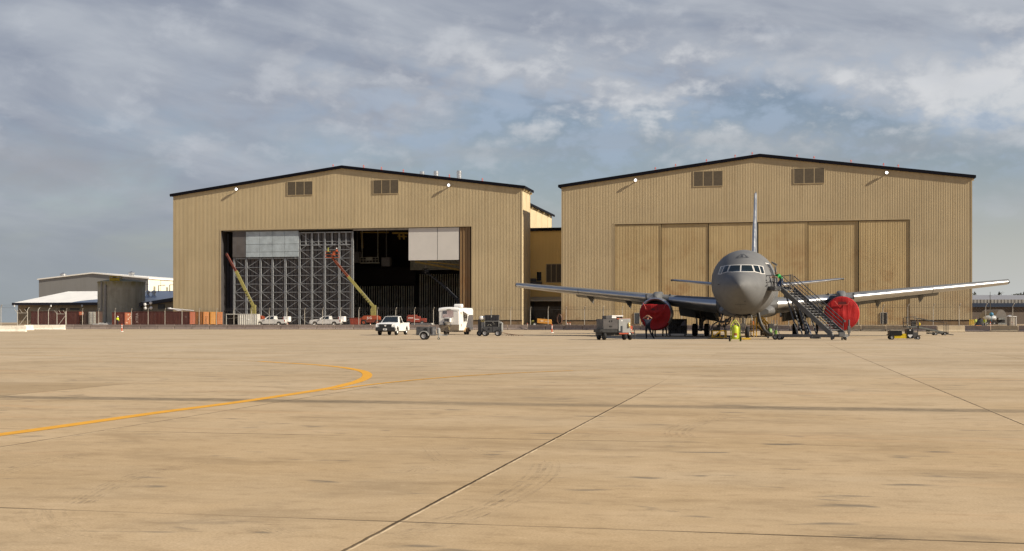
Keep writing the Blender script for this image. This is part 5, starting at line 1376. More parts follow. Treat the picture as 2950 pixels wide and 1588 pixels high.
for k in range(4):
    a = -math.pi/2-.3+k*.15; b_ = a+.15
    mb.quad(*[(.2385*math.cos(q), .2385*math.sin(q), z) for q, z in ((a,.30),(b_,.30),(b_,.39),(a,.39))])
mb.build('label_panel', PLATE, tk, smooth=0)
for s in (-1,1): wheel(t, (s*.37,.06,.20), .20, .085, mat('black_rim', (.05,.05,.05)), n=18)
# ---- second, darker green extinguisher on a trolley next to the stairs
p = gp(2243, 976)
t = thing('bottle_trolley', 'upright trolley with green gas bottle and hoses beside the stair base', 'trolley', (p.x-.15,p.y+1.6,0), rad(10))
GRN = mat('bottle_green', (.10,.20,.03), .4, var=.2)
mb = MB(); mb.lathe([(.16,.02),(.18,.18),(.72,.18),(.80,.10),(.86,.04)], (-.22,0,0), 'z', 16); mb.lathe([(.16,.02),(.18,.15),(.60,.15),(.68,.05)], (.28,.05,0), 'z', 16); mb.build('bottle', GRN, t, smooth=45)
mb = MB()
for x in (-.05,.12,.38): mb.tube([(x,-.05,.05),(x,0,1.45)], .022, 6)
for z in (.12,.62,1.1): mb.tube([(-.4,0,z),(.42,0,z)], .022, 6)
mb.cbox((0,.05,.12),(.9,.4,.05)); mb.build('frame', mat('grey_tube', (.30,.30,.30), .4, .4), t)
mb = MB(); mb.cbox((-.12,0,1.02),(.40,.25,.30)); mb.tube([(-.3,-.1,1.0),(-.35,-.15,.6),(-.1,-.2,.4),(.2,-.2,.7),(.35,-.15,1.1)], .03, 6); mb.tube([(.4,0,.9),(.55,-.05,.4),(.7,-.1,.05)], .03, 6); mb.build('regulator_box', PLAST, t)
for s in (-1,1): wheel(t, (s*.38,-.05,.16), .16, .08, RIM, n=14)
# ---- yellow nose dock / hose frame on the left of the nose wheel
YS = mat('stand_yellow', (.50,.30,.02), .5, var=.2, dirt=.35, dirtcol=(.10,.06,.02), scale=3)
p = gp(2075, 977)
t = thing('hose_rack', 'yellow tube frame with looping black hoses left of the nose wheel', 'hose rack', (p.x,p.y+.6,0), rad(-4))
mb = MB()
for x in (-.52,.52):
    for y in (-.3,.3): mb.tube([(x,y,.03),(x,y,.62)], .055, 6)
for z in (.12,.62):
    mb.tube([(-.52,-.3,z),(.52,-.3,z),(.52,.3,z),(-.52,.3,z),(-.52,-.3,z)], .05, 6)
mb.tube([(-.52,-.3,.14),(.10,-.3,.6)], .048, 6); mb.tube([(.05,-.3,.03),(.05,-.3,.62)], .048, 6); mb.cbox((.45,-.3,.34),(.12,.08,.55)); mb.tube([(-.85,-.3,.05),(.5,-.35,.05)], .055, 6)
mb.build('frame', YS, t)
mb = MB()
mb.tube([(-.55,-.1,.2),(-.62,-.1,.75),(-.45,0,1.1),(-.1,0,1.32),(.35,.1,1.34),(.8,.2,1.5)], .055, 8)
mb.tube([(-.4,.0,.6),(-.05,.1,.95),(.2,.2,1.5),(.33,.4,1.95)], .06, 8); mb.tube([(.0,.1,.9),(.28,.1,1.32),(.45,.1,.75),(.55,.0,.4)], .055, 8)
mb.tube([(-.2,.0,1.02),(.3,.0,1.0),(.75,.1,1.15),(.95,.2,1.6)], .055, 8); mb.tube([(.45,.1,.5),(.48,.1,1.1),(.62,.2,1.45),(.95,.3,1.7)], .06, 8)
mb.cbox((-.20,.05,.78),(.55,.4,.26)); mb.cbox((.62,.15,1.42),(.28,.25,.28)); mb.cbox((.25,.15,1.32),(.35,.22,.16)); mb.cbox((-.05,0,.35),(.22,.3,.3)); mb.box((.44,.56),(-.24,-.1),(.25,.8))
mb.build('hose', PLAST, t)
mb = MB(); mb.tube([(-.9,-.5,.06),(-.3,-.9,.05),(.4,-.7,.05),(.9,-.6,.05)], .048, 6); mb.build('floor_hose', PLAST, t)
# ---- yellow step stand right of the nose wheel
p = gp(2205, 972)
t = thing('step_stand', 'small yellow step stand with sloping handrails right of the nose wheel', 'work stand', (p.x,p.y+3.0,0), rad(6))
mb = MB()
for y in (-.4,.4):
    mb.tube([(-.55,y,.05),(-.55,y,1.45)], .048, 6); mb.tube([(-.30,y,.05),(-.30,y,1.95)], .05, 6); mb.tube([(-.02,y,.9),(-.02,y,1.95)], .05, 6)
    mb.beam((.0,y,1.92),(.82,y,1.05),.10,.14); mb.tube([(.82,y,1.08),(.84,y,.05)], .055, 6); mb.beam((-.05,y,.95),(.82,y,.15),.05,.14)
    mb.tube([(-.9,y,1.12),(.0,y,1.12)], .04, 6); mb.tube([(-.3,y,1.92),(.0,y,1.92)], .048, 6); mb.tube([(-1.05,y,.05),(-1.05,y,.55)], .048, 6); mb.tube([(-1.05,y,.5),(-.55,y,.5)], .048, 6)
mb.build('frame', YS, t)
mb = MB()
for k in range(5): x = .72-k*.17; z = .25+k*.16; mb.cbox((x,0,z),(.2,.78,.03))
mb.cbox((-.18,0,1.0),(.6,.8,.05)); mb.build('step', YS, t, smooth=0)
mb = MB(); mb.cbox((-.25,0,.70),(.85,.6,.06)); mb.cbox((.40,0,.38),(.30,.5,.5)); mb.cbox((.7,-.1,.18),(.25,.3,.3)); mb.build('tool_tray', mat('dark_brown_tray', (.06,.045,.03), .6), t, smooth=0)
for x in (-.5,.8):
    for y in (-.4,.4): wheel(t, (x,y,.08), .08, .06, RIM, ax='y', n=12)
# ---- duct hanging from the belly
p = gp(2190, 972)
a = AM @ Vector((1.15,8.2,2.0))
mb = MB(); pts = [Vector((a.x,a.y,2.02)), Vector((a.x+.05,a.y-.1,1.6)), Vector((a.x+.18,a.y-.25,1.1)), Vector((a.x+.42,a.y-.45,.62)), Vector((a.x+.72,a.y-.6,.34)), Vector((a.x+1.0,a.y-.7,.26))]
out = []
for i in range(len(pts)-1):
    for k in range(5): out.append(pts[i].lerp(pts[i+1], k/5))
out.append(pts[-1])
mb.tube(out, [.13+.015*(i%2) for i in range(len(out))], 10)
tag(mb.build('air_duct', mat('dark_duct', (.035,.033,.03), .5, var=.3), smooth=60), 'thick dark ribbed air duct drooping from the aircraft belly to the step stand', 'duct')
# ---- yellow chock bar lying on the ground by the nose wheel
p = gp(2148, 979); mb = MB(); mb.tube([(-.36,0,.07),(.36,0,.07)], .07, 8); mb.box((-.38,.38),(-.09,.09),(.005,.05))
o = mb.build('wheel_chock', mat('chock_yellow', (.55,.36,.03), .6, var=.2, dirt=.4), loc=(p.x,p.y,0), rz=rad(-8)); tag(o, 'long yellow wheel chock lying on the concrete beside the nose wheel', 'wheel chock')
# ---- dark tool stand and cart by the left main gear
p = gp(1958, 968.5)
t = thing('tool_cart', 'dark tool cart cluttered with parts in the shade beside the red engine cover', 'tool cart', (p.x,p.y+1.5,0), rad(-12))
mb = MB()
for z in (.25,.7,1.15,1.55): mb.cbox((0,0,z),(1.7,.8,.05))
for x in (-.84,.84):
    for y in (-.38,.38): mb.tube([(x,y,.1),(x,y,1.6)], .03, 6)
mb.tube([(-.95,0,1.6),(-.9,0,2.35),(.2,0,2.35)], .03, 6); mb.box((-.84,.84),(.36,.39),(.2,1.6)); mb.build('shelf', DKM, t, smooth=0)
mb = MB(); rr = random.Random(5)
for z in (.28,.73,1.18): 
    for k in range(9): h = .2+.22*rr.random(); mb.cbox((-.72+k*.18,-.1+.2*rr.random(),z+h/2),(.17,.3,h))
mb.build('parts_bin', mat('mixed_parts', (.05,.05,.055), .5, var=.7, scale=6), t, smooth=0)
mb = MB(); mb.hexa([(.3,-.45,.95),(.85,-.45,1.0),(.85,-.2,1.0),(.3,-.2,.95),(.45,-.45,1.25),(.75,-.45,1.5),(.75,-.2,1.5),(.45,-.2,1.25)]); mb.build('folded_cloth', mat('lilac_cloth', (.28,.27,.36), .8), t)
for x in (-.7,.7):
    for y in (-.3,.3): wheel(t, (x,y,.1), .1, .07, RIM, n=12)
# ------------------------------------------------------------------ raised yard behind the barriers, barriers, fence, containers, lifts, far buildings
YZ = .75
BL = [(190,228),(450,223),(800,217),(1525,204),(2450,175),(2950,163),(3300,155)]
BP = [gx(u,Y) for u, Y in BL]
def yard_mat():
    m, t, b = new_mat('yard_concrete'); p = t.pos()
    n = t.noise(p, .3, 6, .65)
    t.l.new(t.mix(t.ramp(n,.3,.7), (.30,.225,.145), (.40,.31,.21)), b.inputs['Base Color']); b.inputs['Roughness'].default_value = .9; b.inputs['Specular IOR Level'].default_value = .15
    return m
mb = MB(); ext = [BP[0]+Vector((-60,14,0))*6] + BP + [BP[-1]+Vector((400,-120,0))]
for a, c in zip(ext, ext[1:]):
    n = Vector((-(c-a).y,(c-a).x,0)).normalized()
    n = Vector((DX,DY,0))
    r = lambda p, d, z: p+n*d+Vector((0,0,z))
    mb.quad(r(a,.5,-.02), r(c,.5,-.02), r(c,7,YZ), r(a,7,YZ)); mb.quad(r(a,7,YZ), r(c,7,YZ), r(c,900,YZ), r(a,900,YZ))
struct(mb.build('yard_ground', yard_mat(), smooth=0), 'slightly raised concrete yard behind the barriers')

def barrier_mat(name, a, b2):
    m, t, b = new_mat(name); o = t.obj(); p = t.pos()
    oi = t.node('ShaderNodeObjectInfo').outputs['Random']
    n = t.noise(p, 1.6, 6, .65); n2 = t.noise(t.mapping(p,(1.5,1.5,.5)), 2.2, 5, .6)
    c = t.mix(oi, a, b2); c = t.mix(t.ramp(n,.45,.75,0,.45), c, tuple(x*.5 for x in a)); c = t.mix(t.ramp(n2,.5,.75,0,.35), c, tuple(min(1,x*1.35) for x in b2))
    t.l.new(c, b.inputs['Base Color']); b.inputs['Roughness'].default_value = .9; b.inputs['Specular IOR Level'].default_value = .15
    return m
BGREY = barrier_mat('barrier_concrete', (.23,.185,.165), (.33,.27,.235))
BTAN = barrier_mat('barrier_concrete_pale', (.40,.33,.23), (.45,.37,.26))
BWHT = barrier_mat('barrier_white', (.72,.66,.55), (.80,.75,.66))
def barrier_mesh(L, m, name='jersey_barrier'):
    mb = MB(); prof = [(-.30,.0),(-.30,.09),(-.13,.32),(-.085,.82),(.085,.82),(.13,.32),(.30,.09),(.30,.0)]
    mb.prism(prof, 'x', -L/2, L/2)
    o = mb.build(name, m, bevel=.02, smooth=30)
    return o
BLEN = 3.35
dark_i = set()
pts = []; total = 0
seg = 0; pos = BP[0].copy()
def walk(P, step):
    """equally spaced points along a polyline with headings"""
    out = []; d = 0.0; acc = 0.0
    for a, b_ in zip(P, P[1:]):
        l = (b_-a).length; t = (b_-a)/l
        while acc <= l:
            out.append((a+t*acc, math.atan2(t.y,t.x))); acc += step
        acc -= l
    return out
proto = {}
W = walk(BP, BLEN+.11)
GAP_LAB = 'grey concrete jersey barrier in the long unbroken row at the apron edge'
for i, (p, h) in enumerate(W):
    u = CX + F*p.x/p.y
    if u > 2990: break
    kind = 'g'
    if 2430 < u < 2600 or 2840 < u < 2910: kind = 't'
    if kind not in proto: proto[kind] = barrier_mesh(BLEN, {'g': BGREY, 't': BTAN}[kind]); o = proto[kind]
    else: o = proto[kind].copy(); COL.objects.link(o)
    o.location = (p.x,p.y,0); o.rotation_euler = (0,0,h)
    if kind == 'g': tag(o, GAP_LAB, 'barrier', 'grey concrete barriers along the apron edge')
    else: tag(o, 'paler tan concrete jersey barrier towards the right end of the row', 'barrier', 'pale tan concrete barriers on the right')
o = proto['t'].copy(); COL.objects.link(o); p = gx(2740,158); o.location = p; o.rotation_euler = (0,0,rad(-6)); tag(o, 'pale concrete barrier standing forward of the row behind the maintenance stand', 'barrier'); del o['group']
wb = None
for (u, Yd, lab, grp) in [(k,165,'white barrier of the short near row in the far left corner','near white barriers on the left') for k in (-12,33,57)] + [(k,208,'white barrier in the short far row before the fence gates','far white barriers on the left') for k in (100,135,170)]:
    if wb is None:
        wb = barrier_mesh(2.02, BWHT, 'white_barrier'); o = wb
    else: o = wb.copy(); COL.objects.link(o)
    if Yd == 165: u = {-12:10,33:54,57:-36}[u]
    o.location = gx(u,Yd); tag(o, lab, 'barrier', grp)
o = wb.copy(); COL.objects.link(o); o.location = gx(82,196); o.rotation_euler = (0,0,rad(72)); tag(o, 'white barrier set end-on between the two short white rows', 'barrier')

# ---- chain-link fence on the barrier line
CHAIN = mat('galvanised_wire', (.13,.125,.12), .5, .2)
POSTM = mat('pale_fence_post', (.40,.375,.33), .5, var=.12)
def fence(label, P, step=3.41, arm=1, z0=.0, zt=3.35, skip=None):
    t = thing('chain_link_fence', label, 'fence', (P[0].x,P[0].y,0))
    o0 = P[0]; WW = walk(P, step); 
    pm = None
    for p, h in WW:
        u = CX + F*p.x/p.y
        if u > 2990 or (skip and skip(u)): continue
        if pm is None:
            mb = MB(); mb.tube([(0,0,z0),(0,0,zt),(.12,-.10,zt+.22),(.26,-.22,zt+.42)], .052, 8); pm = mb.build('fence_post', POSTM, t); o = pm
        else: o = pm.copy(); COL.objects.link(o); o.parent = t
        o.location = (p.x-o0.x, p.y-o0.y, 0); o.rotation_euler = (0,0,h)
    mb = MB()
    for a, b_ in zip(P, P[1:]):
        a2, b2 = a-o0, b_-o0; l = (b2-a2).length; t_ = (b2-a2)/l; H = zt-.85
        n = int(l/.42)
        for k in range(n):
            for sgn in (0,1):
                s0 = k*.42; s1 = s0+H
                q0, q1 = (s0,.85), (min(s1,l),.85+min(s1,l)-s0)
                if sgn: q0, q1 = (s0,zt), (min(s1,l),zt-(min(s1,l)-s0))
                A_ = a2+t_*q0[0]+Vector((0,0,q0[1])); B_ = a2+t_*q1[0]+Vector((0,0,q1[1]))
                mb.tube([A_,B_], .003, 3, caps=False)
        for z in (.9,zt-.02): mb.tube([a2+Vector((0,0,z)), b2+Vector((0,0,z))], .016, 4, caps=False)
        for k in range(3):
            q = Vector((.1+.08*k,-.08-.07*k,zt+.18+.11*k)); mb.tube([a2+q, b2+q], .006, 3, caps=False)
    mb.build('wire_mesh', CHAIN, t, smooth=0, fix=False)
    return t
off = Vector((DX,DY,0))*.12
fence('tall chain-link fence with angled post tops running along the grey barriers', [p+off for p in BP[:-1]], skip=lambda u: False)
lp = [gx(-60,176), gx(45,176)]
fence('short chain-link fence with barbed wire at the far left edge', lp, step=3.1)
def gate(label, u0, u1, Yd):
    a, b_ = gx(u0,Yd), gx(u1,Yd); w_ = b_.x-a.x
    t = thing('fence_gate', label, 'gate', a)
    mb = MB(); z0, z1 = .35, 2.75
    mb.tube([(0,0,0),(0,0,3.2)], .06, 8); mb.tube([(w_,0,0),(w_,0,3.2)], .06, 8)
    for z in (z0+.1,z1): mb.tube([(0,0,z),(w_,0,z)], .045, 6)
    mb.tube([(.05,0,z0+.1),(w_-.05,0,z1-.3)], .05, 6)
    for x in (0,w_*.5,w_): mb.tube([(x,0,z1),(x-.35,-.3,z1+.65)], .03, 5)
    mb.build('gate_frame', POSTM, t)
    mb = MB(); n = int((w_+2.4)/.3)
    for k in range(n):
        for s in (1,-1):
            x0_ = -2.4+k*.3; pts_ = []
            for q in range(9):
                x = x0_+2.4*q/8; z = z0+.1+2.25*(q/8 if s > 0 else 1-q/8)
                if 0 <= x <= w_: pts_.append((x,0,z))
            if len(pts_) > 1: mb.tube(pts_, .003, 3, caps=False)
    mb.build('wire_mesh', CHAIN, t, smooth=0, fix=False)
gate('braced chain-link gate nearest the left edge', 50, 79, 200)
gate('braced chain-link gate where the grey barriers begin', 164, 189, 222)
fence('run of chain-link fence between the two gates', [gx(79,206), gx(164,218)], step=4.2)

# ---- shipping containers
def cont_mat(name, col, rust=.35):
    return mat(name, col, .55, var=.10, scale=.9, streak=.30, dirt=rust, dirtcol=(.16,.06,.03))
def container(label, u, Yd, L, col, name, endcol=None, marks=None, doors=True, z=YZ, rz=-TH, group=None, H=2.6):
    m = cont_mat(name, col); me = cont_mat(name+'_end', endcol or col)  # shaded sides and sunlit ends put into two separate colours
    p = gx(u,Yd); t = thing('shipping_container', label, 'shipping container', (p.x,p.y,z), rz, group)
    mb = MB(); W_ = 2.44
    ribbed(mb, -L, 0, lambda x: .12, lambda x: H-.12, y=.03, pitch=.28, d=-.035); ribbed(mb, -L, 0, lambda x: .12, lambda x: H-.12, y=W_-.06, pitch=.28, d=-.03)
    mb.box((-L,0),(.1,W_-.1),(.1,H-.04)); bd = mb.build('side_panel', m, t, smooth=0, fix=False)
    mb = MB()
    for x in (-L,-.12):
        for y in (0,W_-.12): mb.box((x,x+.12),(y,y+.12),(0,H))
    for y in (0,W_-.12):
        for z_ in (0,H-.12): mb.box((-L+.12,-.12),(y,y+.12),(z_,z_+.12))
    mb.build('frame', m, t, smooth=0)
    if doors:
        for k, (ya,yb) in enumerate(((.12,W_/2-.01),(W_/2+.01,W_-.12))):
            mb = MB(); mb.box((-.06,.02),(ya,yb),(.12,H-.12))
            for z_ in (.5,1.1,1.7,2.2): mb.box((.02,.05),(ya+.08,yb-.08),(z_,z_+.22))
            dr = mb.build('end_door', me, t, smooth=0)
            mb = MB()
            for y in (ya+.25,yb-.25): mb.tube([(.075,y,.15),(.075,y,H-.15)], .022, 6); mb.cbox((.09,y,1.0),(.04,.12,.06))
            mb.build('lock_rod', mat('dull_rod', (.36,.30,.26), .5, .3), dr)
    if marks:
        for mk in marks: mk(t, H, L)
    return t
def xtra(t, H, L):
    M = Matrix.Translation((-L+.95+.25,-.045,1.35)) @ Matrix.Rotation(rad(-90),4,'Y') @ Matrix.Rotation(rad(90),4,'X')
    text_mesh('XTRA', .78, mat('worn_white_lettering', (.50,.40,.37), .6, var=.2), 'lettering', t, M, .003)
def placards(t, H, L):
    mb = MB(); rr = random.Random(2)
    for k in range(9): y = .2+rr.random()*1.9; z_ = .5+rr.random()*1.7; mb.box((.09,.10),(y,y+.18+.2*rr.random()),(z_,z_+.08+.15*rr.random()))
    mb.build('placard', mat('pale_placard', (.62,.52,.42), .6, var=.3), t, smooth=0)
MAR = (.080,.020,.016)
container('long maroon container behind the gates, its sunlit red doors facing right', 227, 237, 10.2, MAR, 'maroon_container', (.33,.09,.045), [placards])
container('rust orange container end standing open beside the white-doored one', 262, 240, 3.0, (.16,.04,.025), 'rust_container', (.50,.16,.05))
t = container('dark container with one pale grey door swung open', 276, 236, 2.6, (.05,.035,.03), 'dark_container', (.05,.04,.035), doors=False)
mb = MB(); mb.box((-1.45,-.05),(-.10,-.02),(.1,2.5))
for z_ in (.4,.9,1.4,1.9): mb.box((-1.38,-.12),(-.13,-.10),(z_,z_+.30))
dr = mb.build('open_door', mat('pale_container_door', (.52,.52,.47), .5, var=.1), t, smooth=0)
mb = MB()
for x in (-1.1,-.4): mb.tube([(x,-.15,.15),(x,-.15,2.45)], .025, 6)
mb.build('lock_rod', mat('dull_rod', (.3,.3,.3)), dr)
container('short orange-red container with pale placards, left of the long lettered one', 359, 233, 2.6, (.14,.03,.02), 'orange_red_container', (.36,.11,.05), [placards], z=.55)
container('long maroon container with white upright lettering at its left end', 546, 238, 12.2, MAR, 'maroon_container', (.45,.175,.045), [xtra, lambda t,H,L: text_mesh('I I', .4, mat('worn_white_lettering', (.5,.4,.37)), 'lettering', t, Matrix.Translation((-.75,-.045,1.55)) @ Matrix.Rotation(rad(90),4,'X'), .003)])
container('bright orange container just right of the long maroon one, doors towards us', 586, 244, 3.6, (.40,.165,.05), 'orange_container', (.46,.19,.06))
container('amber container with a dark ladder leaning at its corner', 606, 248, 3.6, (.44,.20,.04), 'amber_container', (.46,.22,.05))
container('salmon orange container with slatted side, last of the orange row', 626, 252, 3.8, (.42,.165,.055), 'salmon_container', (.38,.14,.05))
for u, lab in ((569,'dark ladder leaning against the bright orange container'),(593,'dark ladder leaning against the amber container')):
    p = gx(u,235); t = thing('ladder', lab, 'ladder', (p.x,p.y,.7)); mb = MB()
    for x in (-.16,.16): mb.tube([(x,0,0),(x,.35,1.75)], .03, 5)
    for k in range(7): mb.tube([(-.16,.05*k+.02,.12+.24*k),(.16,.05*k+.02,.12+.24*k)], .02, 5)
    mb.build('ladder_frame', BLACK, t); 
# white site container, left half open frame
p0 = pt(651,904.5,233); p1 = pt(742,904.5,233)
t = thing('site_container', 'white ribbed site container whose left half is an open dark frame', 'shipping container', (p0.x,p0.y,.45), rad(-3))
W_ = p1.x-p0.x; H = p0.z-.45
SW = mat('grey_white_container', (.52,.51,.47), .55, var=.08, streak=.35, dirt=.2, scale=1)
mb = MB(); xm = W_*.40; ribbed(mb, xm, W_, lambda x: .1, lambda x: H-.1, y=.0, pitch=.40, d=.05); mb.box((xm,W_),(.05,2.3),(.05,H-.02)); bd = mb.build('panel', SW, t, smooth=0)
mb = MB()
for x in (0,xm-.12): mb.box((x,x+.10),(0,.10),(0,H)); mb.box((x,x+.1),(2.2,2.3),(0,H))
mb.box((0,xm),(0,.1),(H-.10,H)); mb.box((0,W_),(-.06,-.05),(H-.12,H)); mb.box((0,xm),(.1,2.3),(H-.06,H-.02)); mb.tube([(.1,.5,H*.6),(xm,.5,H*.72)], .03, 5); mb.build('open_frame', SW, t, smooth=0)
mb = MB(); mb.box((0,xm),(2.1,2.2),(0,H-.1)); mb.box((.3,1.5),(.8,1.8),(0,1.2)); mb.build('dark_inside', mat('brown_dark', (.035,.025,.018), .8), t, smooth=0)
mb = MB(); mb.box((W_*.70,W_*.75),(-.08,-.06),(H*.50,H*.57)); mb.box((W_*.93,W_*.935),(-.07,-.055),(.1,H-.1)); mb.build('placard', PLATE, bd, smooth=0)
# folded white boom on top of the long container
p = pt(487,891,241); t = thing('white_boom', 'white folded boom resting on top of the long maroon container', 'boom', p, -TH)
mb = MB(); mb.tube([(0,0,.10),(1.0,0,.02),(5.2,0,-.30)], [.22,.13,.08], 8); mb.tube([(1.0,0,.0),(2.0,0,-.30),(2.6,0,-.28)], .12, 6); mb.cbox((.05,0,.15),(.5,.3,.3)); mb.build('boom_arm', WHITE, t)
# pile of wrapped sheeting, flat stacks, striped boards
p = gx(308,234); mb = MB(); rr = random.Random(4)
for k in range(9): mb.cbox((-2.2+k*.5,rr.random()*.5,.2+.18*rr.random()),(.9,.8,.25+.2*rr.random()))
o = mb.build('wrapped_pile', mat('grey_wrap', (.42,.42,.42), .5, var=.3, scale=4), loc=(p.x,p.y,.62)); tag(o, 'heap of crumpled grey wrapping at the foot of the tank', 'wrapping heap')
a, b_ = gx(1182,222), gx(1245,220); t = thing('panel_stack', 'low stack of long pale panels behind the barriers left of the white trailer', 'panel stack', (a.x,a.y,.6), math.atan2(b_.y-a.y,b_.x-a.x)); mb = MB()
for k in range(3): mb.box((.1*k,(b_-a).length-.1*k),(0,.9),(.10+.14*k,.22+.14*k))
mb.build('panels', mat('pale_sheet', (.46,.46,.44), .5, var=.1), t, smooth=0)
mb = MB(); [mb.box((x,x+.15),(.1,.8),(0,.10)) for x in (.4,2.0,3.4)]; mb.build('bearer', STEM, t, smooth=0)

# ---- boom lifts
def boom_lift(label, Yd, base, root, mid, tip, col_low, col_up, basket, body=True, lettering=None, bodyw=50):
    o = pt(base[0], 928, Yd); t = thing('boom_lift', label, 'boom lift', (o.x,o.y,YZ))
    c = lambda q, dy=0: pt(q[0],q[1],Yd+dy)-Vector((o.x,o.y,YZ))
    ppm = F/Yd
    ML = mat('lift_'+col_low[0], col_low[1], .45, var=.12, dirt=.15); MU = mat('lift_'+col_up[0], col_up[1], .45, var=.15, dirt=.2, dirtcol=(.15,.05,.02)); MO = mat('lift_orange', (.27,.052,.018), .4, var=.12)
    if body:
        w2 = bodyw/ppm/2
        mb = MB(); mb.prism([(-w2,.95),(-w2,1.45),(-w2*.8,1.75),(w2*.7,1.8),(w2,1.55),(w2,.95)], 'y', -1.1, 1.1); bo = mb.build('engine_hood', MO, t, bevel=.08)
        mb = MB(); mb.box((-w2*.9,w2*.9),(-1.15,1.15),(.45,.90)); mb.build('chassis', mat('lift_red_dark', (.16,.035,.02), .5), t, bevel=.04)
        for x in (-w2*.75,w2*.75):
            for y in (-1.1,1.1): wheel(t, (x,y,.5), .5, .35, mat('lift_orange', (.27,.052,.018)), ax='y', n=18)
        if lettering: text_mesh(lettering, .62, mat('white_lettering', (.75,.72,.68), .5), 'lettering', bo, Matrix.Translation((-w2*.15,-1.115,1.33)) @ Matrix.Rotation(rad(90),4,'X'), .004)
    r = c(root)
    mb = MB(); mb.prism([(r.x-.42,1.3),(r.x-.50,r.z-.3),(r.x-.15,r.z+.35),(r.x+.55,r.z+.5),(r.x+.55,1.3)], 'y', -.40, .40); tr = mb.build('turret', ML, t, bevel=.04)
    mb = MB(); mb.lathe([(-.42,.13),(.42,.13)], (r.x+.05,0,r.z+.05), 'y', 12); mb.lathe([(-.42,.10),(.42,.10)], (r.x+.3,0,r.z-1.0), 'y', 12); mb.build('pivot_pin', BLACK, tr)
    m_ = c(mid); p = c(tip)
    mb = MB(); mb.beam(r+Vector((.1,0,.15)), m_, .42, .58); lb = mb.build('lower_boom', ML, t, bevel=.03)
    mb = MB(); d = (m_-r).normalized(); nrm = Vector((-d.z,0,d.x)); mb.beam(r+d*1.0-nrm*.42, r+d*4.2-nrm*.34, .12, .14); mb.build('lift_cylinder', STEELP, lb)
    mb = MB()
    for k in range(5):
        q = r+d*(1.2+k*.55); mb.cbox((q.x,-.24,q.z),(.30,.02,.16))
    mb.build('boom_marking', BLACK, lb, smooth=0)
    mb = MB(); mb.beam(m_-d*.4, p, .30, .40); ub = mb.build('upper_boom', MU, t, bevel=.02)
    mb = MB(); mb.tube([m_+Vector((0,-.2,.18)), p+Vector((0,-.2,.18))], .05, 6); mb.build('hose_track', BLACK, ub)
    if basket:
        bx0, bx1, bz = c(basket[0]).x, c(basket[1]).x, c(basket[0]).z
        mb = MB()
        for y in (-.5,.5):
            for z in (0,.55,1.1): mb.tube([(bx0,y,bz+z),(bx1,y,bz+z)], .035, 6)
        for x in (bx0,(bx0+bx1)/2,bx1):
            for y in (-.5,.5): mb.tube([(x,y,bz),(x,y,bz+1.1)], .03, 6)
        mb.box((bx0,bx1),(-.5,.5),(bz-.08,bz)); mb.cbox(((bx0+bx1)/2+.35,-.45,bz+.65),(.5,.2,.55)); bk = mb.build('basket', MU, t)
        MB().cbox(((bx0+bx1)/2-.1,-.52,bz+.95),(.5,.3,.35)).build('control_box', BLACK, bk); MB().cbox((bx0+.6,.1,bz+1.0),(.3,.3,.3)).build('tool_box', BLACK, bk)
    return t
OLV = ('olive_yellow', (.235,.21,.065)); ORG = ('orange_red', (.34,.07,.022)); BLU = ('dark_blue', (.03,.035,.05))
boom_lift('boom lift with olive and red boom leaning left in the doorway corner', 239, (738,930), (729,886), (680,781), (652,731), OLV, ('dull_red', (.24,.045,.025)), None, lettering=None, bodyw=44)
mb = None
boom_lift('boom lift with red basket raised high against the steel door frame', 236, (1070,930), (1075,887), (1003,797), (957,742), OLV, ORG, ((938,742),(977,742)), lettering='JLG', bodyw=52)
boom_lift('dark boom lift reaching left inside the hangar to a small platform under the walkway', 262, (1330,930), (1322,872), (1268,815), (1236,790), BLU, BLU, ((1217,790),(1236,790)), body=False)
p = pt(1194,920,246); t = thing('scissor_lift', 'low red lift parked in shadow inside the dark doorway behind the fence', 'lift', (p.x,p.y,YZ))
MO = mat('lift_red_shade', (.22,.04,.025), .5, var=.2); mb = MB(); mb.box((-1.5,1.2),(-.8,.8),(.5,1.7)); mb.box((1.2,2.4),(-.7,.7),(.5,1.3)); mb.box((-1.3,.6),(-.82,.82),(1.7,1.95)); mb.build('body', MO, t, bevel=.08)
mb = MB(); mb.box((-1.2,-.2),(-.83,-.80),(1.3,1.42)); mb.box((.1,1.0),(-.83,-.8),(1.05,1.15)); mb.build('marking', PLATE, t, smooth=0)
for x in (-1.1,1.6):
    for y in (-.75,.75): wheel(t, (x,y,.4), .4, .28, RIM, ax='y', n=16)
p = pt(1024,922,243); t = thing('dark_red_skip', 'dark red bin standing left of the boom lift inside the doorway', 'bin', (p.x,p.y,YZ)); mb = MB(); mb.hexa([(-.9,-.6,0),(.9,-.6,0),(.9,.6,0),(-.9,.6,0),(-1.1,-.7,1.3),(1.1,-.7,1.3),(1.1,.7,1.3),(-1.1,.7,1.3)]); mb.build('bin_body', mat('lift_red_shade', (.3,.05,.03)), t, bevel=.03); mb = MB(); mb.box((-1.15,1.15),(-.75,.75),(1.3,1.38)); mb.build('rim', mat('lift_red_dark', (.16,.035,.02)), t)

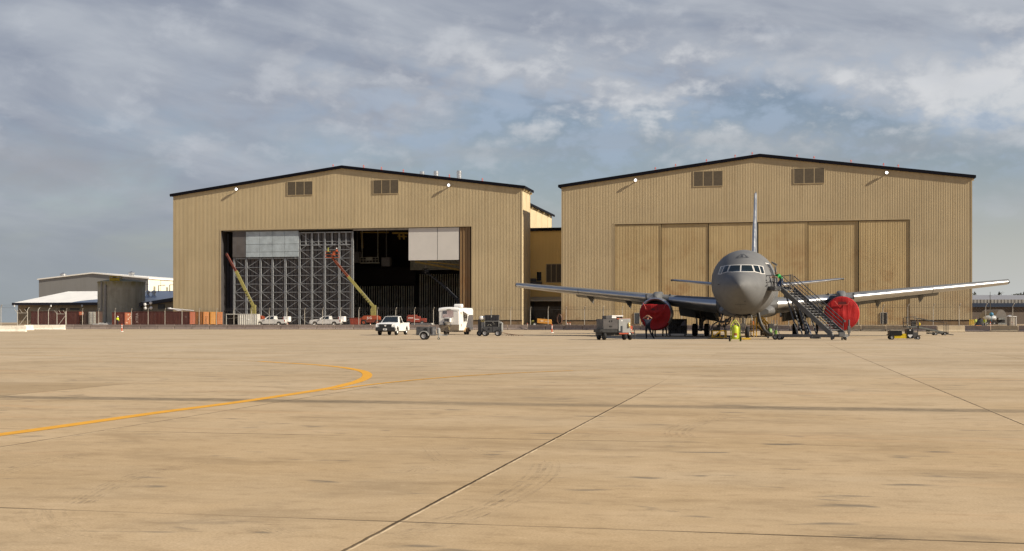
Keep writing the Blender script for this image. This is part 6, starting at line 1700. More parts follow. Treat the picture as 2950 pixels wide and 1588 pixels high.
# ---- orange compressor, drum
p = gx(1568,214); t = thing('compressor_trailer', 'orange towed compressor before the brown doors of the link building', 'compressor', (p.x,p.y,.5), rad(-2))
mb = MB(); mb.hexa([(-1.25,-.5,.62),(1.30,-.5,.42),(1.30,.5,.42),(-1.25,.5,.62),(-1.25,-.5,1.42),(1.28,-.5,1.22),(1.28,.5,1.22),(-1.25,.5,1.42)]); bd = mb.build('housing', mat('compressor_orange', (.52,.24,.04), .45, var=.12, dirt=.2), t, bevel=.05)
mb = MB(); mb.cbox((-.4,-.52,1.0),(.5,.03,.3)); mb.cbox((.5,-.52,.9),(.8,.03,.1)); mb.build('side_marking', mat('pale_orange', (.65,.45,.25)), bd, smooth=0)
mb = MB(); mb.tube([(.0,0,1.3),(0,0,1.65)], .05, 6); mb.tube([(-1.2,0,.6),(-2.0,0,.45)], .05, 6); mb.build('exhaust', DKM, t)
for y in (-.55,.55): wheel(t, (-1.65,y,.36), .36, .2, mat('white_rim', (.6,.6,.58)), ax='y', n=18)
p = gx(1533,215); mb = MB(); mb.lathe([(0,.02),(0,.32),(.3,.33),(.32,.35),(.34,.33),(.62,.33),(.64,.35),(.66,.33),(1.1,.32),(1.1,.02)], (0,0,0), 'z', 18); o = mb.build('oil_drum', mat('olive_drum', (.16,.15,.03), .5), loc=(p.x,p.y,.5)); tag(o, 'olive drum standing left of the orange compressor', 'drum')
p = gx(1612,214); t = thing('coiled_hose', 'brown coiled hose hanging by the right edge of the brown doors', 'hose', (p.x,p.y,.5)); mb = MB()
for k in range(5): mb.tube([(.35*math.cos(a)*(1+.1*k),.1*k,1.3+.85*math.sin(a)) for a in [2*math.pi*q/14 for q in range(15)]], .06, 6)
mb.build('hose_loop', mat('brown_hose', (.10,.045,.025), .6), t); mb = MB(); mb.tube([(0,.2,0),(0,.2,2.1)], .06, 6); mb.build('hose_stand', DKM, t)

# ---- traffic delineators
OR = mat('cone_orange', (.62,.10,.025), .5); WH = mat('cone_white', (.75,.73,.70), .5)
def delineator(label, p, z, scale=1.0, base='w', group=None, band=True):
    t = thing('traffic_delineator', label, 'delineator post', (p.x,p.y,z), 0, group); mb = MB()
    mb.tube([(0,0,.05),(0,0,.98*scale)], [.075,.055], 10); mb.sphere((0,0,.98*scale),.06,8,6); mb.build('post', OR, t)
    mb = MB()
    for zz in (.52,.74): mb.lathe([(zz*scale,.076),((zz+.12)*scale,.072)], (0,0,0), 'z', 12)
    mb.build('reflective_band', WH, t)
    mb = MB(); mb.lathe([(0,.02),(0,.24),(.05,.22),(.07,.09),(.07,.02)], (0,0,0), 'z', 8); mb.build('base', PLAST if base == 'b' else (WH if base == 'w' else OR), t)
p = gp(1590,959); delineator('orange delineator post with white bands alone on the open apron', p, 0)
p = gp(351,955.6); delineator('white and red delineator post with a wide pale foot, left on the apron', p, 0)
for u, lab in ((829,'orange delineator between the two parked pickups'),(1067,'orange delineator beside the boom lift body'),(1519,'orange delineator at the corner of the link building')):
    delineator(lab, gx(u,{829:221,1067:212,1519:207}[u]), .12)
for u in (1635,1642): delineator('one of a close pair of orange delineators left of the power unit', gx(u,203), .2, group='pair of delineators')
for u, lab in ((2853,'orange delineator before the small grey aircraft shape on the right'),(2916,'orange delineator in front of the white-roofed cabin')): delineator(lab, gx(u,172), .3)

# ---- storage tank
c = pt(346, 928, 279); R_ = 132/2/F*279
TK = thing('storage_tank', 'weathered olive grey storage tank with a yellow cage on its roof', 'tank', (c.x,c.y+R_*.2,0))
def tank_mat():
    m, t, b = new_mat('tank_concrete'); o = t.obj(); x,y,z = t.sep(o)
    n = t.noise(t.mapping(o,(1,1,.12)), 1.2, 6, .65); n2 = t.noise(o, .5, 5, .6)
    cc = t.mix(t.ramp(n,.35,.7), (.34,.31,.235), (.45,.415,.32)); cc = t.mix(t.ramp(n2,.5,.7,0,.4), cc, (.24,.215,.16))
    k = t.m('MULTIPLY', t.ramp(z,8.6,10.2), t.ramp(n,.4,.6,.2,.8)); cc = t.mix(k, cc, (.20,.16,.03))
    t.l.new(cc, b.inputs['Base Color']); b.inputs['Roughness'].default_value = .85; return m
zt = EYE+(928-812)/F*279
mb = MB(); mb.lathe([(0,R_),(zt-.2,R_),(zt-.2,R_+.10),(zt,R_+.10),(zt+.5,R_*.55),(zt+.75,.05)], (0,0,0), 'z', 64); mb.build('tank_shell', tank_mat(), TK, smooth=30)
s_ = 279/F
mb = MB(); xa, xb = (306-346)*s_, (320-346)*s_
ya = lambda x: -math.sqrt(R_*R_-x*x)-.18
mb.tube([(xa,ya(xa),0),(xa,ya(xa),zt-.1)], .16, 8); mb.tube([(xb,ya(xb),0),(xb,ya(xb),zt-.8)], .26, 10); mb.box((xb-.5,xb+.5),(ya(xb)-.1,ya(xb)+.3),(4.4,4.55)); mb.build('downpipe', mat('pale_pipe', (.30,.28,.25), .6), TK)
mb = MB(); x0 = 0
for a, b_ in (((-1,-1),(1,-1)),((1,-1),(1,1)),((1,1),(-1,1)),((-1,1),(-1,-1))):
    for z in (.2,.65,1.1): mb.tube([(a[0]*1.0,a[1]*1-R_+1.2,zt+z),(b_[0]*1.0,b_[1]-R_+1.2,zt+z)], .09, 5)
    mb.tube([(a[0],a[1]-R_+1.2,zt-.1),(a[0],a[1]-R_+1.2,zt+1.15)], .11, 5)
mb.quad((-.9,-R_+.2,zt),(.9,-R_+.2,zt),(.9,-R_+.2,zt+.5),(-.9,-R_+.2,zt+.5)); mb.build('roof_cage', mat('cage_yellow', (.42,.30,.02), .5, var=.2), TK)
mb = MB(); mb.cbox((0,-R_+.35,zt+.75),(.6,.2,.3)); mb.cbox((0,-R_+.35,zt+.25),(.6,.2,.3)); mb.build('hatch', BLACK, TK)
for a in (0,1): 
    mb = MB(); mb.tube([(1,-R_+1.2,zt+1.0),(R_*.95,-R_*.3,zt+.6)], .04, 5); mb.tube([(1,-R_+1.2,zt+.6),(R_*.95,-R_*.3,zt+.2)], .04, 5)
mb.build('roof_rail', mat('pale_pipe', (.30,.28,.25)), TK)

# ---- low workshop with bright metal roof
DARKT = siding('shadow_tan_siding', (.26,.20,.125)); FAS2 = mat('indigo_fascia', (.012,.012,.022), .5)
e0 = pt(36,928,285); WB = thing('workshop_building', 'long low workshop with a bright white metal roof behind the tank', 'building', (e0.x,e0.y,0), -TH)
BF = Frame(e0.x, e0.y)
LW, DW = 74.0, 46.0; ze = EYE+(928-873)/F*285; zr = EYE+(928-840)/F*308.5
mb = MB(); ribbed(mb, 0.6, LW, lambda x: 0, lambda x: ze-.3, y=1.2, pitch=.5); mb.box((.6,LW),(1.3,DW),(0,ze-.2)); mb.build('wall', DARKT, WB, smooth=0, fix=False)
mb = MB(); mb.prism([(0,ze),(DW/2,zr),(DW,ze),(DW,ze-.25),(DW/2,zr-.25),(0,ze-.25)], 'x', 0, LW)
rf = mb.build('roof', mat('white_metal_roof', (.90,.88,.83), .4, var=.03, scale=.3, streak=.1), WB, smooth=0)
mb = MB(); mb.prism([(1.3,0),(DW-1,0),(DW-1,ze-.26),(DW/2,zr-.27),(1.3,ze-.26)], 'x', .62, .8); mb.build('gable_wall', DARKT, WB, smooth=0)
mb = MB(); mb.box((-.1,LW),(-.12,-.01),(ze-.55,ze+.05)); mb.build('fascia', FAS2, WB, smooth=0)
mb = MB()
for u0, u1, v0, v1 in ((173,187,888,893),(202,229,888,893),(74,80,888,895)):
    xa, xb = BF.x(u0,1.1), BF.x(u1,1.1); mb.box((xa,xb),(1.02,1.1),(BF.z(v1,xa,1.1),BF.z(v0,xa,1.1)))
mb.build('wall_louvre', BLACK, WB, smooth=0)
mb = MB()
for u in (43,148,238): x = BF.x(u,0); mb.box((x-.12,x+.12),(-.3,-.13),(ze-.9,ze-.5))
mb.build('eave_lamp', WHITE, WB, smooth=0)
# roof vents with their weather caps
for u, v in ((426,853),(443,853)):
    q = 10.0 if u > 300 else 7; x = BF.x(u,q); z = ze+(zr-ze)*q/(DW/2)
    mb = MB(); mb.lathe([(z-.1,.8),(z+.5,.4),(z+1.0,.35),(z+1.0,.6),(z+1.35,.55),(z+1.6,.1)], (x,q,0), 'z', 14); mb.build('roof_vent', STEELP if u > 300 else DARKT, rf)
# wing with a dark rake, right of the tank
w0 = pt(408,928,276); WG = thing('workshop_wing', 'dark-eaved workshop wing tucked between the tank and the left hangar', 'building', (w0.x,w0.y,0), -TH)
GF = Frame(w0.x,w0.y); zA = GF.z(872,0); xB = GF.x(506); zB = GF.z(857,xB)
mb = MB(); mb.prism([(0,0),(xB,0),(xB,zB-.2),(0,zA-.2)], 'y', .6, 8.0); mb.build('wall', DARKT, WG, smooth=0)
mb = MB(); mb.prism([(-.5,zA-.1),(xB,zB),(xB,zB-.2),(-.5,zA-.3)], 'y', .0, 8.2); mb.build('roof', mat('slate_blue_roof', (.14,.155,.185), .5), WG, smooth=0)
mb = MB(); mb.prism([(-.6,zA-.1),(xB,zB+.05),(xB,zB-.75),(-.6,zA-.85)], 'y', -.12, -.01); mb.build('fascia', FAS2, WG, smooth=0)
mb = MB(); xa, xb = GF.x(455,.5), GF.x(474,.5); za, zb = GF.z(891,xa), GF.z(876,xa); mb.box((xa,xb),(.50,.58),(za,zb)); vw = mb.build('wall_louvre', BLACK, WG, smooth=0)
mb = MB()
for k in range(6): mb.box((xa,xb),(.44,.49),(za+(zb-za)*k/6,za+(zb-za)*(k+.45)/6))
mb.build('louvre_blade', mat('dull_blade', (.10,.09,.08)), vw, smooth=0)
# lamp posts above the roofs
LPM = mat('dark_bronze_post', (.05,.045,.04), .5)
for u, v0, v1, s, lab in ((415,819,846,1,'dark double-armed lamp post just right of the tank'),(457,822,850,1,'dark lamp post with a short right arm before the cream wall'),(489,820,849,1,'slim lamp post nearest the left hangar before the cream wall')):
    b0 = pt(u,v1,300); t = thing('lamp_post', lab, 'lamp post', (b0.x,b0.y,0)); zt = EYE+(928-v0)/F*300; mb = MB()
    mb.tube([(0,0,0),(0,0,zt)], .10, 8); mb.tube([(0,0,zt-.1),(1.2 if u != 415 else .7,0,zt)], .06, 6)
    if u == 415: mb.tube([(0,0,zt-.1),(-.6,0,zt-.15)], .06, 6)
    mb.build('post', LPM, t); mb = MB(); mb.cbox(((1.3 if u != 415 else .8),0,zt),(.5,.3,.14)); mb.build('lamp_head', LPM, t)
# floodlight mast with four lamp heads
b0 = pt(431,896,262); t = thing('light_tower', 'mobile light tower showing four white lamp heads beside the tank', 'light tower', (b0.x,b0.y,YZ)); s_ = 262/F; mb = MB()
mb.tube([(0,0,0),(0,0,5.0)], .09, 8); mb.tube([(-.9,0,4.2),(.9,0,4.5)], .06, 6); mb.cbox((0,0,.7),(2.0,1.2,1.2)); mb.build('mast', LPM, t)
for u, v in ((420,877.5),(421,888),(436,873),(437,887.5)):
    mb = MB(); p = Vector(((u-431)*s_,-.3,EYE+(928-v)*s_-YZ)); mb.lathe([(-.25,.34),(-.2,.36),(.1,.25),(.25,.08)], p, 'y', 14); mb.sphere(p+Vector((0,-.22,0)),(.3,.1,.3),12,6); mb.tube([p+Vector((0,.2,0)),(0,0,p.z)], .04, 5); mb.build('lamp_head', WHITE, t)

# ---- big grey shed far behind
g0 = pt(112,928,380); SH = thing('far_shed', 'large shed with shaded grey front and cream sunlit side rising behind the white roof', 'building', (g0.x,g0.y,0), -TH)
SF = Frame(g0.x,g0.y); xr = SF.x(427); xm = SF.x(268)
zl, zm, zr_ = SF.z(802.5,0), SF.z(785.5,xm), SF.z(799.5,xr)
SHG = mat('shed_shaded_siding', (.24,.24,.235), .6, var=.04, scale=.2, streak=.15); SHC = mat('shed_sunlit_siding', (.74,.70,.58), .5, var=.03, scale=.3)  # shade on the front and sun on the side put into two colours
mb = MB(); mb.prism([(0,0),(xr,0),(xr,zr_-.4),(xm,zm-.4),(0,zl-.4)], 'y', 0, .4); mb.build('gable_wall', SHG, SH, smooth=0)
mb = MB(); mb.box((xr-.4,xr),(.4,80),(0,zr_-.35)); sw = mb.build('side_wall', SHC, SH, smooth=0)
mb = MB(); mb.box((0,.4),(.4,80),(0,zl-.4)); mb.box((.4,xr-.4),(79.6,80),(0,zl-.4)); mb.build('rear_wall', SHG, SH, smooth=0)
mb = MB(); mb.prism([(-.4,zl-.1),(xm,zm+.1),(xr+.4,zr_-.1),(xr+.4,zr_-.45),(xm,zm-.3),(-.4,zl-.45)], 'y', -.4, 80.4); mb.build('roof', mat('white_metal_roof', (.78,.77,.73)), SH, smooth=0)
mb = MB()
for k in range(9): mb.box((xr+.002,xr+.06),(8*k+7.6,8*k+7.75),(0,zr_-.5))
mb.build('wall_seam', SHG, sw, smooth=0)
for k in range(9): 
    mb = MB(); mb.box((xr+.002,xr+.05),(8*k+3.2,8*k+4.4),(zr_-3.9,zr_-2.6)); mb.build('window', mat('grey_green_window', (.22,.22,.17), .4), sw, smooth=0)
mb = MB(); mb.box((xr,xr+.08),(-.06,.5),(0,zr_-.4)); mb.build('corner_trim', WHITE, SH, smooth=0)
for u in (182,379):
    x = SF.x(u,4); z = zl+(zm-zl)*x/xm if x < xm else zm+(zr_-zm)*(x-xm)/(xr-xm)
    mb = MB(); mb.lathe([(z-.3,.7),(z+.5,.7),(z+.5,.95),(z+1.0,.95),(z+1.4,.1)], (x,4,0), 'z', 14); mb.build('roof_vent', STEELP, SH, smooth=35)

# ---- grey roofed building on the far right and what stands before it
r0 = pt(2760,928,330); RB = thing('depot_building', 'wide low depot with grey roof and deep blue band at the far right', 'building', (r0.x-12,r0.y,0), rad(-2))
zf = lambda v, Y=330: EYE+(928-v)/F*Y
mb = MB(); mb.box((0,150),(0,60),(0,zf(885))); mb.build('wall', mat('depot_brown_wall', (.105,.082,.066), .8, var=.15, scale=.3), RB, smooth=0)
mb = MB(); mb.box((-.3,150),(-.9,0.0),(zf(885),zf(874))); mb.build('blue_band', mat('deep_blue_fascia', (.012,.025,.055), .5, var=.15), RB, smooth=0)
mb = MB(); ribbed(mb, -.3, 150, lambda x: zf(873.8), lambda x: zf(863.5), y=-.6, pitch=.9, d=.07); mb.build('parapet', mat('depot_parapet', (.20,.195,.185), .6, var=.15, streak=.4), RB, smooth=0, fix=False)
zr2 = zf(850.5,352)
mb = MB(); mb.prism([(-.5,zf(863.5)),(22,zr2),(60,zr2),(60,zf(865)),(-.5,zf(865))], 'x', -.3, 150); rf = mb.build('roof', mat('depot_grey_roof', (.25,.25,.265), .5, var=.06, scale=.3), RB, smooth=0)
for u, w_ in ((2831,4.2),(2798,1.2)):
    x = (u-2760)/F*348+12; mb = MB(); mb.box((x-w_/2,x+w_/2),(20,22),(zr2-.4,zr2+.5)); mb.build('roof_unit', mat('dark_unit', (.06,.06,.065)), rf, smooth=0)
b0 = pt(2852.5,900,300); t = thing('antenna_mast', 'thin dark antenna mast rising above the depot roof', 'antenna mast', (b0.x,b0.y,YZ)); zt = EYE+(928-841)/F*300-YZ
mb = MB(); mb.tube([(0,0,0),(0,0,zt-2.6),(0,0,zt-2.6),(0,0,zt)], [.16,.13,.10,.05], 8); mb.build('mast', LPM, t); mb = MB(); mb.tube([(-.35,0,zt-1.0),(.35,0,zt-1.0)], .04, 5); mb.cbox((0,0,.2),(.6,.6,.4)); mb.build('mast_fitting', LPM, t)
# arched fabric shelter
c = pt(2884.5,922,262); t = thing('arched_shelter', 'grey arched fabric shelter with a dark mouth, before the depot', 'shelter', (c.x,c.y,YZ)); rW = 18.5/F*262; hT = EYE+(928-892)/F*262-YZ
mb = MB(); n = 20
ar = [(rW*math.cos(math.pi*k/n), hT*math.sin(math.pi*k/n)**.85) for k in range(n+1)]
mb.prism(ar, 'y', 0, 9); sh = mb.build('fabric_cover', mat('grey_fabric', (.15,.14,.132), .8, var=.08), t, smooth=30)
mb = MB(); mb.box((-.9,.75),(-.06,-.01),(.0,1.45)); mb.build('opening', BLACK, sh, smooth=0)
mb = MB(); mb.box((-.8,.6),(-.6,-.10),(1.05,1.45)); mb.box((-.9,.9),(-.5,-.1),(.0,.35)); mb.build('parked_kit', mat('kit_grey', (.16,.17,.17), .5, var=.4), t, smooth=0)
# small grey parked aircraft nose with a blue ball
c = pt(2853,921,250); t = thing('fuel_bowser', 'small pale grey tank trailer with a rounded top before the depot', 'tank trailer', (c.x,c.y,YZ)); mb = MB()
mb.loft([[Vector((x,r*math.cos(a),1.35+r*.75*math.sin(a))) for a in [2*math.pi*k/16 for k in range(16)]] for x, r in ((-1.4,.25),(-1.1,.6),(-.2,.75),(.8,.75),(1.0,.6),(1.06,.1))]); mb.build('tank_body', mat('pale_blue_grey', (.36,.38,.40), .4, var=.2), t, smooth=50)
mb = MB(); mb.box((-1.2,.9),(-.6,.6),(.35,.75)); mb.tube([(-1.2,-.2,1.5),(-1.15,-.2,2.1)], .05, 5); mb.tube([(-.8,-.2,1.6),(-.75,-.2,2.2)], .05, 5); mb.build('chassis', BLACK, t)
for x in (-.8,.6):
    for y in (-.55,.55): wheel(t, (x,y,.33), .33, .2, RIM, ax='y', n=14)
c = pt(2856,906,248); mb = MB(); mb.sphere((0,0,0), .42, 18, 12); mb.tube([(0,0,-.4),(0,0,-1.4)], .05, 6); o = mb.build('blue_ball_marker', mat('marker_blue', (.03,.16,.30), .5), loc=c); tag(o, 'round blue ball marker above the grey tank trailer', 'marker')
# portable cabin
c = pt(2914,938,190); t = thing('portable_toilet', 'brown portable cabin with a rounded white roof at the right edge', 'portable cabin', (c.x,c.y,.65)); mb = MB(); mb.box((-.5,.5),(-.5,.5),(0,1.52)); bd = mb.build('cabin_body', mat('cabin_brown', (.27,.24,.20), .6), t, bevel=.04)
mb = MB(); mb.loft([[Vector((x,y,1.50+h*(1-(x/.6)**2))) for x in (-.6,-.5,-.25,0,.25,.5,.6)] for y,h in ((-.6,.22),(.6,.22))], caps=False, closed=False); mb.box((-.6,.6),(-.58,.58),(1.46,1.56)); mb.box((.48,.54),(-.55,-.4),(0,1.5)); mb.build('cabin_roof', WHITE, t, smooth=40)
mb = MB(); mb.box((-.35,.35),(-.53,-.505),(.1,1.35)); mb.build('cabin_door', mat('cabin_door', (.33,.29,.24), .6), bd, smooth=0)
# yellow bollards
proto_b = None
for u in (2793.5,2797.5,2802,2805):
    c = gx(u,196)
    if proto_b is None:
        mb = MB(); mb.lathe([(0,.055),(1.25,.055),(1.32,.04),(1.34,.01)], (0,0,0), 'z', 10); proto_b = mb.build('bollard', mat('bollard_yellow', (.62,.42,.03), .5)); o = proto_b
    else: o = proto_b.copy(); COL.objects.link(o)
    o.location = (c.x,c.y,.38); tag(o, 'yellow post in the close row of four at the right hangar corner', 'bollard', 'yellow posts at the hangar corner')
# dark tarpaulin heap, orange bundle
c = gx(2826,180); mb = MB(); mb.loft([[Vector((x*w_,y,h*(1-abs(x)**1.6))) for x in (-1,-.7,-.3,0,.3,.7,1)] for y,w_,h in ((-.6,.5,.3),(-.2,1.0,1.5),(.4,1.0,1.6),(.8,.5,.4))], caps=True, closed=True); o = mb.build('tarpaulin_heap', mat('dark_tarpaulin', (.02,.022,.03), .7), loc=(c.x,c.y,.3), smooth=50); tag(o, 'dark tarpaulin-covered heap beside the crouching hi-vis worker', 'covered heap')
c = gx(2822,168); mb = MB(); mb.sphere((0,0,.1),(.45,.2,.16),10,6); mb.sphere((-.35,0,.16),(.3,.15,.10),10,6); o = mb.build('orange_bundle', mat('bundle_orange', (.65,.22,.05), .7), loc=(c.x,c.y,.60)); tag(o, 'orange bundle lying over the dark barrier', 'bundle')

# ---- distant trees over the depot roof
LEAF = None
def leaf_mat():
    m, t, b = new_mat('distant_foliage'); p = t.pos(); oi = t.node('ShaderNodeNewGeometry').outputs['Random Per Island']
    t.l.new(t.mix(oi, (.025,.035,.022), (.075,.085,.05)), b.inputs['Base Color']); b.inputs['Roughness'].default_value = .8; return m
LEAF = leaf_mat(); BARK = mat('tree_bark', (.06,.05,.04), .9)
def tree(label, u, vtop, Yd, w_, h, cone):
    c = gx(u,Yd); zt = EYE+(928-vtop)/F*Yd; t = thing('tree', label, 'tree', (c.x,c.y,0), 0, 'distant trees above the depot roof'); mb = MB(); rr = random.Random(int(u))
    mb.tube([(0,0,0),(0.1,0,zt*.6),(0,0,zt*.95)], [.35,.22,.05], 7)
    for k in range(6):
        a = rr.random()*6.28; z = zt-h*rr.random()*.9; mb.tube([(0,0,z-.6),(w_*.4*math.cos(a),w_*.4*math.sin(a),z)], [.10,.03], 5)
    mb.build('trunk', BARK, t)
    mb = MB()
    for k in range(420):
        f = rr.random(); rmax = w_*(f**.8 if cone else math.sqrt(max(.02,1-(2*f-1)**2)))*.5
        a = rr.random()*6.28; r = rmax*math.sqrt(rr.random())*(.8+.4*rr.random()); z = zt-h*f
        p = Vector((r*math.cos(a), r*math.sin(a), z)); s = .16+.22*rr.random()
        d1 = Vector((rr.gauss(0,1),rr.gauss(0,1),rr.gauss(0,1))).normalized()*s; d2 = Vector((rr.gauss(0,1),rr.gauss(0,1),rr.gauss(0,1))).normalized()*s
        mb.quad(p-d1, p+d2*.6, p+d1, p-d2*.6)
    mb.build('crown', LEAF, t, smooth=0, fix=False)
for u, vt, w_, h, cone, lab in ((2797,845,3.5,4.5,False,'round dark tree touching the right edge of the hangar'),(2808,841,4.2,6,True,'pointed tree left of the antenna mast'),(2879,841,4.4,6,True,'pointed tree right of the antenna mast'),(2933,846.5,5.5,3,False,'low bushy treetop near the right edge'),(2941,844,2.4,5,True,'slim small treetop near the right edge'),(2950,841,3.2,6,True,'tree cut by the right edge of the photo')):
    tree(lab, u, vt, 520, w_*1.3, h, cone)
# ------------------------------------------------------------------ people
def person(label, loc, rz, J, cols, group=None, vest=None):
    """J: joint positions (local, facing -y); cols: skin, hair, top, trousers, shoes"""
    base = dict(pelvis=(0,0,.95), waist=(0,0,1.10), chest=(0,-.01,1.32), neck=(0,0,1.49), head0=(0,-.01,1.56), head=(0,-.02,1.66), crown=(0,-.01,1.76),
        shL=(-.19,0,1.43), elL=(-.25,.03,1.14), wrL=(-.26,-.06,.90), shR=(.19,0,1.43), elR=(.25,.03,1.14), wrR=(.26,-.06,.90),
        hiL=(-.10,0,.92), knL=(-.11,-.02,.50), anL=(-.12,.03,.09), toL=(-.13,-.15,.04), hiR=(.10,0,.92), knR=(.11,-.02,.50), anR=(.12,.03,.09), toR=(.13,-.15,.04))
    base.update(J)
    R = dict(pelvis=.145, waist=.135, chest=.155, neck=.058, head0=.075, head=.098, crown=.075, shL=.082, elL=.054, wrL=.038, shR=.082, elR=.054, wrR=.038, hiL=.120, knL=.078, anL=.060, toL=.050, hiR=.120, knR=.078, anR=.060, toR=.050)
    names = list(base); idx = {n: i for i, n in enumerate(names)}
    E = [('pelvis','waist'),('waist','chest'),('chest','neck'),('neck','head0'),('head0','head'),('head','crown'),('chest','shL'),('shL','elL'),('elL','wrL'),('chest','shR'),('shR','elR'),('elR','wrR'),('pelvis','hiL'),('hiL','knL'),('knL','anL'),('anL','toL'),('pelvis','hiR'),('hiR','knR'),('knR','anR'),('anR','toR')]
    me = bpy.data.meshes.new('person'); me.from_pydata([base[n] for n in names], [(idx[a],idx[b]) for a,b in E], [])
    o = bpy.data.objects.new('person', me); COL.objects.link(o)
    sk = o.modifiers.new('Skin','SKIN'); sk.use_smooth_shade = True
    for n in names:
        d = me.skin_vertices[0].data[idx[n]]; r = R[n]
        d.radius = (r*1.12, r*.86) if n in ('pelvis','waist','chest') else (r, r)
        d.use_root = (n == 'pelvis')
    sb = o.modifiers.new('Sub','SUBSURF'); sb.levels = 2; sb.render_levels = 2
    bpy.context.view_layer.update()
    m2 = bpy.data.meshes.new_from_object(o.evaluated_get(bpy.context.evaluated_depsgraph_get()))
    bpy.data.objects.remove(o)
    V = [v.co.copy() for v in m2.vertices]; Fs = [list(p.vertices) for p in m2.polygons]
    P = {n: Vector(base[n]) for n in names}
    seg = [('pelvis','waist',3),('waist','chest',2),('chest','neck',2),('neck','head0',0),('head0','head',0),('head','crown',0),('chest','shL',2),('shL','elL',2),('elL','wrL',cols.get('sleeve',2)),('chest','shR',2),('shR','elR',2),('elR','wrR',cols.get('sleeve',2)),('pelvis','hiL',3),('hiL','knL',3),('knL','anL',3),('anL','toL',4),('pelvis','hiR',3),('hiR','knR',3),('knR','anR',3),('anR','toR',4)]
    mb = MB()
    up = (P['crown']-P['head0']).normalized()
    for f in Fs:
        c = sum((V[i] for i in f), Vector())/len(f); best = None
        for a, b_, k in seg:
            A, B = P[a], P[b_]; ab = B-A; t = max(0,min(1,(c-A).dot(ab)/max(ab.length_squared,1e-9))); d = (c-(A+ab*t)).length
            if best is None or d < best[0]: best = (d,k,a)
        k = best[1]
        if k == 0 and best[2] in ('head0','head'):
            rel = c-P['head']
            if rel.dot(up) > .045 or (rel.y > .03 and rel.dot(up) > -.06): k = 1
        mb.mi = k; s_ = len(mb.v)
        mb.v += [V[i] for i in f]; mb.f.append(list(range(s_, s_+len(f)))); mb.m.append(k)
    # hands: palm, four fingers of unequal length, thumb
    for s in 'LR':
        w_, e = P['wr'+s], P['el'+s]; d = (w_-e).normalized(); sgn = -1 if s == 'L' else 1
        side = d.cross(Vector((0,1,0))); side = side.normalized() if side.length > .1 else Vector((1,0,0)); nr = d.cross(side).normalized()
        mb.mi = 0
        mb.loft([[w_+d*t+side*math.cos(a)*rw+nr*math.sin(a)*rt for a in [2*math.pi*k/8 for k in range(8)]] for t, rw, rt in ((-.02,.028,.024),(.03,.038,.020),(.09,.042,.016),(.10,.036,.012))])
        for k, l in enumerate((.066,.080,.074,.056)):
            b0 = w_+d*.095+side*(-.030+.02*k); mb.tube([b0, b0+d*l*.5+nr*.006, b0+d*l*.85+nr*.022, b0+d*l+nr*.036], [.0095,.009,.008,.006], 6)
        b0 = w_+d*.035+side*(-.036); mb.tube([b0, b0-side*.025+d*.03, b0-side*.03+d*.06+nr*.01], [.011,.010,.007], 6)
    # nose, ears, eyes
    hd = P['head']; fw = Vector(cols.get('face', (0,-1,0))).normalized(); rt = fw.cross(up).normalized()
    mb.mi = 0; mb.tube([hd+fw*.085+up*.02, hd+fw*.118-up*.02], [.010,.016], 6); [mb.sphere(hd+rt*s*.098-up*.0, (.02,.028,.036), 8, 6) for s in (-1,1)]
    mb.mi = 1; [mb.sphere(hd+fw*.092+rt*s*.034+up*.022, .011, 6, 5) for s in (-1,1)]
    mb.mi = 5; mb.sphere(hd+fw*.094-up*.045, (.022,.01,.007), 6, 5)
    SK = mat('skin_'+cols['skin_n'], cols['skin'], .5, var=.06); H_ = mat('hair_'+cols['hair_n'], cols['hair'], .6)
    TP = mat('cloth_'+cols['top_n'], cols['top'], .8, var=.15, scale=9); TR = mat('cloth_'+cols['tr_n'], cols['tr'], .8, var=.15, scale=9); SHO = mat('work_boot', (.02,.018,.016), .6); LIP = mat('lip', (.35,.16,.13), .5)
    me2 = mb.build('person', [SK,H_,TP,TR,SHO,LIP], smooth=50, fix=True)
    me2.location = loc; me2.rotation_euler = (0,0,rz); tag(me2, label, 'person', group)
    if cols.get('helmet'):
        q = MB(); c = P['head']+up*.035; q.sphere(c, (.125,.14,.115), 14, 8); q.tube([c-up*.01+fw*.10-rt*.08, c-up*.02+fw*.17, c-up*.01+fw*.10+rt*.08], .012, 5); q.build('hard_hat', mat('hat_'+cols['top_n'], cols['helmet'], .4), me2)
    return me2
TANSK = ('tan', (.36,.20,.13)); 
def C(top_n, top, tr_n, tr, hair=(.012,.010,.009), helmet=None, sleeve=2, skin=(.36,.20,.13), face=(0,-1,0)):
    d = dict(skin_n='tan', skin=skin, hair_n='dark', hair=hair, top_n=top_n, top=top, tr_n=tr_n, tr=tr, sleeve=sleeve, face=face)
    if helmet: d['helmet'] = helmet
    return d
NAVY = ('navy',(.014,.017,.034)); DKT = ('black_navy',(.010,.011,.016)); HV = ('lime_hivis',(.55,.66,.02)); GRNS = ('green',(.03,.36,.08)); JEAN = ('denim',(.045,.075,.16))
# mechanic with hands behind the head, looking at the left engine
p = gp(1866, 976.5)
person('person in dark navy clothes, hands on head, facing the slipped red engine cover', (p.x,p.y,0), rad(180), dict(
    head0=(0,-.03,1.54), head=(0,-.06,1.63), crown=(0,-.05,1.73), elL=(-.36,-.16,1.56), wrL=(-.15,-.04,1.72), elR=(.36,-.16,1.56), wrR=(.15,-.04,1.72),
    knL=(-.22,.0,.50), anL=(-.44,.05,.10), toL=(-.52,-.12,.04), knR=(.12,-.02,.50), anR=(.10,.03,.09)), C(*NAVY,*DKT,sleeve=0))
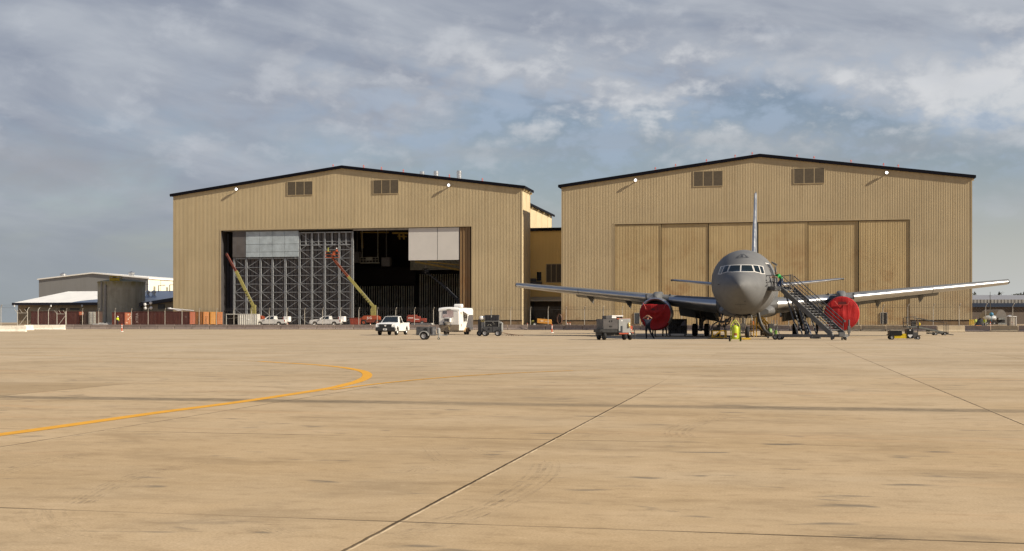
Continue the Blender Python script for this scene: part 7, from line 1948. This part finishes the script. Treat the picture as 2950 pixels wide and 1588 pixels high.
# worker in green shirt on the stair platform leaning towards the door
wp = Vector((plat[0]+plat[1])/2)+sd_*.55
person('person in bright green shirt bending at the aircraft door on the stair platform', (pc.x+.28,pc.y+.1,T0.z-.0), rad(-75), dict(
    pelvis=(0,.16,.72), waist=(0,.10,.86), chest=(0,-.10,1.04), neck=(0,-.24,1.16), head0=(0,-.28,1.21), head=(0,-.34,1.28), crown=(0,-.36,1.37),
    shL=(-.19,-.16,1.12), elL=(-.26,-.34,.92), wrL=(-.20,-.58,.95), shR=(.19,-.16,1.12), elR=(.26,-.32,.90), wrR=(.18,-.56,.98),
    hiL=(-.10,.14,.70), knL=(-.12,-.12,.42), anL=(-.13,.08,.09), toL=(-.14,-.10,.04), hiR=(.10,.16,.70), knR=(.13,-.08,.40), anR=(.12,.16,.09), toR=(.13,-.02,.04)), C(*GRNS,*JEAN,sleeve=0,face=(0,-1,-.3)))
# figure under the wing behind the stairs
p = gx(2354,112); person('person in black standing under the wing behind the stair treads', (p.x,p.y,0), rad(80), {}, C('black',(.010,.010,.012),*DKT))
# pair working behind the left engine
p = gx(1884,109.5); person('person standing behind the slipped engine cover, only dark trouser legs showing', (p.x,p.y,0), rad(20), dict(chest=(0,.0,1.30)), C(*NAVY,*DKT))
p = gx(1913,111.5); person('person in dark clothes beside the engine with one leg forward near the tool cart', (p.x,p.y,0), rad(150), dict(knL=(-.14,-.2,.52), anL=(-.16,-.22,.09), toL=(-.17,-.4,.04), wrR=(.3,-.3,1.05)), C('black',(.010,.010,.012),*DKT))
# hi-vis workers
p = gx(339,231); person('person in a lime hi-vis vest at the left end of the short orange-red container', (p.x,p.y,.62), rad(60), dict(wrL=(-.24,-.3,1.1)), C(*HV,*DKT,helmet=(.75,.74,.70)))
p = gx(2839,178); person('person in a lime hi-vis top stooping beside the dark tarpaulin heap', (p.x,p.y,.25), rad(-70), dict(chest=(0,-.12,1.28), neck=(0,-.24,1.42), head0=(0,-.28,1.47), head=(0,-.34,1.54), crown=(0,-.36,1.63), shL=(-.19,-.14,1.38), shR=(.19,-.14,1.38), elL=(-.24,-.2,1.1), wrL=(-.2,-.4,.92), elR=(.24,-.2,1.1), wrR=(.2,-.4,.92)), C(*HV,*DKT))
p = gx(2811,182); person('person in a dull lime vest between the yellow posts and the tarpaulin heap', (p.x,p.y,.2), rad(30), {}, C('dull_lime',(.30,.34,.06),'rust_trousers',(.12,.05,.03)))
# two workers in the raised basket
b0 = pt(945,741.5,236); person('person in a lime vest at the left end of the raised red lift basket', (b0.x,b0.y,b0.z), rad(90), dict(wrL=(-.2,-.35,1.1), wrR=(.2,-.35,1.15)), C('dull_lime',(.30,.34,.06),*DKT,helmet=(.35,.38,.05)))
b0 = pt(970,741.5,236); person('person in orange top and white hard hat on the right of the raised basket', (b0.x,b0.y,b0.z), rad(-60), dict(elR=(.28,-.1,1.25), wrR=(.2,-.35,1.35)), C('orange_hivis',(.50,.10,.04),*DKT,helmet=(.78,.77,.75)))
b0 = pt(1226,789.5,262); person('person in pale overalls on the small dark platform inside the hangar', (b0.x,b0.y,b0.z), rad(40), dict(wrL=(-.2,-.3,1.3)), C('pale',(.45,.45,.47),'pale',(.45,.45,.47),helmet=(.6,.6,.6)))
